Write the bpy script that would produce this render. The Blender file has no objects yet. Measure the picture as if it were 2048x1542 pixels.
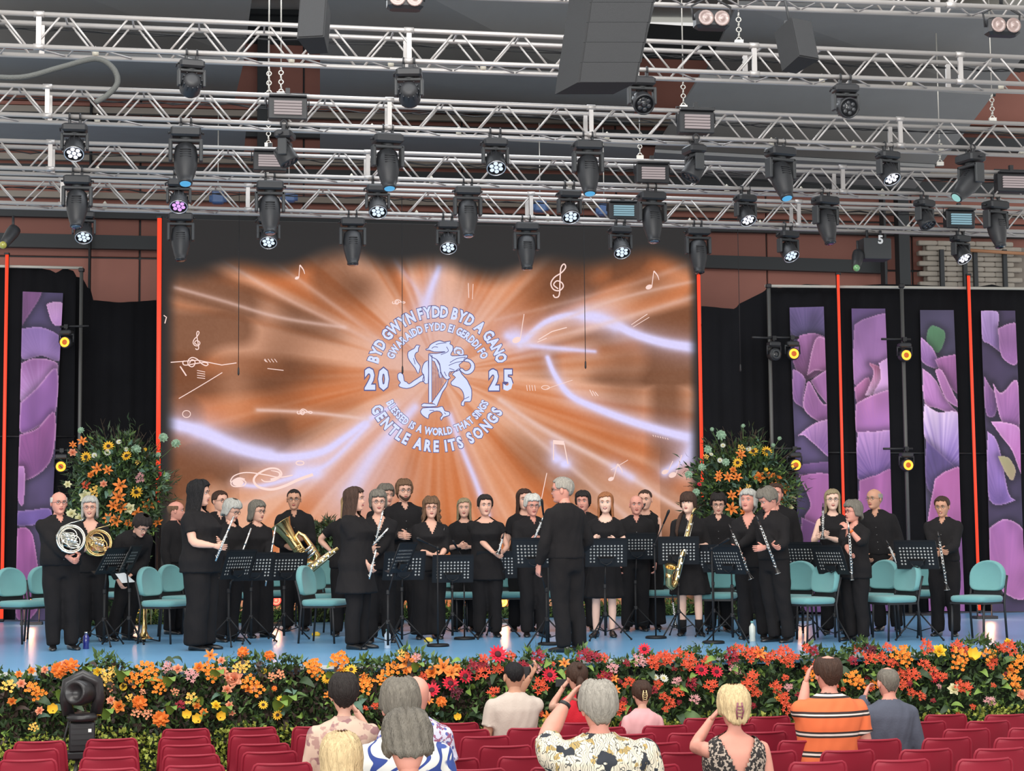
import bpy, math, random
import numpy as np
from mathutils import Vector, Matrix, noise
R = math.radians
C = bpy.context.scene.collection
# ------------------------------------------------------------------ camera
F_PX = 3500.0; CAM_H = 1.28; PITCH = math.atan(289 / F_PX); ROLL = 0.009
_r = Vector((1, 0, -ROLL)).normalized()
_f = Vector((0, math.cos(PITCH), math.sin(PITCH)))
_f = (_f - _r * _f.dot(_r)).normalized()
_u = (-_f).cross(_r)
CAM = Vector((0, 0, CAM_H))
cd = bpy.data.cameras.new('camera'); cam = bpy.data.objects.new('camera', cd); C.objects.link(cam)
cam.matrix_world = Matrix(((_r.x, _u.x, -_f.x, 0), (_r.y, _u.y, -_f.y, 0), (_r.z, _u.z, -_f.z, CAM_H), (0, 0, 0, 1)))
cd.sensor_fit = 'HORIZONTAL'; cd.sensor_width = 36; cd.lens = 36 * F_PX / 2048; cd.clip_end = 200
sc = bpy.context.scene; sc.camera = cam
sc.view_settings.view_transform = 'Standard'; sc.view_settings.look = 'None'
sc.view_settings.gamma = 1; sc.view_settings.use_curve_mapping = False; sc.view_settings.exposure = 0.12
# ------------------------------------------------------------------ light
w = bpy.data.worlds.new('world'); sc.world = w; w.use_nodes = True
w.node_tree.nodes['Background'].inputs[0].default_value = (1, .985, .96, 1)
w.node_tree.nodes['Background'].inputs[1].default_value = 0.75
def area(name, loc, target, sx, sy, power, col=(1, 1, 1)):
    l = bpy.data.lights.new(name, 'AREA'); l.shape = 'RECTANGLE'; l.size = sx; l.size_y = sy; l.energy = power; l.color = col
    o = bpy.data.objects.new(name, l); C.objects.link(o); o.location = loc
    o.rotation_euler = (Vector(target) - Vector(loc)).to_track_quat('-Z', 'Y').to_euler(); return o
area('front_rig_light', (-2, 8, 8.5), (0, 20, 1), 12, 3, 820, (1, .95, .88))
area('roof_light_panel', (0, 13, 10.5), (0, 19, 0), 16, 6, 800, (.95, .98, 1))
area('hall_fill_light', (0, -7, 2.5), (0, 22, 7.0), 24, 7, 3000, (1, .99, .97))  # unseen fill added behind the camera to brighten sails and trusses
area('stage_wash_light', (-.5, 21.5, 7.6), (0, 20.6, 0), 9, 2, 220, (.9, .95, 1))
# ------------------------------------------------------------------ pixel rays -> real points
def ray(px, py):
    return (_r * ((px - 1024) / F_PX) + _u * ((771 - py) / F_PX) + _f)
def at_y(px, py, y):
    d = ray(px, py); return CAM + d * (y / d.y)
def at_z(px, py, z=0.0):
    d = ray(px, py); return CAM + d * ((z - CAM_H) / d.z)
def at_plane(px, py, p0, n):
    d = ray(px, py); return CAM + d * ((Vector(p0) - CAM).dot(n) / d.dot(n))
TH = R(9.5)
U = Vector((math.cos(TH), math.sin(TH), 0)); V = Vector((-math.sin(TH), math.cos(TH), 0))
def at_v(px, py, v):
    return at_plane(px, py, V * v, V)
def S(u, v, z): return U * u + V * v + Vector((0, 0, z))
V_FRONT = at_z(1024, 1322).dot(V)
V_LED = at_z(1024, 1234).dot(V)
# ------------------------------------------------------------------ materials
MC = {}
def mat(name, col, rough=.6, metal=0, emit=None, es=1, var=0, vscale=8, bump=0, bscale=60, spec=.5, stretch=None, sheen=0, coat=0):
    if name in MC: return MC[name]
    m = bpy.data.materials.new(name); m.use_nodes = True; nt = m.node_tree; b = nt.nodes['Principled BSDF']; MC[name] = m
    b.inputs['Base Color'].default_value = (*col, 1); b.inputs['Roughness'].default_value = rough
    b.inputs['Metallic'].default_value = metal; b.inputs['Specular IOR Level'].default_value = spec
    if sheen: b.inputs['Sheen Weight'].default_value = sheen
    if coat: b.inputs['Coat Weight'].default_value = coat
    if emit: b.inputs['Emission Color'].default_value = (*emit, 1); b.inputs['Emission Strength'].default_value = es
    if var or bump:
        tc = nt.nodes.new('ShaderNodeTexCoord'); src = tc.outputs['Object']
        if stretch:
            mp = nt.nodes.new('ShaderNodeMapping'); mp.inputs['Scale'].default_value = stretch; nt.links.new(src, mp.inputs[0]); src = mp.outputs[0]
    if var:
        n = nt.nodes.new('ShaderNodeTexNoise'); n.inputs['Scale'].default_value = vscale; n.inputs['Detail'].default_value = 3
        nt.links.new(src, n.inputs['Vector'])
        mx = nt.nodes.new('ShaderNodeMix'); mx.data_type = 'RGBA'
        mx.inputs[6].default_value = (*[max(0, c * (1 - var)) for c in col], 1); mx.inputs[7].default_value = (*[min(1, c * (1 + var)) for c in col], 1)
        nt.links.new(n.outputs['Fac'], mx.inputs[0]); nt.links.new(mx.outputs[2], b.inputs['Base Color'])
    if bump:
        n2 = nt.nodes.new('ShaderNodeTexNoise'); n2.inputs['Scale'].default_value = bscale; nt.links.new(src, n2.inputs['Vector'])
        bp = nt.nodes.new('ShaderNodeBump'); bp.inputs['Strength'].default_value = bump; bp.inputs['Distance'].default_value = .01
        nt.links.new(n2.outputs['Fac'], bp.inputs['Height']); nt.links.new(bp.outputs[0], b.inputs['Normal'])
    return m
def srgb(r, g, b):
    f = lambda c: (c / 255 / 12.92) if c / 255 <= .04045 else ((c / 255 + .055) / 1.055) ** 2.4
    return (f(r), f(g), f(b))
def emat(name, col, s=1.0):
    return mat(name, (0.01, 0.01, 0.01), .5, 0, col, s)
def vcol_mat(name, emis=None, rough=.7):
    m = bpy.data.materials.new(name); m.use_nodes = True; nt = m.node_tree; b = nt.nodes['Principled BSDF']
    a = nt.nodes.new('ShaderNodeVertexColor'); a.layer_name = 'Col'
    if emis is not None:
        b.inputs['Base Color'].default_value = (.008, .008, .008, 1); b.inputs['Roughness'].default_value = .8; b.inputs['Specular IOR Level'].default_value = .1
        nt.links.new(a.outputs[0], b.inputs['Emission Color']); b.inputs['Emission Strength'].default_value = emis
    else:
        nt.links.new(a.outputs[0], b.inputs['Base Color']); b.inputs['Roughness'].default_value = rough
    return m
# ------------------------------------------------------------------ mesh builder
class MB:
    def __init__(s): s.v = []; s.f = []; s.m = []; s.cur = 0; s.sm = []; s.smooth = True
    def add(s, vs, fs, smooth=None):
        b = len(s.v); s.v += [tuple(p) for p in vs]
        for f in fs: s.f.append(tuple(i + b for i in f)); s.m.append(s.cur); s.sm.append(s.smooth if smooth is None else smooth)
    def box(s, c, d, rot=None, bev=0):
        x, y, z = d[0] / 2, d[1] / 2, d[2] / 2; c = Vector(c)
        if bev:
            b = min(bev, x * .49, y * .49, z * .49); vs = []
            for zz, e in ((-z, b), (-z + b, 0), (z - b, 0), (z, b)):
                X, Y = x - e, y - e
                q = [(-X + b, -Y), (X - b, -Y), (X, -Y + b), (X, Y - b), (X - b, Y), (-X + b, Y), (-X, Y - b), (-X, -Y + b)]
                vs += [Vector((a, bb, zz)) for a, bb in q]
            fs = [tuple(range(7, -1, -1)), tuple(range(24, 32))]
            for k in range(3):
                for i in range(8): j = (i + 1) % 8; fs.append((k * 8 + i, k * 8 + j, k * 8 + 8 + j, k * 8 + 8 + i))
        else:
            vs = [Vector((a * x, bb * y, cc * z)) for cc in (-1, 1) for a, bb in ((-1, -1), (1, -1), (1, 1), (-1, 1))]
            fs = [(3, 2, 1, 0), (4, 5, 6, 7), (0, 1, 5, 4), (1, 2, 6, 5), (2, 3, 7, 6), (3, 0, 4, 7)]
        if rot is not None: vs = [rot @ p for p in vs]
        s.add([p + c for p in vs], fs, False)
    def tube(s, pts, rads, seg=8, caps=True, flat=None):
        pts = [Vector(p) for p in pts]; n = len(pts)
        if not isinstance(rads, (list, tuple)): rads = [rads] * n
        prev = None; vs = []
        for i, p in enumerate(pts):
            t = (pts[min(i + 1, n - 1)] - pts[max(i - 1, 0)])
            if t.length < 1e-9: t = Vector((0, 0, 1))
            t.normalize()
            if prev is None:
                a = Vector((0, 0, 1)) if abs(t.z) < .9 else Vector((1, 0, 0)); prev = t.cross(a).normalized()
            else:
                prev = (prev - t * prev.dot(t)); prev = prev.normalized() if prev.length > 1e-6 else t.orthogonal().normalized()
            q = t.cross(prev)
            ra = rads[i]; rb = ra
            if isinstance(ra, tuple): ra, rb = ra
            for k in range(seg):
                an = 2 * math.pi * k / seg
                vs.append(p + prev * (math.cos(an) * ra) + q * (math.sin(an) * rb))
        fs = []
        for i in range(n - 1):
            for k in range(seg): j = (k + 1) % seg; fs.append((i * seg + k, i * seg + j, i * seg + seg + j, i * seg + seg + k))
        if caps: fs.append(tuple(range(seg - 1, -1, -1))); fs.append(tuple((n - 1) * seg + k for k in range(seg)))
        s.add(vs, fs)
    def rings(s, rs, caps=True):
        n = len(rs[0]); vs = [p for r in rs for p in r]; fs = []
        for i in range(len(rs) - 1):
            for k in range(n): j = (k + 1) % n; fs.append((i * n + k, i * n + j, (i + 1) * n + j, (i + 1) * n + k))
        if caps: fs.append(tuple(range(n - 1, -1, -1))); fs.append(tuple((len(rs) - 1) * n + k for k in range(n)))
        s.add(vs, fs)
    def ball(s, c, r, seg=10, rg=7, rot=None):
        c = Vector(c); r = (r, r, r) if not isinstance(r, (tuple, list)) else r; vs = []; fs = []
        for i in range(rg + 1):
            ph = math.pi * i / rg
            for k in range(seg):
                an = 2 * math.pi * k / seg; p = Vector((math.sin(ph) * math.cos(an) * r[0], math.sin(ph) * math.sin(an) * r[1], math.cos(ph) * r[2]))
                if rot is not None: p = rot @ p
                vs.append(c + p)
        for i in range(rg):
            for k in range(seg): j = (k + 1) % seg; fs.append((i * seg + k, i * seg + seg + k, i * seg + seg + j, i * seg + j))
        s.add(vs, fs)
    def lathe(s, c, axis, prof, seg=16, caps=True):
        c = Vector(c); ax = Vector(axis).normalized(); a = ax.orthogonal().normalized(); b = ax.cross(a)
        s.rings([[c + ax * h + a * (math.cos(2 * math.pi * k / seg) * r) + b * (math.sin(2 * math.pi * k / seg) * r) for k in range(seg)] for h, r in prof], caps)
    def torus(s, c, axis, rr, r, seg=20, sg=6, a0=0, a1=2 * math.pi, e=1.0):
        c = Vector(c); ax = Vector(axis).normalized(); a = ax.orthogonal().normalized(); b = ax.cross(a)
        full = abs(a1 - a0 - 2 * math.pi) < 1e-6; n = seg + 1
        s.tube([c + a * (math.cos(a0 + (a1 - a0) * k / seg) * rr) + b * (math.sin(a0 + (a1 - a0) * k / seg) * rr * e) for k in range(n)], r, sg, not full)
    def quad(s, a, b, c, d): s.add([a, b, c, d], [(0, 1, 2, 3)], False)
    def mesh(s, name, mats):
        me = bpy.data.meshes.new(name); me.from_pydata(s.v, [], s.f)
        for m in (mats if isinstance(mats, (list, tuple)) else [mats]): me.materials.append(m)
        me.polygons.foreach_set('use_smooth', s.sm); me.polygons.foreach_set('material_index', s.m); me.update(); return me
def tag(o, label=None, cat=None, group=None, kind=None):
    if label: o['label'] = label
    if cat: o['category'] = cat
    if group: o['group'] = group
    if kind: o['kind'] = kind
    return o
def link(name, me, parent=None, loc=None, rotz=None, mtx=None):
    o = bpy.data.objects.new(name, me); C.objects.link(o)
    if parent: o.parent = parent
    if mtx is not None: o.matrix_local = mtx
    if loc is not None: o.location = loc
    if rotz is not None: o.rotation_euler = (0, 0, rotz)
    return o
def empty(name, loc=(0, 0, 0), rotz=0, label=None, cat=None, group=None, kind=None):
    return tag(link(name, None, None, loc, rotz), label, cat, group, kind)
def obj(name, mb, m, parent=None, **k): return link(name, mb.mesh(name, m), parent, **k)
def struct(name, mb, m): return tag(obj(name, mb, m), kind='structure')
def copy_tree(o, parent=None):
    c = o.copy(); C.objects.link(c)
    if parent: c.parent = parent
    for ch in list(o.children): copy_tree(ch, c)
    return c
def ordn(i): return ('first second third fourth fifth sixth seventh eighth ninth tenth eleventh twelfth thirteenth fourteenth fifteenth sixteenth'.split())[i]
# ------------------------------------------------------------------ stage and hall
M_rust = mat('rust_wall_panel', srgb(160, 106, 94), .75, var=.10, vscale=1.5)
M_rust2 = mat('rust_wall_panel_dark', srgb(140, 92, 82), .75, var=.1, vscale=1.5)
M_beam = mat('dark_steel_beam', srgb(54, 57, 60), .7)
M_drape = mat('black_drape', srgb(26, 26, 29), .95, var=.25, vscale=2, spec=.1)
M_sail = mat('hazed_sail_fabric', srgb(150, 150, 150), .95, var=.06, vscale=3, spec=.1)  # charcoal cloth, its grey lifted to stand in for haze and weak light
M_roof = mat('pale_roof_sheet', srgb(214, 214, 206), .8, var=.06, vscale=1)
M_blk = mat('black_powder_coat', srgb(30, 30, 33), .5)
M_alu = mat('truss_aluminium', (.50, .475, .46), .45, .5, var=.1, vscale=3)
M_concrete = mat('hall_floor', srgb(110, 104, 100), .85, var=.2, vscale=2)
# stage floor with light gloss
def floor_mat():
    m = mat('blue_stage_floor', srgb(118, 172, 214), .28, var=.08, vscale=1.2, bump=.05, bscale=90)
    return m
mb = MB(); mb.box((0, 0, -.04), (26, V_LED + 3 - V_FRONT, .08)); fl = struct('floor', mb, floor_mat())
fl.location = S(2, (V_LED + 3 + V_FRONT) / 2, 0); fl.rotation_euler.z = TH
mb = MB(); mb.box((0, 0, -.64), (26, .08, 1.12)); o = obj('stage_front', mb, M_drape); o.location = S(2, V_FRONT + .06, 0); o.rotation_euler.z = TH
o.name = 'trim_1'; tag(o, kind='structure')
mb = MB(); mb.box((0, 0, -.02), (26, .03, .035)); o = struct('trim_2', mb, mat('white_edge', (.7, .7, .7), .5)); o.location = S(2, V_FRONT - .02, 0); o.rotation_euler.z = TH
# raked hall floor
FZ0 = -1.23
def hall_z(y): return FZ0 + (15.8 - y) * .039
mb = MB(); y0, y1 = 6, 20
mb.add([(-14, y0, hall_z(y0)), (14, y0, hall_z(y0)), (14, y1, hall_z(y1)), (-14, y1, hall_z(y1)), (-14, y0, hall_z(y0) - .1), (14, y0, hall_z(y0) - .1), (14, y1, hall_z(y1) - .1), (-14, y1, hall_z(y1) - .1)],
       [(0, 1, 2, 3), (7, 6, 5, 4), (0, 4, 5, 1), (1, 5, 6, 2), (2, 6, 7, 3), (3, 7, 4, 0)], False)
struct('floor_hall', mb, M_concrete)
# back wall: rust panels with recessed joints
VW = V_LED + 3.2
wall = tag(link('wall_back', None, None, (0, 0, 0)), kind='structure')
wall.rotation_euler.z = TH
random.seed(3)
uL = at_v(-60, 600, VW).dot(U); uR = at_v(2110, 600, VW).dot(U)
mb = MB(); mb.box(((uL + uR) / 2, VW + .1, 4.5), (uR - uL + 2, .1, 11)); obj('backing', mb, M_beam, wall)
rows = [(-.5, 2.4), (2.4, 3.6), (3.6, 4.75), (4.75, 5.75), (5.75, 6.6), (6.6, 7.4), (7.4, 8.3), (8.3, 9.4)]
nu = 7; pw = (uR - uL) / nu
mbp = MB(); mbp.box((0, 0, 0), (pw - .03, .06, 1), bev=.01); 
for r, (z0, z1) in enumerate(rows):
    pm = MB(); pm.box((0, 0, 0), (pw - .03, .06, z1 - z0 - .03), bev=.01); me = pm.mesh('wall_panel', M_rust if r % 2 else M_rust2)
    for k in range(nu):
        o = link('wall_panel', me, wall, (uL + pw * (k + .5), VW + .02 + random.uniform(-.01, .01), (z0 + z1) / 2))
# beams in front of the wall (pixel heights measured at left / right ends)
def beam(name, px0, py0, px1, py1, th, v, m, dep=.12):
    a = at_v(px0, py0, v); b = at_v(px1, py1, v); mb = MB(); ua, ub = a.dot(U), b.dot(U); t = th * v / F_PX / 2
    mb.add([S(ua, v, a.z - t), S(ub, v, b.z - t), S(ub, v, b.z + t), S(ua, v, a.z + t), S(ua, v + dep, a.z - t), S(ub, v + dep, b.z - t), S(ub, v + dep, b.z + t), S(ua, v + dep, a.z + t)],
           [(0, 1, 2, 3), (7, 6, 5, 4), (0, 4, 5, 1), (1, 5, 6, 2), (2, 6, 7, 3), (3, 7, 4, 0)], False)
    return struct(name, mb, m)
M_beige = mat('beige_cable_tray', srgb(150, 140, 130), .7)
beam('trim_3', -60, 478, 330, 486, 27, VW - .2, M_beam)
beam('trim_4', 1400, 522, 1775, 534, 27, VW - .2, M_beam)
beam('trim_5', -60, 422, 2100, 470, 16, VW - .2, M_beam)
beam('trim_6', -60, 214, 2100, 262, 12, VW - .3, M_beige)
beam('trim_7', -60, 203, 2100, 250, 7, VW - .28, M_rust)
beam('trim_8', -60, 246, 2100, 292, 30, VW - .25, M_beam)
beam('trim_9', -60, 310, 2100, 352, 12, VW - .3, M_beige)
beam('trim_10', -60, 385, 2100, 430, 12, VW - .25, M_beige)
beam('trim_11', -60, 338, 2100, 380, 26, VW - .22, M_beam)
for n, px, w_ in (('trim_12', 1804, 24), ('trim_13', 524, 20), ('trim_14', 180, 4), ('trim_15', 1766, 5), ('trim_16', 180, 4)):
    a = at_v(px, 470, VW - .35); mb = MB(); mb.box((0, 0, 4.5), (w_ * VW / F_PX, .2, 10)); o = struct(n, mb, M_beam); o.location = S(a.dot(U), VW - .35, 0); o.rotation_euler.z = TH
# pale roof above
mb = MB(); 
a = at_v(-200, -260, 17); b = at_v(2300, -260, 17); c = at_v(2300, 60, VW + 1.0); d = at_v(-200, 20, VW + 1.0)
def slab(mb, q, t=Vector((0, 0, .06))):
    q = [Vector(p) for p in q]; mb.add(q + [p + t for p in q], [(0, 1, 2, 3), (7, 6, 5, 4), (0, 4, 5, 1), (1, 5, 6, 2), (2, 6, 7, 3), (3, 7, 4, 0)], False)
slab(mb, (a, b, c, d)); struct('ceiling', mb, M_roof)
for i, (y0_, y1_) in enumerate(((52, 66), (8, 14))):
    beam('trim_%d' % (17 + i), 1290, y0_, 1500, y1_, 12, VW + .1, M_beam)
beam('trim_19', 480, 22, 660, 26, 10, VW - .1, M_beam)
# charcoal acoustic sails slung below the roof: near edge high, far edge low
def sail(pts, v0, v1, label):
    a, b, c, d = pts; mb = MB()
    slab(mb, (at_v(*a, v0), at_v(*b, v0), at_v(*c, v1), at_v(*d, v1)), Vector((0, 0, .05)))
    # hem bars along both cross edges
    for p, q, v in ((a, b, v0), (d, c, v1)):
        pass
    o = tag(obj('acoustic_sail', mb, M_sail), label, 'sail')
    h = MB(); h.tube([at_v(*d, v1), at_v(*c, v1)], .03, 6); obj('hem_bar', h, M_beam, o)
    return o
VS = VW - 1.2
sail([(-120, -120), (520, -120), (487, 118), (-120, 80)], 24.6, VS, 'wide dark grey fabric sail over the left end of the stage, above the first truss')
sail([(-120, 100), (488, 122), (470, 196), (-120, 180)], 25.6, VS - .1, 'dark grey fabric sail at upper left between the front two trusses')
sail([(640, -120), (1340, -120), (1262, 205), (640, 118)], 24.6, VS, 'large dark grey fabric sail over the middle of the stage beside the hanging speaker column')
sail([(640, 122), (1292, 160), (1262, 246), (640, 205)], 25.6, VS - .1, 'dark grey fabric sail in the middle behind the second truss')
sail([(1475, 8), (2110, 25), (1990, 190), (1410, 150)], 24.8, VS, 'dark grey fabric sail at upper right behind the box speaker')
sail([(1400, 155), (1986, 190), (1880, 330), (1310, 300)], 25.6, VS - .1, 'dark grey fabric sail with slanting ends at right behind the second truss')
sail([(1310, 305), (1870, 335), (1830, 378), (1300, 345)], 26, VS - .2, 'low dark grey fabric sail at right behind the third truss')
sail([(-120, 238), (492, 262), (488, 300), (-120, 280)], 26, VS - .2, 'low dark grey fabric sail at left behind the third truss')
sail([(640, 262), (1280, 296), (1270, 340), (640, 306)], 26, VS - .2, 'low dark grey fabric sail in the middle behind the third truss')
# rendered brick blocks of the wall at right
brick = tag(link('wall_right', None, None), kind='structure')
Mbr = mat('pale_painted_brick', srgb(160, 152, 142), .9, var=.18, vscale=6, bump=.5, bscale=25); vb = VW - .3
bm1 = MB(); bm1.box((0, 0, 0), (.35, .12, .082), bev=.014); bme = bm1.mesh('brick', Mbr)
for r in range(9):
    for k in range(15):
        u_ = at_v(1855 + 0, 545, vb).dot(U) + .37 * k / 2.1 * 1.0 * 2 * .5 * 2 + (r % 2) * .15
        if k > 4: continue
        z = at_v(1855, 572, vb).z + .03 + r * .09
        o = link('brick', bme, brick, S(u_, vb, z)); o.rotation_euler.z = TH + random.uniform(-.02, .02)
mb = MB(); mb.box((0, 0, 0), (2.0, .05, .9)); o = obj('mortar_bed', mb, mat('mortar', srgb(126, 118, 110), .95), brick); o.location = at_v(1955, 545, vb + .06); o.rotation_euler.z = TH
for px in (1884, 1930, 1951, 2010):
    mb = MB(); mb.box((0, 0, 0), (.07, .06, .8)); o = obj('steel_post', mb, M_beam, brick); o.location = at_v(px, 545, vb - .12); o.rotation_euler.z = TH
mb = MB(); mb.tube([at_v(1930, 500, vb - .2), at_v(2060, 508, vb - .2)], .03, 8); tag(obj('pipe', mb, mat('copper_pipe', srgb(170, 120, 85), .5)), 'tan pipe running along the top of the pale bricks at right', 'pipe')
# ------------------------------------------------------------------ LED wall picture (vertex colours) -------------------------
rng = np.random.default_rng(5)
def seg_dist(X, Y, pts):
    """distance to polyline and parameter 0..1 along it"""
    best = np.full(X.shape, 1e9); tt = np.zeros(X.shape); n = len(pts) - 1
    for i in range(n):
        x0, y0 = pts[i]; x1, y1 = pts[i + 1]; dx, dy = x1 - x0, y1 - y0; L = dx * dx + dy * dy + 1e-9
        t = np.clip(((X - x0) * dx + (Y - y0) * dy) / L, 0, 1); d = np.hypot(X - x0 - t * dx, Y - y0 - t * dy)
        m = d < best; best[m] = d[m]; tt[m] = ((i + t) / n)[m]
    return best, tt
def smooth_poly(pts, k=8):
    out = []; P = [pts[0]] + list(pts) + [pts[-1]]
    for i in range(1, len(P) - 2):
        p0, p1, p2, p3 = P[i - 1], P[i], P[i + 1], P[i + 2]
        for j in range(k):
            t = j / k
            out.append(tuple(.5 * ((2 * p1[c]) + (-p0[c] + p2[c]) * t + (2 * p0[c] - 5 * p1[c] + 4 * p2[c] - p3[c]) * t * t + (-p0[c] + 3 * p1[c] - 3 * p2[c] + p3[c]) * t ** 3) for c in (0, 1)))
    out.append(tuple(pts[-1])); return out
def noise1(x, seed, period=None):
    r = np.random.default_rng(seed).random(4096); i = np.floor(x).astype(int); f = x - i; f = f * f * (3 - 2 * f)
    a = i % (period or 4096); b = (i + 1) % (period or 4096); return r[a] * (1 - f) + r[b] * f
def noise2(x, y, seed):
    r = np.random.default_rng(seed).random((256, 256)); i = np.floor(x).astype(int); j = np.floor(y).astype(int); f = x - i; g = y - j
    f = f * f * (3 - 2 * f); g = g * g * (3 - 2 * g); i %= 256; j %= 256; i2 = (i + 1) % 256; j2 = (j + 1) % 256
    return (r[i, j] * (1 - f) + r[i2, j] * f) * (1 - g) + (r[i, j2] * (1 - f) + r[i2, j2] * f) * g
X0, X1, Y0, Y1 = 324, 1397, 452, 1215
def led_img(X, Y):
    cx, cy = 878, 745
    dx, dy = X - cx, Y - cy; r = np.hypot(dx, dy * 1.05); a = np.arctan2(dy, dx) / (2 * np.pi) + .5
    base = np.array([204, 116, 66.]); lite = np.array([232, 172, 140.]); dark = np.array([104, 64, 42.]); hot = np.array([222, 214, 255.])
    n = .5 * noise1(a * 22, 1, 22) + .3 * noise1(a * 61 + r * .001, 2, 61) + .2 * noise1(a * 140, 3, 140)
    n2 = noise1(a * 34, 4, 34); big = noise2(X / 170, Y / 130, 7); b2 = noise2(X / 60, Y / 90, 8)
    f = np.clip((n - .5) * 3.4 + .42 + (big - .5) * .5, 0, 1)
    f = np.clip(f + np.exp(-(r / 190) ** 2) * .5, 0, 1)
    col = base + (lite - base) * f[..., None]
    fine = noise1(a * 220 + r * .004, 14, 220); f = np.clip(f + (fine - .5) * .5 * np.clip(r / 300, 0, 1), 0, 1); col = base + (lite - base) * f[..., None]
    low = np.clip((Y - 880) / 120, 0, 1)
    dk = np.clip((n2 - .60) * 4.2, 0, 1) * np.clip((r - 150) / 200, 0, 1) * np.clip(b2 * 1.7, .2, 1)
    blot = np.clip((noise2(X / 95 + 3, Y / 110, 12) - .56) * 3.6, 0, 1) * np.clip((r - 190) / 160, 0, 1) * .75
    dk = np.clip(np.maximum(dk, blot) * (1 - .75 * low * (np.abs(X - 900) < 420)), 0, .8)
    col = col + (dark - col) * dk[..., None]
    # blocky soft columns at left and right
    for (bx, by, bw, bh, s) in ((560, 745, 60, 110, .55), (1250, 760, 55, 90, .5), (470, 780, 40, 80, -.4), (620, 640, 70, 60, .4), (1200, 640, 60, 50, -.3), (1130, 560, 55, 45, .7), (715, 575, 45, 40, .75), (1290, 560, 50, 40, .6)):
        g = np.exp(-((X - bx) / bw) ** 2 - ((Y - by) / bh) ** 2) * abs(s)
        col = col + ((dark if s > 0 else lite) - col) * g[..., None]
    def glow(pts, w0, w1, s, tint=hot, sm=True):
        nonlocal col
        d, t = seg_dist(X, Y, smooth_poly(pts) if sm else pts); w = w0 + (w1 - w0) * t
        g = np.exp(-(d / (w * 1.15)) ** 2) * s * .85 + np.exp(-(d / (w * 3.4)) ** 2) * s * .38
        g = np.clip(g, 0, 1); col = col + (tint - col) * g[..., None]
    W = np.array([232, 196, 186.])
    glow([(312, 840), (400, 862), (480, 898), (560, 915), (640, 905), (690, 875), (740, 838), (790, 810)], 12, 3, 1.0)
    glow([(400, 862), (470, 890), (540, 906)], 13, 9, .7)
    glow([(1040, 690), (1090, 645), (1150, 630), (1210, 640), (1270, 668), (1330, 686), (1400, 697)], 4, 10, 1.0)
    glow([(1170, 630), (1200, 638), (1230, 652)], 12, 10, .8)
    glow([(1015, 672), (1060, 690), (1130, 698), (1190, 703)], 7, 3, .75)
    glow([(1095, 715), (1110, 750), (1140, 790), (1190, 815), (1260, 842), (1340, 866), (1400, 880)], 4, 10, .95)
    glow([(700, 985), (740, 920), (790, 860), (830, 815)], 16, 8, .75)
    glow([(900, 830), (925, 900), (950, 960), (975, 1030)], 5, 6, .75)
    glow([(1000, 800), (1090, 860), (1230, 935), (1330, 1000), (1400, 1040)], 5, 5, .7, W)
    glow([(1230, 935), (1262, 955)], 8, 8, .6)
    glow([(1000, 820), (1100, 900), (1200, 985), (1260, 1040)], 4, 5, .5, W)
    glow([(350, 575), (440, 600), (560, 635), (690, 655)], 3, 3, .55, W)
    glow([(440, 518), (560, 590), (700, 660), (790, 710)], 3, 5, .4, W)
    glow([(520, 505), (640, 590), (760, 680)], 3, 5, .35, W)
    glow([(515, 820), (620, 825), (735, 838)], 3, 3, .7, W)
    glow([(790, 520), (830, 575), (850, 610)], 4, 5, .35)
    glow([(878, 535), (858, 590), (850, 620)], 5, 12, .8)
    glow([(640, 945), (560, 985), (480, 1010)], 7, 4, .35, W)
    glow([(470, 965), (520, 972), (600, 950), (660, 925), (735, 850)], 4, 5, .75)
    glow([(600, 945), (632, 945)], 14, 12, .8)
    glow([(990, 640), (1150, 600), (1290, 560), (1400, 520)], 3, 5, .25, W)
    glow([(1040, 690), (1200, 650), (1400, 590)], 3, 5, .45, W)
    glow([(1060, 668), (1230, 600), (1400, 560)], 3, 3, .45, W)
    glow([(1400, 935), (1385, 905), (1396, 880)], 14, 12, .9)
    glow([(1330, 945), (1352, 930), (1372, 915)], 8, 8, .8)
    glow([(1030, 672), (1033, 672)], 14, 14, .7)
    glow([(1105, 885), (1112, 920)], 5, 5, .5); glow([(1128, 928), (1132, 928)], 8, 8, .9); glow([(1112, 918), (1116, 918)], 7, 7, .8)
    for p in ((700, 1010, 60), (910, 640, 70), (830, 720, 90), (780, 960, 60)):
        g = np.exp(-((X - p[0]) ** 2 + (Y - p[1]) ** 2) / p[2] ** 2) * .4; col = col + (np.array([216, 190, 200.]) - col) * g[..., None]
    # the picture's own dark surround
    fr = np.clip((Y - 505 + 14 * np.sin(X / 90) + 10 * np.sin(X / 33)) / 55, 0, 1) * np.clip((X - 326) / 34, 0, 1) * np.clip((1399 - X) / 26, 0, 1)
    fr = fr * fr * (3 - 2 * fr)
    col = np.array([46, 44, 44.]) + (col - np.array([46, 44, 44.])) * fr[..., None]
    col += (noise2(X / 3, Y / 3, 21)[..., None] - .5) * 6 * fr[..., None]
    return np.clip(col, 0, 255)
def to_lin(c):
    c = c / 255.; return np.where(c <= .04045, c / 12.92, ((c + .055) / 1.055) ** 2.4)
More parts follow.
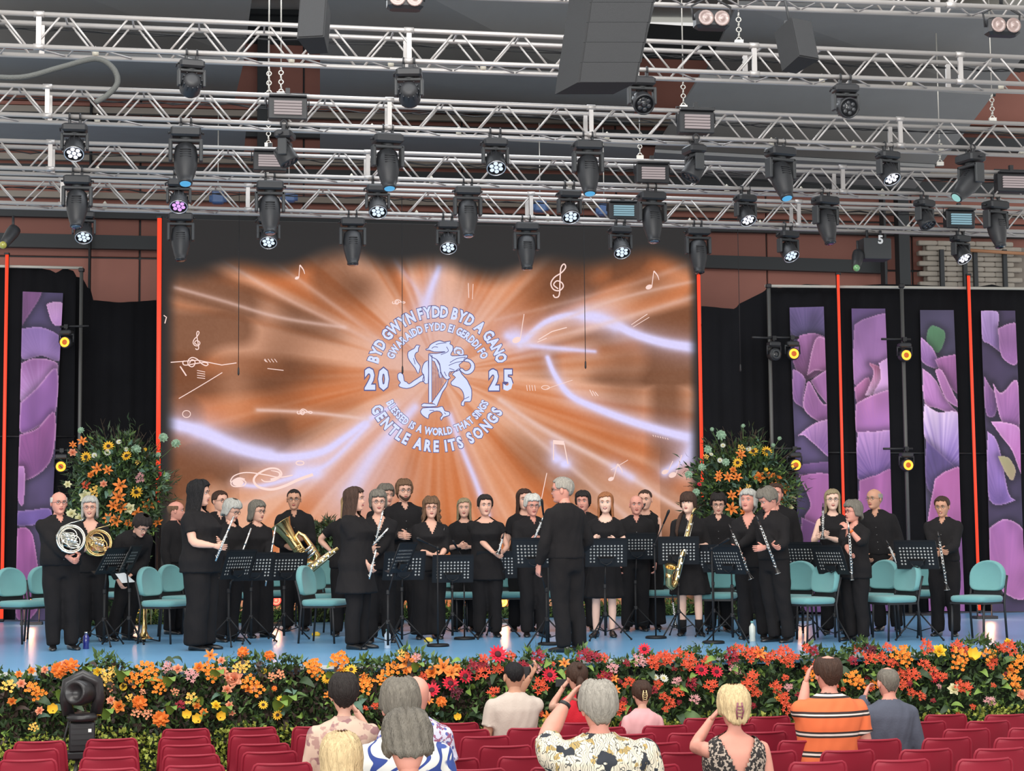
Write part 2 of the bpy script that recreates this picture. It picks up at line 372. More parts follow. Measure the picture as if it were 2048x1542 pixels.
def img_grid(name, nx, ny, px_fn, w_fn, img_fn, m, parent=None):
    """grid whose vertices take their colour from img_fn and their place from w_fn"""
    s = np.linspace(0, 1, nx); t = np.linspace(0, 1, ny); SS, TT = np.meshgrid(s, t)
    X, Y = px_fn(SS, TT); col = to_lin(img_fn(X, Y)); P = w_fn(SS, TT)
    me = bpy.data.meshes.new(name); idx = np.arange(nx * ny).reshape(ny, nx)
    q = np.stack([idx[:-1, :-1], idx[1:, :-1], idx[1:, 1:], idx[:-1, 1:]], -1).reshape(-1, 4)
    me.vertices.add(nx * ny); me.vertices.foreach_set('co', P.reshape(-1)); me.loops.add(q.size); me.loops.foreach_set('vertex_index', q.reshape(-1))
    me.polygons.add(len(q)); me.polygons.foreach_set('loop_start', np.arange(0, q.size, 4)); me.update(calc_edges=True)
    ca = me.color_attributes.new('Col', 'FLOAT_COLOR', 'POINT'); ca.data.foreach_set('color', np.concatenate([col.reshape(-1, 3), np.ones((nx * ny, 1))], 1).reshape(-1).astype(np.float32))
    me.materials.append(m); return link(name, me, parent)
led = empty('led_screen', (0, 0, 0), 0, 'huge glowing orange video wall with a white circular emblem behind the band', 'screen')
cor = [at_v(px, py, V_LED) for px, py in ((X0, Y0 - 8), (X1, Y0 + 12), (X1, Y1), (X0, Y1))]
cor = [at_v(324, 437, V_LED), at_v(1397, 462, V_LED)]
ul, ur = at_v(324, 800, V_LED).dot(U), at_v(1397, 800, V_LED).dot(U); zt = at_v(860, 449, V_LED).z; zb = .0
mb = MB(); mb.box(((ul + ur) / 2, V_LED + .12, (zt + zb) / 2), (ur - ul + .04, .2, zt - zb + .02)); o = obj('cabinet', mb, M_blk, led); o.rotation_euler.z = TH
# world point -> picture pixel
def w2p(P):
    d = P - np.array(CAM); X = d @ np.array(_r); Y = d @ np.array(_u); Z = d @ np.array(_f); return 1024 + F_PX * X / Z, 771 - F_PX * Y / Z
def led_w(SS, TT):
    u = ul + (ur - ul) * SS; z = zt + (zb - zt) * TT
    return u[..., None] * np.array(U) + V_LED * np.array(V) + z[..., None] * np.array([0, 0, 1.])
img_grid('display', 430, 320, lambda s, t: w2p(led_w(s, t)), led_w, led_img, vcol_mat('led_picture', .92), led)
# crisp drawing on the display
M_hot = emat('led_white', srgb(205, 214, 250), 1.0); M_edge = emat('led_navy', srgb(66, 62, 120), 1.0); M_line = emat('led_pink_white', srgb(238, 205, 196), 1.0)
M_lav = emat('led_lavender', srgb(222, 210, 248), 1.0)
def L(px, py, k=0): return at_v(px, py, V_LED - .006 - .004 * k)
def ribbon(mb, pts, wid, k=0, closed=False):
    """flat stroke of given pixel widths on the display"""
    n = len(pts); W = wid if isinstance(wid, (list, tuple)) else [wid] * n
    if len(W) != n: W = [W[0] + (W[-1] - W[0]) * i / (n - 1) for i in range(n)]
    vs = []
    for i in range(n):
        a = pts[(i - 1) % n] if closed else pts[max(i - 1, 0)]; b = pts[(i + 1) % n] if closed else pts[min(i + 1, n - 1)]
        dx, dy = b[0] - a[0], b[1] - a[1]; l = math.hypot(dx, dy) or 1; nx_, ny_ = -dy / l * W[i] / 2, dx / l * W[i] / 2
        vs += [L(pts[i][0] + nx_, pts[i][1] + ny_, k), L(pts[i][0] - nx_, pts[i][1] - ny_, k)]
    fs = [(2 * i, 2 * i + 1, 2 * i + 3, 2 * i + 2) for i in range(n - 1)]
    if closed: fs.append((2 * n - 2, 2 * n - 1, 1, 0))
    mb.add(vs, fs, False)
def disc2(mb, cx, cy, rx, ry, rot=0, k=0, n=14):
    c, s_ = math.cos(rot), math.sin(rot)
    mb.add([L(cx + rx * math.cos(2 * math.pi * i / n) * c - ry * math.sin(2 * math.pi * i / n) * s_, cy + rx * math.cos(2 * math.pi * i / n) * s_ + ry * math.sin(2 * math.pi * i / n) * c, k) for i in range(n)], [tuple(range(n))], False)
def arc(cx, cy, rx, ry, a0, a1, n=14): return [(cx + rx * math.cos(R(a0 + (a1 - a0) * i / (n - 1))), cy + ry * math.sin(R(a0 + (a1 - a0) * i / (n - 1)))) for i in range(n)]
def zc(ox, oy, f, pts): return [(ox + x / f, oy + y / f) for x, y in pts]
Z4 = lambda pts: zc(320, 440, 1.8618, pts)
nt_ = MB()
def clef(cx, cy, h, w_=2, rot=0, mbx=None):
    k = h / 40; pts = [(0, 12), (-7, 8), (-4, 2), (3, 3), (6, 8), (2, 14), (-6, 14), (-11, 7), (-8, -2), (0, -10), (4, -18), (1, -22), (-2, -16), (0, 0), (3, 20), (-2, 24), (-5, 21)]
    c, s_ = math.cos(rot), math.sin(rot)
    ribbon(nt_, smooth_poly([(cx + k * (x * c - y * s_), cy + k * (x * s_ + y * c)) for x, y in pts], 4), w_)
clef(395, 680, 32, 1.8); clef(1120, 560, 60, 2.5, .2); clef(798, 605, 22, 1.6, 1.5); clef(610, 825, 26, 1.8, 1.5); clef(392, 727, 44, 2, 1.57)
ribbon(nt_, Z4([(40, 530), (140, 522), (230, 540), (285, 532)]), 1.8)
ribbon(nt_, Z4([(75, 545), (98, 580)]), 2.5); ribbon(nt_, Z4([(70, 665), (130, 630), (180, 600), (232, 568)]), 1.6)
for i in range(4): ribbon(nt_, Z4([(138, 560 + 9 * i), (168, 566 + 8 * i)]), 1.3)
ribbon(nt_, Z4([(388, 520), (395, 528)]), 1.4)
for i in range(4): ribbon(nt_, Z4([(390 + 12 * i, 517), (400 + 12 * i, 530)]), 1.2)
ribbon(nt_, Z4([(400, 553), (460, 560)]), 1.4)
ribbon(nt_, arc(373, 828, 8, 7, 0, 360, 16), 1.5); ribbon(nt_, arc(600, 926, 8, 4, 0, 360, 16), 2)
def qnote(x, y, h, dx=3, rr=6, flag=True, m=nt_):
    disc2(m, x, y, rr, rr * .65, -.4); ribbon(m, [(x + rr * .8, y), (x + rr * .8 + dx, y - h)], 1.5)
    if flag: ribbon(m, smooth_poly([(x + rr * .8 + dx, y - h), (x + rr + dx + 6, y - h + 9), (x + rr + dx + 9, y - h + 18)], 4), [3, 1])
qnote(594, 556, 26, 2, 4.5); qnote(1298, 574, 32, 4, 7); qnote(1033, 680, 52, 8, 9, False); qnote(1076, 1004, 58, 12, 7, False)
qnote(1222, 958, 30, 8, 6); ribbon(nt_, [(1222, 940), (1256, 920)], 1.2)
ribbon(nt_, [(1106, 884), (1128, 886)], 8); ribbon(nt_, [(1107, 884), (1107, 920)], 2); ribbon(nt_, [(1128, 886), (1136, 928)], 2)
qnote(1330, 944, 22, 10, 7, False); qnote(1345, 950, 40, 12, 8, False)
ribbon(nt_, Z4([(1148, 235), (1150, 290)]), 1.4); ribbon(nt_, Z4([(1166, 238), (1163, 295)]), 1.2)
ribbon(nt_, Z4([(1755, 390), (1815, 350)]), 1.4); ribbon(nt_, Z4([(1762, 398), (1822, 362)]), 1.2)
for i in range(4): ribbon(nt_, Z4([(1365 + 10 * i, 615), (1368 + 10 * i, 636)]), 1.2)
ribbon(nt_, arc(1091, 775, 8, 4, 0, 360, 14), 1.3); ribbon(nt_, Z4([(1440, 628), (1536, 596)]), 1)
for i in range(3): ribbon(nt_, Z4([(1600 + 10 * i, 632 + 4 * i), (1612 + 10 * i, 655)]), 1.4)
ribbon(nt_, Z4([(1410, 445), (1460, 415), (1515, 400)]), 1.8); ribbon(nt_, Z4([(1405, 455), (1440, 440)]), 1.5)
ribbon(nt_, Z4([(14, 355), (24, 362), (18, 385)]), 2)
for i in range(7): ribbon(nt_, Z4([(1835 + 9 * i, 800 + 2 * i), (1838 + 9 * i, 806 + 2 * i)]), 1.3)
# big swirl at lower left
ribbon(nt_, smooth_poly(zc(340, 900, 3.671, [(550, 215), (500, 205), (448, 240), (470, 268), (540, 262), (555, 232), (500, 210), (445, 235), (470, 190), (560, 165), (700, 182), (800, 200), (900, 185)]), 5), 2.2)
disc2(nt_, 340 + 500 / 3.671, 900 + 240 / 3.671, 11, 7)
ribbon(nt_, smooth_poly(zc(340, 900, 3.671, [(670, 215), (700, 232), (770, 222), (820, 180), (790, 140), (720, 138), (640, 180), (615, 225), (650, 270), (740, 290), (840, 265), (950, 215), (1050, 180)]), 5), [2, 6])
ribbon(nt_, smooth_poly(zc(340, 900, 3.671, [(740, 150), (800, 165), (800, 200), (740, 222)]), 5), [1, 4, 4, 1][:1] + [7])
tag(obj('music_symbols', nt_, M_line, led), kind='stuff')
# lettering on the ring
def glyph_mesh(ch, off):
    cu = bpy.data.curves.new('g', 'FONT'); cu.body = ch; cu.size = 1; cu.offset = off; cu.resolution_u = 2; cu.align_x = 'CENTER'; cu.fill_mode = 'BOTH' if False else 'FRONT'
    o = bpy.data.objects.new('g', cu); C.objects.link(o); return o
texts = []   # (string, radius px, centre angle deg (0=up, cw+), half span deg, height px, top?)
ECX, ECY = 875, 757
texts.append(('BYD GWYN FYDD BYD A GANO', 134, -76, 76, 22, 1))
texts.append(('GWARAIDD FYDD EI GERDDI FO', 104, -67, 67, 15, 1))
texts.append(('BLESSED IS A WORLD THAT SINGS', 106, 65, -65, 14.5, -1))
texts.append(('GENTLE ARE ITS SONGS', 135, 67, -64, 22, -1))
chars = sorted(set(''.join(t[0] for t in texts) + '2025').difference({' '}))
tmp = {}
for c_ in chars: tmp[c_] = (glyph_mesh(c_, .045), glyph_mesh(c_, .092))
dg = bpy.context.evaluated_depsgraph_get(); G = {}
for c_, (a_, b_) in tmp.items():
    res = []
    for o_ in (a_, b_):
        me = bpy.data.meshes.new_from_object(o_.evaluated_get(dg)); res.append(([tuple(v.co) for v in me.vertices], [tuple(p.vertices) for p in me.polygons])); bpy.data.meshes.remove(me)
    xs = [v[0] for v in res[0][0]]; G[c_] = (res, min(xs), max(xs))
for a_, b_ in tmp.values():
    for o_ in (a_, b_): d_ = o_.data; bpy.data.objects.remove(o_); bpy.data.curves.remove(d_)
letA, letB = MB(), MB()
def put_glyph(c_, x, y, rot, h, sx=.72):
    (A, B), lo, hi = G[c_]; mid = (lo + hi) / 2; ca, sa = math.cos(rot), math.sin(rot)
    for k, ((vs, fs), tgt) in enumerate(((A, letA), (B, letB))):
        q = []
        for vx, vy, _ in vs:
            lx = (vx - mid) * h / .72 * sx; ly = -(vy - .36) * h / .72
            q.append(L(x + lx * ca - ly * sa, y + lx * sa + ly * ca, 2 if k == 0 else 1))
        tgt.add(q, fs, False)
for s_, rad, a0, a1, h, top in texts:
    if not top: continue
    adv = [.36 if ch == ' ' else (G[ch][2] - G[ch][1]) + .13 for ch in s_]; tot = sum(adv); x = 0
    for ch, ad in zip(s_, adv):
        f_ = (x + ad / 2) / tot; x += ad
        if ch == ' ': continue
        an = a0 + (a1 - a0) * f_
        if top == 1: t_ = R(an); put_glyph(ch, ECX + rad * math.sin(t_), ECY - rad * math.cos(t_), t_, h)
        else: t_ = R(an); put_glyph(ch, ECX - rad * math.sin(t_), ECY + rad * math.cos(t_), t_, h)
for ch, x in (('2', 740), ('0', 767)): put_glyph(ch, x, 757, 0, 40, .72)
for ch, x in (('2', 988), ('5', 1016)): put_glyph(ch, x, 759, 0, 39, .72)
obj('lettering_outline', letB, M_edge, led); tag(obj('lettering', letA, M_hot, led), kind='stuff')
# emblem: creature playing a harp, traced as flat shapes (zoom frame 700,580 x4.4056)
E = lambda pts: zc(700, 580, 4.4056, pts)
def poly(mbf, mbe, pts, sm=2, w_=1.6):
    p = smooth_poly(list(pts) + [pts[0]], sm)[:-1]
    # fill by ear clipping through mathutils
    from mathutils.geometry import tessellate_polygon
    tris = tessellate_polygon([[Vector((a, b, 0)) for a, b in p]])
    mbf.add([L(a, b, 2) for a, b in p], [tuple(t) for t in tris], False); ribbon(mbe, p, w_, 3, True)
fA, fE = MB(), MB()
poly(fA, fE, E([(668, 520), (690, 512), (705, 485), (740, 462), (790, 445), (830, 458), (885, 450), (880, 475), (905, 490), (908, 530), (890, 560), (900, 580), (1000, 575), (1035, 575), (1025, 605), (960, 660), (975, 690), (940, 715), (880, 720), (870, 755), (885, 775), (850, 790), (820, 760), (800, 720), (790, 650), (760, 610), (720, 590), (700, 560), (760, 560), (840, 545), (800, 545), (740, 545), (700, 530), (672, 530)]))
poly(fA, fE, E([(690, 620), (660, 635), (640, 670), (632, 720), (650, 760), (640, 800), (690, 822)]))
poly(fA, fE, E([(648, 740), (600, 775), (560, 800), (520, 828), (500, 810), (478, 800), (470, 750), (445, 728), (420, 745), (425, 790), (445, 815), (430, 835), (440, 855), (500, 868), (560, 850), (620, 810), (655, 800)]))
poly(fA, fE, E([(618, 490), (585, 485), (565, 515), (512, 545), (512, 600), (540, 645), (575, 690), (600, 738), (615, 700), (618, 668), (590, 630), (570, 580), (585, 550), (600, 545), (605, 510)]))
poly(fA, fE, E([(912, 520), (935, 498), (975, 505), (1000, 530), (1005, 565), (990, 578), (960, 572), (935, 555), (945, 535), (975, 540), (970, 560), (985, 560), (982, 530), (950, 522), (930, 535), (935, 560), (920, 565), (912, 540)]), 1, 1.1)
poly(fA, fE, E([(1010, 600), (1060, 612), (1095, 650), (1095, 700), (1060, 738), (1010, 740), (965, 700), (990, 690), (1015, 712), (1050, 700), (1065, 665), (1045, 635), (1005, 628)]))
poly(fA, fE, E([(960, 690), (985, 740), (1030, 790), (1050, 830), (1072, 880), (1070, 960), (1055, 985), (1010, 985), (1005, 1020), (980, 1015), (985, 985), (1005, 960), (995, 900), (960, 860), (900, 840), (890, 810), (930, 770), (900, 745), (930, 715)]))
poly(fA, fE, E([(693, 560), (722, 575), (722, 985), (693, 995)]), 1)
poly(fA, fE, E([(722, 590), (760, 610), (790, 665), (800, 730), (815, 770), (790, 775), (770, 690), (745, 630), (722, 620)]), 1, 1.2)
poly(fA, fE, E([(870, 780), (850, 850), (815, 900), (765, 1025), (722, 990), (800, 880), (840, 820)]), 1)
poly(fA, fE, E([(630, 1010), (650, 998), (745, 1005), (760, 1025), (700, 1030), (632, 1028)]), 1)
poly(fA, fE, E([(640, 1040), (620, 1070), (640, 1105), (690, 1135), (695, 1100), (740, 1070), (790, 1070), (815, 1100), (795, 1125), (805, 1150), (825, 1120), (875, 1105), (875, 1075), (835, 1065), (815, 1025), (770, 1035), (700, 1035)]))
for i, x in enumerate((738, 752, 766, 780, 794, 808, 820)):
    ribbon(fE, E([(x, 625 + i * 24), (x, 965 - i * 24)]), .9, 4)
for p in ([(720, 515), (745, 500), (775, 505)], [(870, 665), (930, 640), (1010, 625)], [(875, 690), (920, 705)], [(830, 720), (850, 760)], [(880, 640), (940, 605), (1020, 590)], [(850, 500), (865, 540), (800, 570)], [(700, 1060), (740, 1060)], [(830, 1080), (845, 1095)], [(1010, 960), (1050, 940)], [(560, 600), (575, 655)], [(880, 745), (900, 720)], [(755, 480), (800, 470), (850, 465)]):
    ribbon(fE, smooth_poly(E(p), 4), 1.3, 5)
obj('emblem', fA, M_hot, led); obj('emblem_outline', fE, M_edge, led)
# ------------------------------------------------------------------ trusses
TR = []   # (v, bottom z line fn, top z)
def make_truss(lt, rt, lb, rb, v, verts_px, label, per_px, phase, xa=-70, xb=2120, dep=.33, only_bottom=False, shift=0):
    """lt.. = pixel rows of the front face chords at x=0 and x=2048"""
    P = lambda px, l, r, vv=v: at_v(px, l + (r - l) * px / 2048, vv)
    a, b = P(xa, lt, rt), P(xb, lt, rt); c, d = P(xa, lb, rb), P(xb, lb, rb)
    ua, ub = a.dot(U), b.dot(U)
    zt = lambda u: a.z + (b.z - a.z) * (u - ua) / (ub - ua)
    uc, ud = c.dot(U), d.dot(U); zb_ = lambda u: c.z + (d.z - c.z) * (u - uc) / (ud - uc)
    root = empty('truss', S(0, v, 0), TH, label, 'truss', 'parallel lighting trusses')
    def chord(zf, dv):
        m = MB(); m.tube([(ua, dv, zf(ua)), (ub, dv, zf(ub))], .0255, 10); obj('chord', m, M_alu, root)
    for zf in (zt, zb_):
        for dv in (0, dep): chord(zf, dv)
    # joint collars
    m = MB(); brace = {}
    per = per_px * v / F_PX
    def stick(p, q, r, nm='brace'):
        p, q = Vector(p), Vector(q); L_ = (q - p).length; key = (round(L_, 2), r)
        if key not in brace:
            mm = MB(); mm.tube([(0, 0, -key[0] / 2), (0, 0, key[0] / 2)], r, 6); brace[key] = mm.mesh(nm, M_alu)
        qn = (q - p).to_track_quat('Z', 'Y').to_matrix().to_4x4()
        return link(nm, brace[key], root, mtx=Matrix.Translation((p + q) / 2) @ qn)
    u = ua + phase * v / F_PX
    pos = []
    while u < ub - .1:
        pos.append(u); u += per
    for u in pos:
        h = per / 2 - .035
        for dv in (0, dep):
            stick((u - h, dv, zb_(u - h)), (u - .035, dv, zt(u)), .0115)
            stick((u + .035, dv, zt(u)), (u + h, dv, zb_(u + h)), .0115)
        stick((u, 0, zt(u)), (u, dep, zt(u)), .010, 'cross_brace')
        stick((u - h - .03, 0, zb_(u)), (u, dep, zb_(u)), .010, 'cross_brace')
        stick((u, dep, zb_(u)), (u + .1, 0, zb_(u)), .008, 'cross_brace') if int(u * 10) % 3 == 0 else None
    for px in verts_px:
        u = P(px, lt, rt).dot(U)
        for dv in (0, dep):
            mm = MB(); mm.box((u, dv, (zt(u) + zb_(u)) / 2), (.05, .03, zt(u) - zb_(u))); obj('end_plate', mm, M_alu, root)
        for zf in (zt, zb_):
            mm = MB(); mm.tube([(u - .05, 0, zf(u)), (u + .05, 0, zf(u))], .033, 10); obj('joint_collar', mm, M_alu, root)
    TR.append((v, zb_, zt, root))
    return root
f0 = 3500 * .34
make_truss(25, 115, 91, 168, 17.6, (78, 818, 1508, 1920), 'silver box truss nearest the audience, topmost of the four whole trusses', 131, 60)
make_truss(170, 248, 228, 299, 19.9, (95, 779, 1182, 1800), 'silver box truss second from the top, carrying six lamps', 121, 100)
make_truss(281, 346, 335, 393, 21.3, (101, 736, 1685), 'silver box truss third from the top, carrying eight lamps', 112, 60)
make_truss(356, 417, 405, 463, 23.0, (125, 496, 1062, 1597), 'lowest silver box truss just above the video wall', 108, 50)
M_line2 = mat('cable_black', srgb(28, 28, 30), .6)
# a fifth truss enters the picture at the upper right
make_truss(-135, -45, -62, 16, 16.2, (1900,), 'silver box truss cut off by the top edge of the picture at upper right', 131, 40)
# white domed clamps sitting on the rear lower chords
Mcap = mat('cream_plastic', srgb(205, 200, 185), .5)
cap = MB(); cap.lathe((0, 0, 0), (0, 0, 1), [(0, .03), (.03, .034), (.07, .026), (.1, .004)], 10); capm = cap.mesh('clamp_cap', Mcap)
for ti, xs in enumerate(((190, 583, 782, 967, 1645, 1820, 2003), (195, 744, 917, 1213, 1541, 1705, 1880, 2040), (197, 535, 703, 862, 1138, 1450, 1598, 1760), (212, 683, 832, 1093, 1375, 1515, 1810, 380))):
    v, zb_, zt_, root = TR[ti]
    for px in xs:
        u = at_v(px, 200, v + .33).dot(U); link('clamp_cap', capm, root, (u, .33, zb_(u) + .02))
# black cables running along the trusses
for ti in range(4):
    v, zb_, zt_, root = TR[ti]; random.seed(ti)
    for q in range(2):
        u = at_v(-60, 300, v).dot(U); u1 = at_v(2100, 300, v).dot(U); pts = []
        while u < u1: pts.append((u, .33 + .02 * q, zt_(u) - .03 - random.random() * .05)); u += .22
        m = MB(); m.tube(pts, .007, 4); obj('cable', m, M_line2, root)
# hanging chains / steels
M_chain = mat('chain_steel', (.62, .6, .55), .4, .6)
def hanger(px, y0, y1, ti, lab):
    v = TR[ti][0] + .15; a = at_v(px, y1, v); m = MB(); top = at_v(px, y0, v).z
    m.tube([a + Vector((0, 0, .35)), Vector((a.x, a.y, top + 1.5))], .008, 5)
    for k in range(6):
        z = a.z + .03 + k * .055; m.torus((a.x, a.y, z), (1, 0, 0) if k % 2 else (0, 1, 0), .026, .007, 10, 4)
    m.box((a.x, a.y, a.z), (.09, .05, .05)); o = tag(obj('hoist_chain', m, M_chain), lab, 'chain')
    return o
hanger(538, 0, 190, 1, 'thin hoist wire and shackle beside the left drainpipe, ending on the second truss')
hanger(562, 0, 188, 1, 'bright hoist chain to the right of the thin wire, ending on the second truss')
hanger(1367, 0, 215, 1, 'hoist chain ending on the second truss right of the speaker column')
hanger(1478, 0, 85, 0, 'hoist chain ending on the top truss, left of the box speaker')
hanger(1280, 240, 315, 2, 'short hoist chain ending on the third truss right of centre')
hanger(1985, 180, 240, 1, 'hoist chain at far right above the second truss')
hanger(1880, 290, 328, 2, 'hoist chain at the right end of the third truss')
hanger(537, 260, 290, 2, 'short hoist chain at left on the third truss')
# ------------------------------------------------------------------ hanging lights
M_fix = mat('lamp_housing_black', srgb(44, 45, 48), .45, spec=.5); M_fix2 = mat('lamp_housing_dark', srgb(58, 60, 62), .55)  # blacks lightened slightly, haze put into the colour
def clamp_mb():
    m = MB()
    for s_ in (-1, 1):
        m.torus((s_ * .055, 0, -.005), (1, 0, 0), .034, .011, 12, 5); m.box((s_ * .055, 0, -.055), (.03, .045, .07), bev=.006)
    m.box((0, 0, -.08), (.16, .05, .012))
    return m
def spot_proto(s=1.0, long=True):
    """long bodied moving head: clamps, base, yoke, tapered head, lens"""
    d = {}
    d['clamp'] = clamp_mb().mesh('clamp', M_fix)
    b = MB(); b.box((0, 0, -.14), (.33, .24, .11), bev=.02); b.tube([(-.165, 0, -.14), (-.19, 0, -.14), (-.19, .05, -.14)], .012, 6); b.tube([(.165, 0, -.14), (.19, 0, -.14), (.19, .05, -.14)], .012, 6)
    d['base'] = b.mesh('base', M_fix)
    y = MB(); y.lathe((0, 0, -.195), (0, 0, -1), [(0, .07), (.03, .07)], 14)
    y.box((0, 0, -.235), (.36, .13, .04), bev=.015)
    for s_ in (-1, 1): y.box((s_ * .165, 0, -.34), (.042, .13, .25), bev=.018)
    d['yoke'] = y.mesh('yoke', M_fix2)
    h = MB(); h.lathe((0, 0, 0), (0, 0, -1), [(-.15, .05), (-.14, .09), (-.11, .118), (0, .132), (.12, .125), (.24, .095), (.30, .074), (.305, .078), (.33, .078), (.335, .066)], 20); h.cur = 0
    h.box((0, .1, -.02), (.1, .06, .2), bev=.02)
    for k in range(4): h.box((0, -.128 + .003 * k, .03 - k * .028), (.12, .02, .008))
    d['head'] = h.mesh('head', M_fix)
    return d
def wash_proto():
    d = {}
    d['clamp'] = clamp_mb().mesh('clamp', M_fix)
    b = MB(); b.box((0, 0, -.13), (.26, .19, .09), bev=.02); b.tube([(-.13, 0, -.12), (-.155, 0, -.13), (-.155, .04, -.15)], .01, 6); d['base'] = b.mesh('base', M_fix)
    y = MB(); y.lathe((0, 0, -.175), (0, 0, -1), [(0, .055), (.025, .055)], 12); y.box((0, 0, -.2), (.27, .1, .03), bev=.012)
    for s_ in (-1, 1): y.box((s_ * .130, 0, -.275), (.03, .10, .18), bev=.013)
    d['yoke'] = y.mesh('yoke', M_fix2)
    h = MB(); h.lathe((0, 0, 0), (0, 0, -1), [(-.1, .04), (-.09, .075), (-.05, .098), (.03, .108), (.085, .11), (.1, .112), (.118, .108), (.118, .097), (.10, .094)], 20)
    for k in range(12):
        an = k * math.pi / 6; h.box((.1 * math.cos(an), .1 * math.sin(an), .03), (.012, .012, .08))
    d['head'] = h.mesh('head', M_fix)
    l = MB()
    l.lathe((0, 0, -.101), (0, 0, -1), [(0, .095), (.002, .095)], 18); l.cur = 1
    for k in range(7):
        x, y_ = (0, 0) if k == 6 else (.055 * math.cos(k * math.pi / 3 + .3), .055 * math.sin(k * math.pi / 3 + .3)); l.lathe((x, y_, -.103), (0, 0, -1), [(0, .024), (.006, .022), (.011, .012)], 10)
    l.cur = 2; l.torus((0, 0, -.116), (0, 0, 1), .101, .006, 22, 5)
    d['lens'] = l
    return d
M_gl = mat('lamp_glass', srgb(30, 32, 36), .12, coat=1); M_rim = mat('lens_rim', (.8, .8, .82), .25, .8)
SP, WP = spot_proto(), wash_proto()
lensS = MB(); lensS.lathe((0, 0, -.33), (0, 0, -1), [(0, .064), (.012, .058), (.016, .03)], 16)
LS = {'blue': lensS.mesh('lens', emat('lens_blue', srgb(80, 165, 215), 1.0)), 'dim': lensS.mesh('lens', mat('lens_dim', srgb(70, 90, 110), .1, coat=1)), 'dark': lensS.mesh('lens', M_gl), 'teal': lensS.mesh('lens', emat('lens_teal', srgb(150, 205, 200), .9))}
LW = {}
for nm, c_ in (('white', srgb(235, 235, 250)), ('purple', srgb(205, 150, 230)), ('pale', srgb(200, 215, 235))): LW[nm] = WP['lens'].mesh('lens', [M_gl, emat('led_cell_' + nm, c_, 1.3), M_rim])
LW['off'] = WP['lens'].mesh('lens', [M_gl, mat('led_cell_off', srgb(60, 62, 66), .2), M_fix])
def fixture(kind, px, ptop, pbot, ti, lens, yaw, tilt, label, roll=0, group='moving head lamps on the trusses'):
    v, zb_, zt_, root = TR[ti]; p = at_v(px, ptop, v); u = p.dot(U); z = zb_(u)
    nominal = (.82 if kind == 'spot' else .47); 
    P = SP if kind == 'spot' else WP
    rot = TH + R(yaw)
    s = 1.0
    hgt = (at_v(px, pbot, v).z - z); s = abs(hgt) / ((.42 + .335 * math.cos(R(tilt))) if kind == 'spot' else (.33 + .15))
    s = min(max(s, .7), 1.25)
    o = empty('moving_head_spot' if kind == 'spot' else 'moving_head_wash', S(u, v, z), rot, label, 'stage light', group); o.scale = (s, s, s)
    for k in ('clamp', 'base', 'yoke'): link(k, P[k], o)
    piv = -.42 if kind == 'spot' else -.33
    if kind == 'spot' : piv = -.41
    hd = link('head', P['head'], o, mtx=Matrix.Translation((0, 0, piv)) @ Matrix.Rotation(R(-tilt), 4, 'X') @ Matrix.Rotation(R(roll), 4, 'Y'))
    link('lens', (LS if kind == 'spot' else LW)[lens], hd)
    return o
FX = [  # kind, px, top, bottom, truss, lens, yaw, tilt
 ('wash', 383, 110, 195, 0, 'off', 10, -70, 'left'), ('wash', 818, 132, 215, 0, 'off', -10, -70, 'cm'), ('wash', 1283, 155, 232, 0, 'off', 0, 60, 'x'), ('wash', 1690, 165, 243, 0, 'off', 0, 75, 'x'),
 ('wash', 150, 235, 322, 1, 'white', 0, 38, ''), ('spot', 372, 242, 373, 1, 'blue', 0, 18, ''), ('wash', 570, 252, 335, 1, 'off', 75, 30, ''), ('spot', 775, 258, 382, 1, 'blue', 8, 16, ''), ('wash', 990, 265, 350, 1, 'pale', 0, 38, ''),
 ('spot', 1175, 272, 392, 1, 'blue', 0, 16, ''), ('wash', 1388, 280, 365, 1, 'off', -80, 30, ''), ('spot', 1560, 285, 402, 1, 'blue', 15, 22, ''), ('wash', 1775, 288, 370, 1, 'white', 18, 35, ''), ('spot', 1940, 297, 400, 1, 'teal', -75, 45, ''),
 ('spot', 155, 342, 458, 2, 'dim', 0, 14, ''), ('wash', 358, 348, 426, 2, 'purple', 0, 38, ''), ('spot', 540, 352, 470, 2, 'dim', 0, 12, ''), ('wash', 755, 358, 437, 2, 'pale', 0, 38, ''), ('spot', 935, 363, 475, 2, 'dim', 0, 12, ''), ('wash', 1138, 368, 447, 2, 'pale', 5, 38, ''),
 ('spot', 1303, 373, 487, 2, 'dim', 4, 12, ''), ('wash', 1490, 378, 452, 2, 'white', 15, 35, ''), ('spot', 1650, 382, 490, 2, 'dark', 18, 16, ''), ('wash', 1848, 388, 460, 2, 'off', 30, 30, ''), ('spot', 1990, 392, 497, 2, 'dark', 18, 14, ''),
 ('wash', 168, 410, 487, 3, 'pale', 5, 38, ''), ('spot', 362, 416, 523, 3, 'dark', 0, 8, ''), ('wash', 537, 420, 497, 3, 'pale', 0, 38, ''), ('spot', 705, 425, 532, 3, 'dark', 0, 8, ''), ('wash', 895, 432, 508, 3, 'pale', 0, 38, ''), ('spot', 1052, 436, 541, 3, 'dark', 0, 8, ''),
 ('wash', 1240, 440, 517, 3, 'pale', 5, 38, ''), ('spot', 1395, 445, 548, 3, 'dark', 0, 8, ''), ('wash', 1575, 450, 524, 3, 'pale', 18, 38, ''), ('wash', 1920, 460, 528, 3, 'white', 22, 38, '')]
tn = ('top truss', 'second truss', 'third truss', 'lowest truss'); cnt = {}
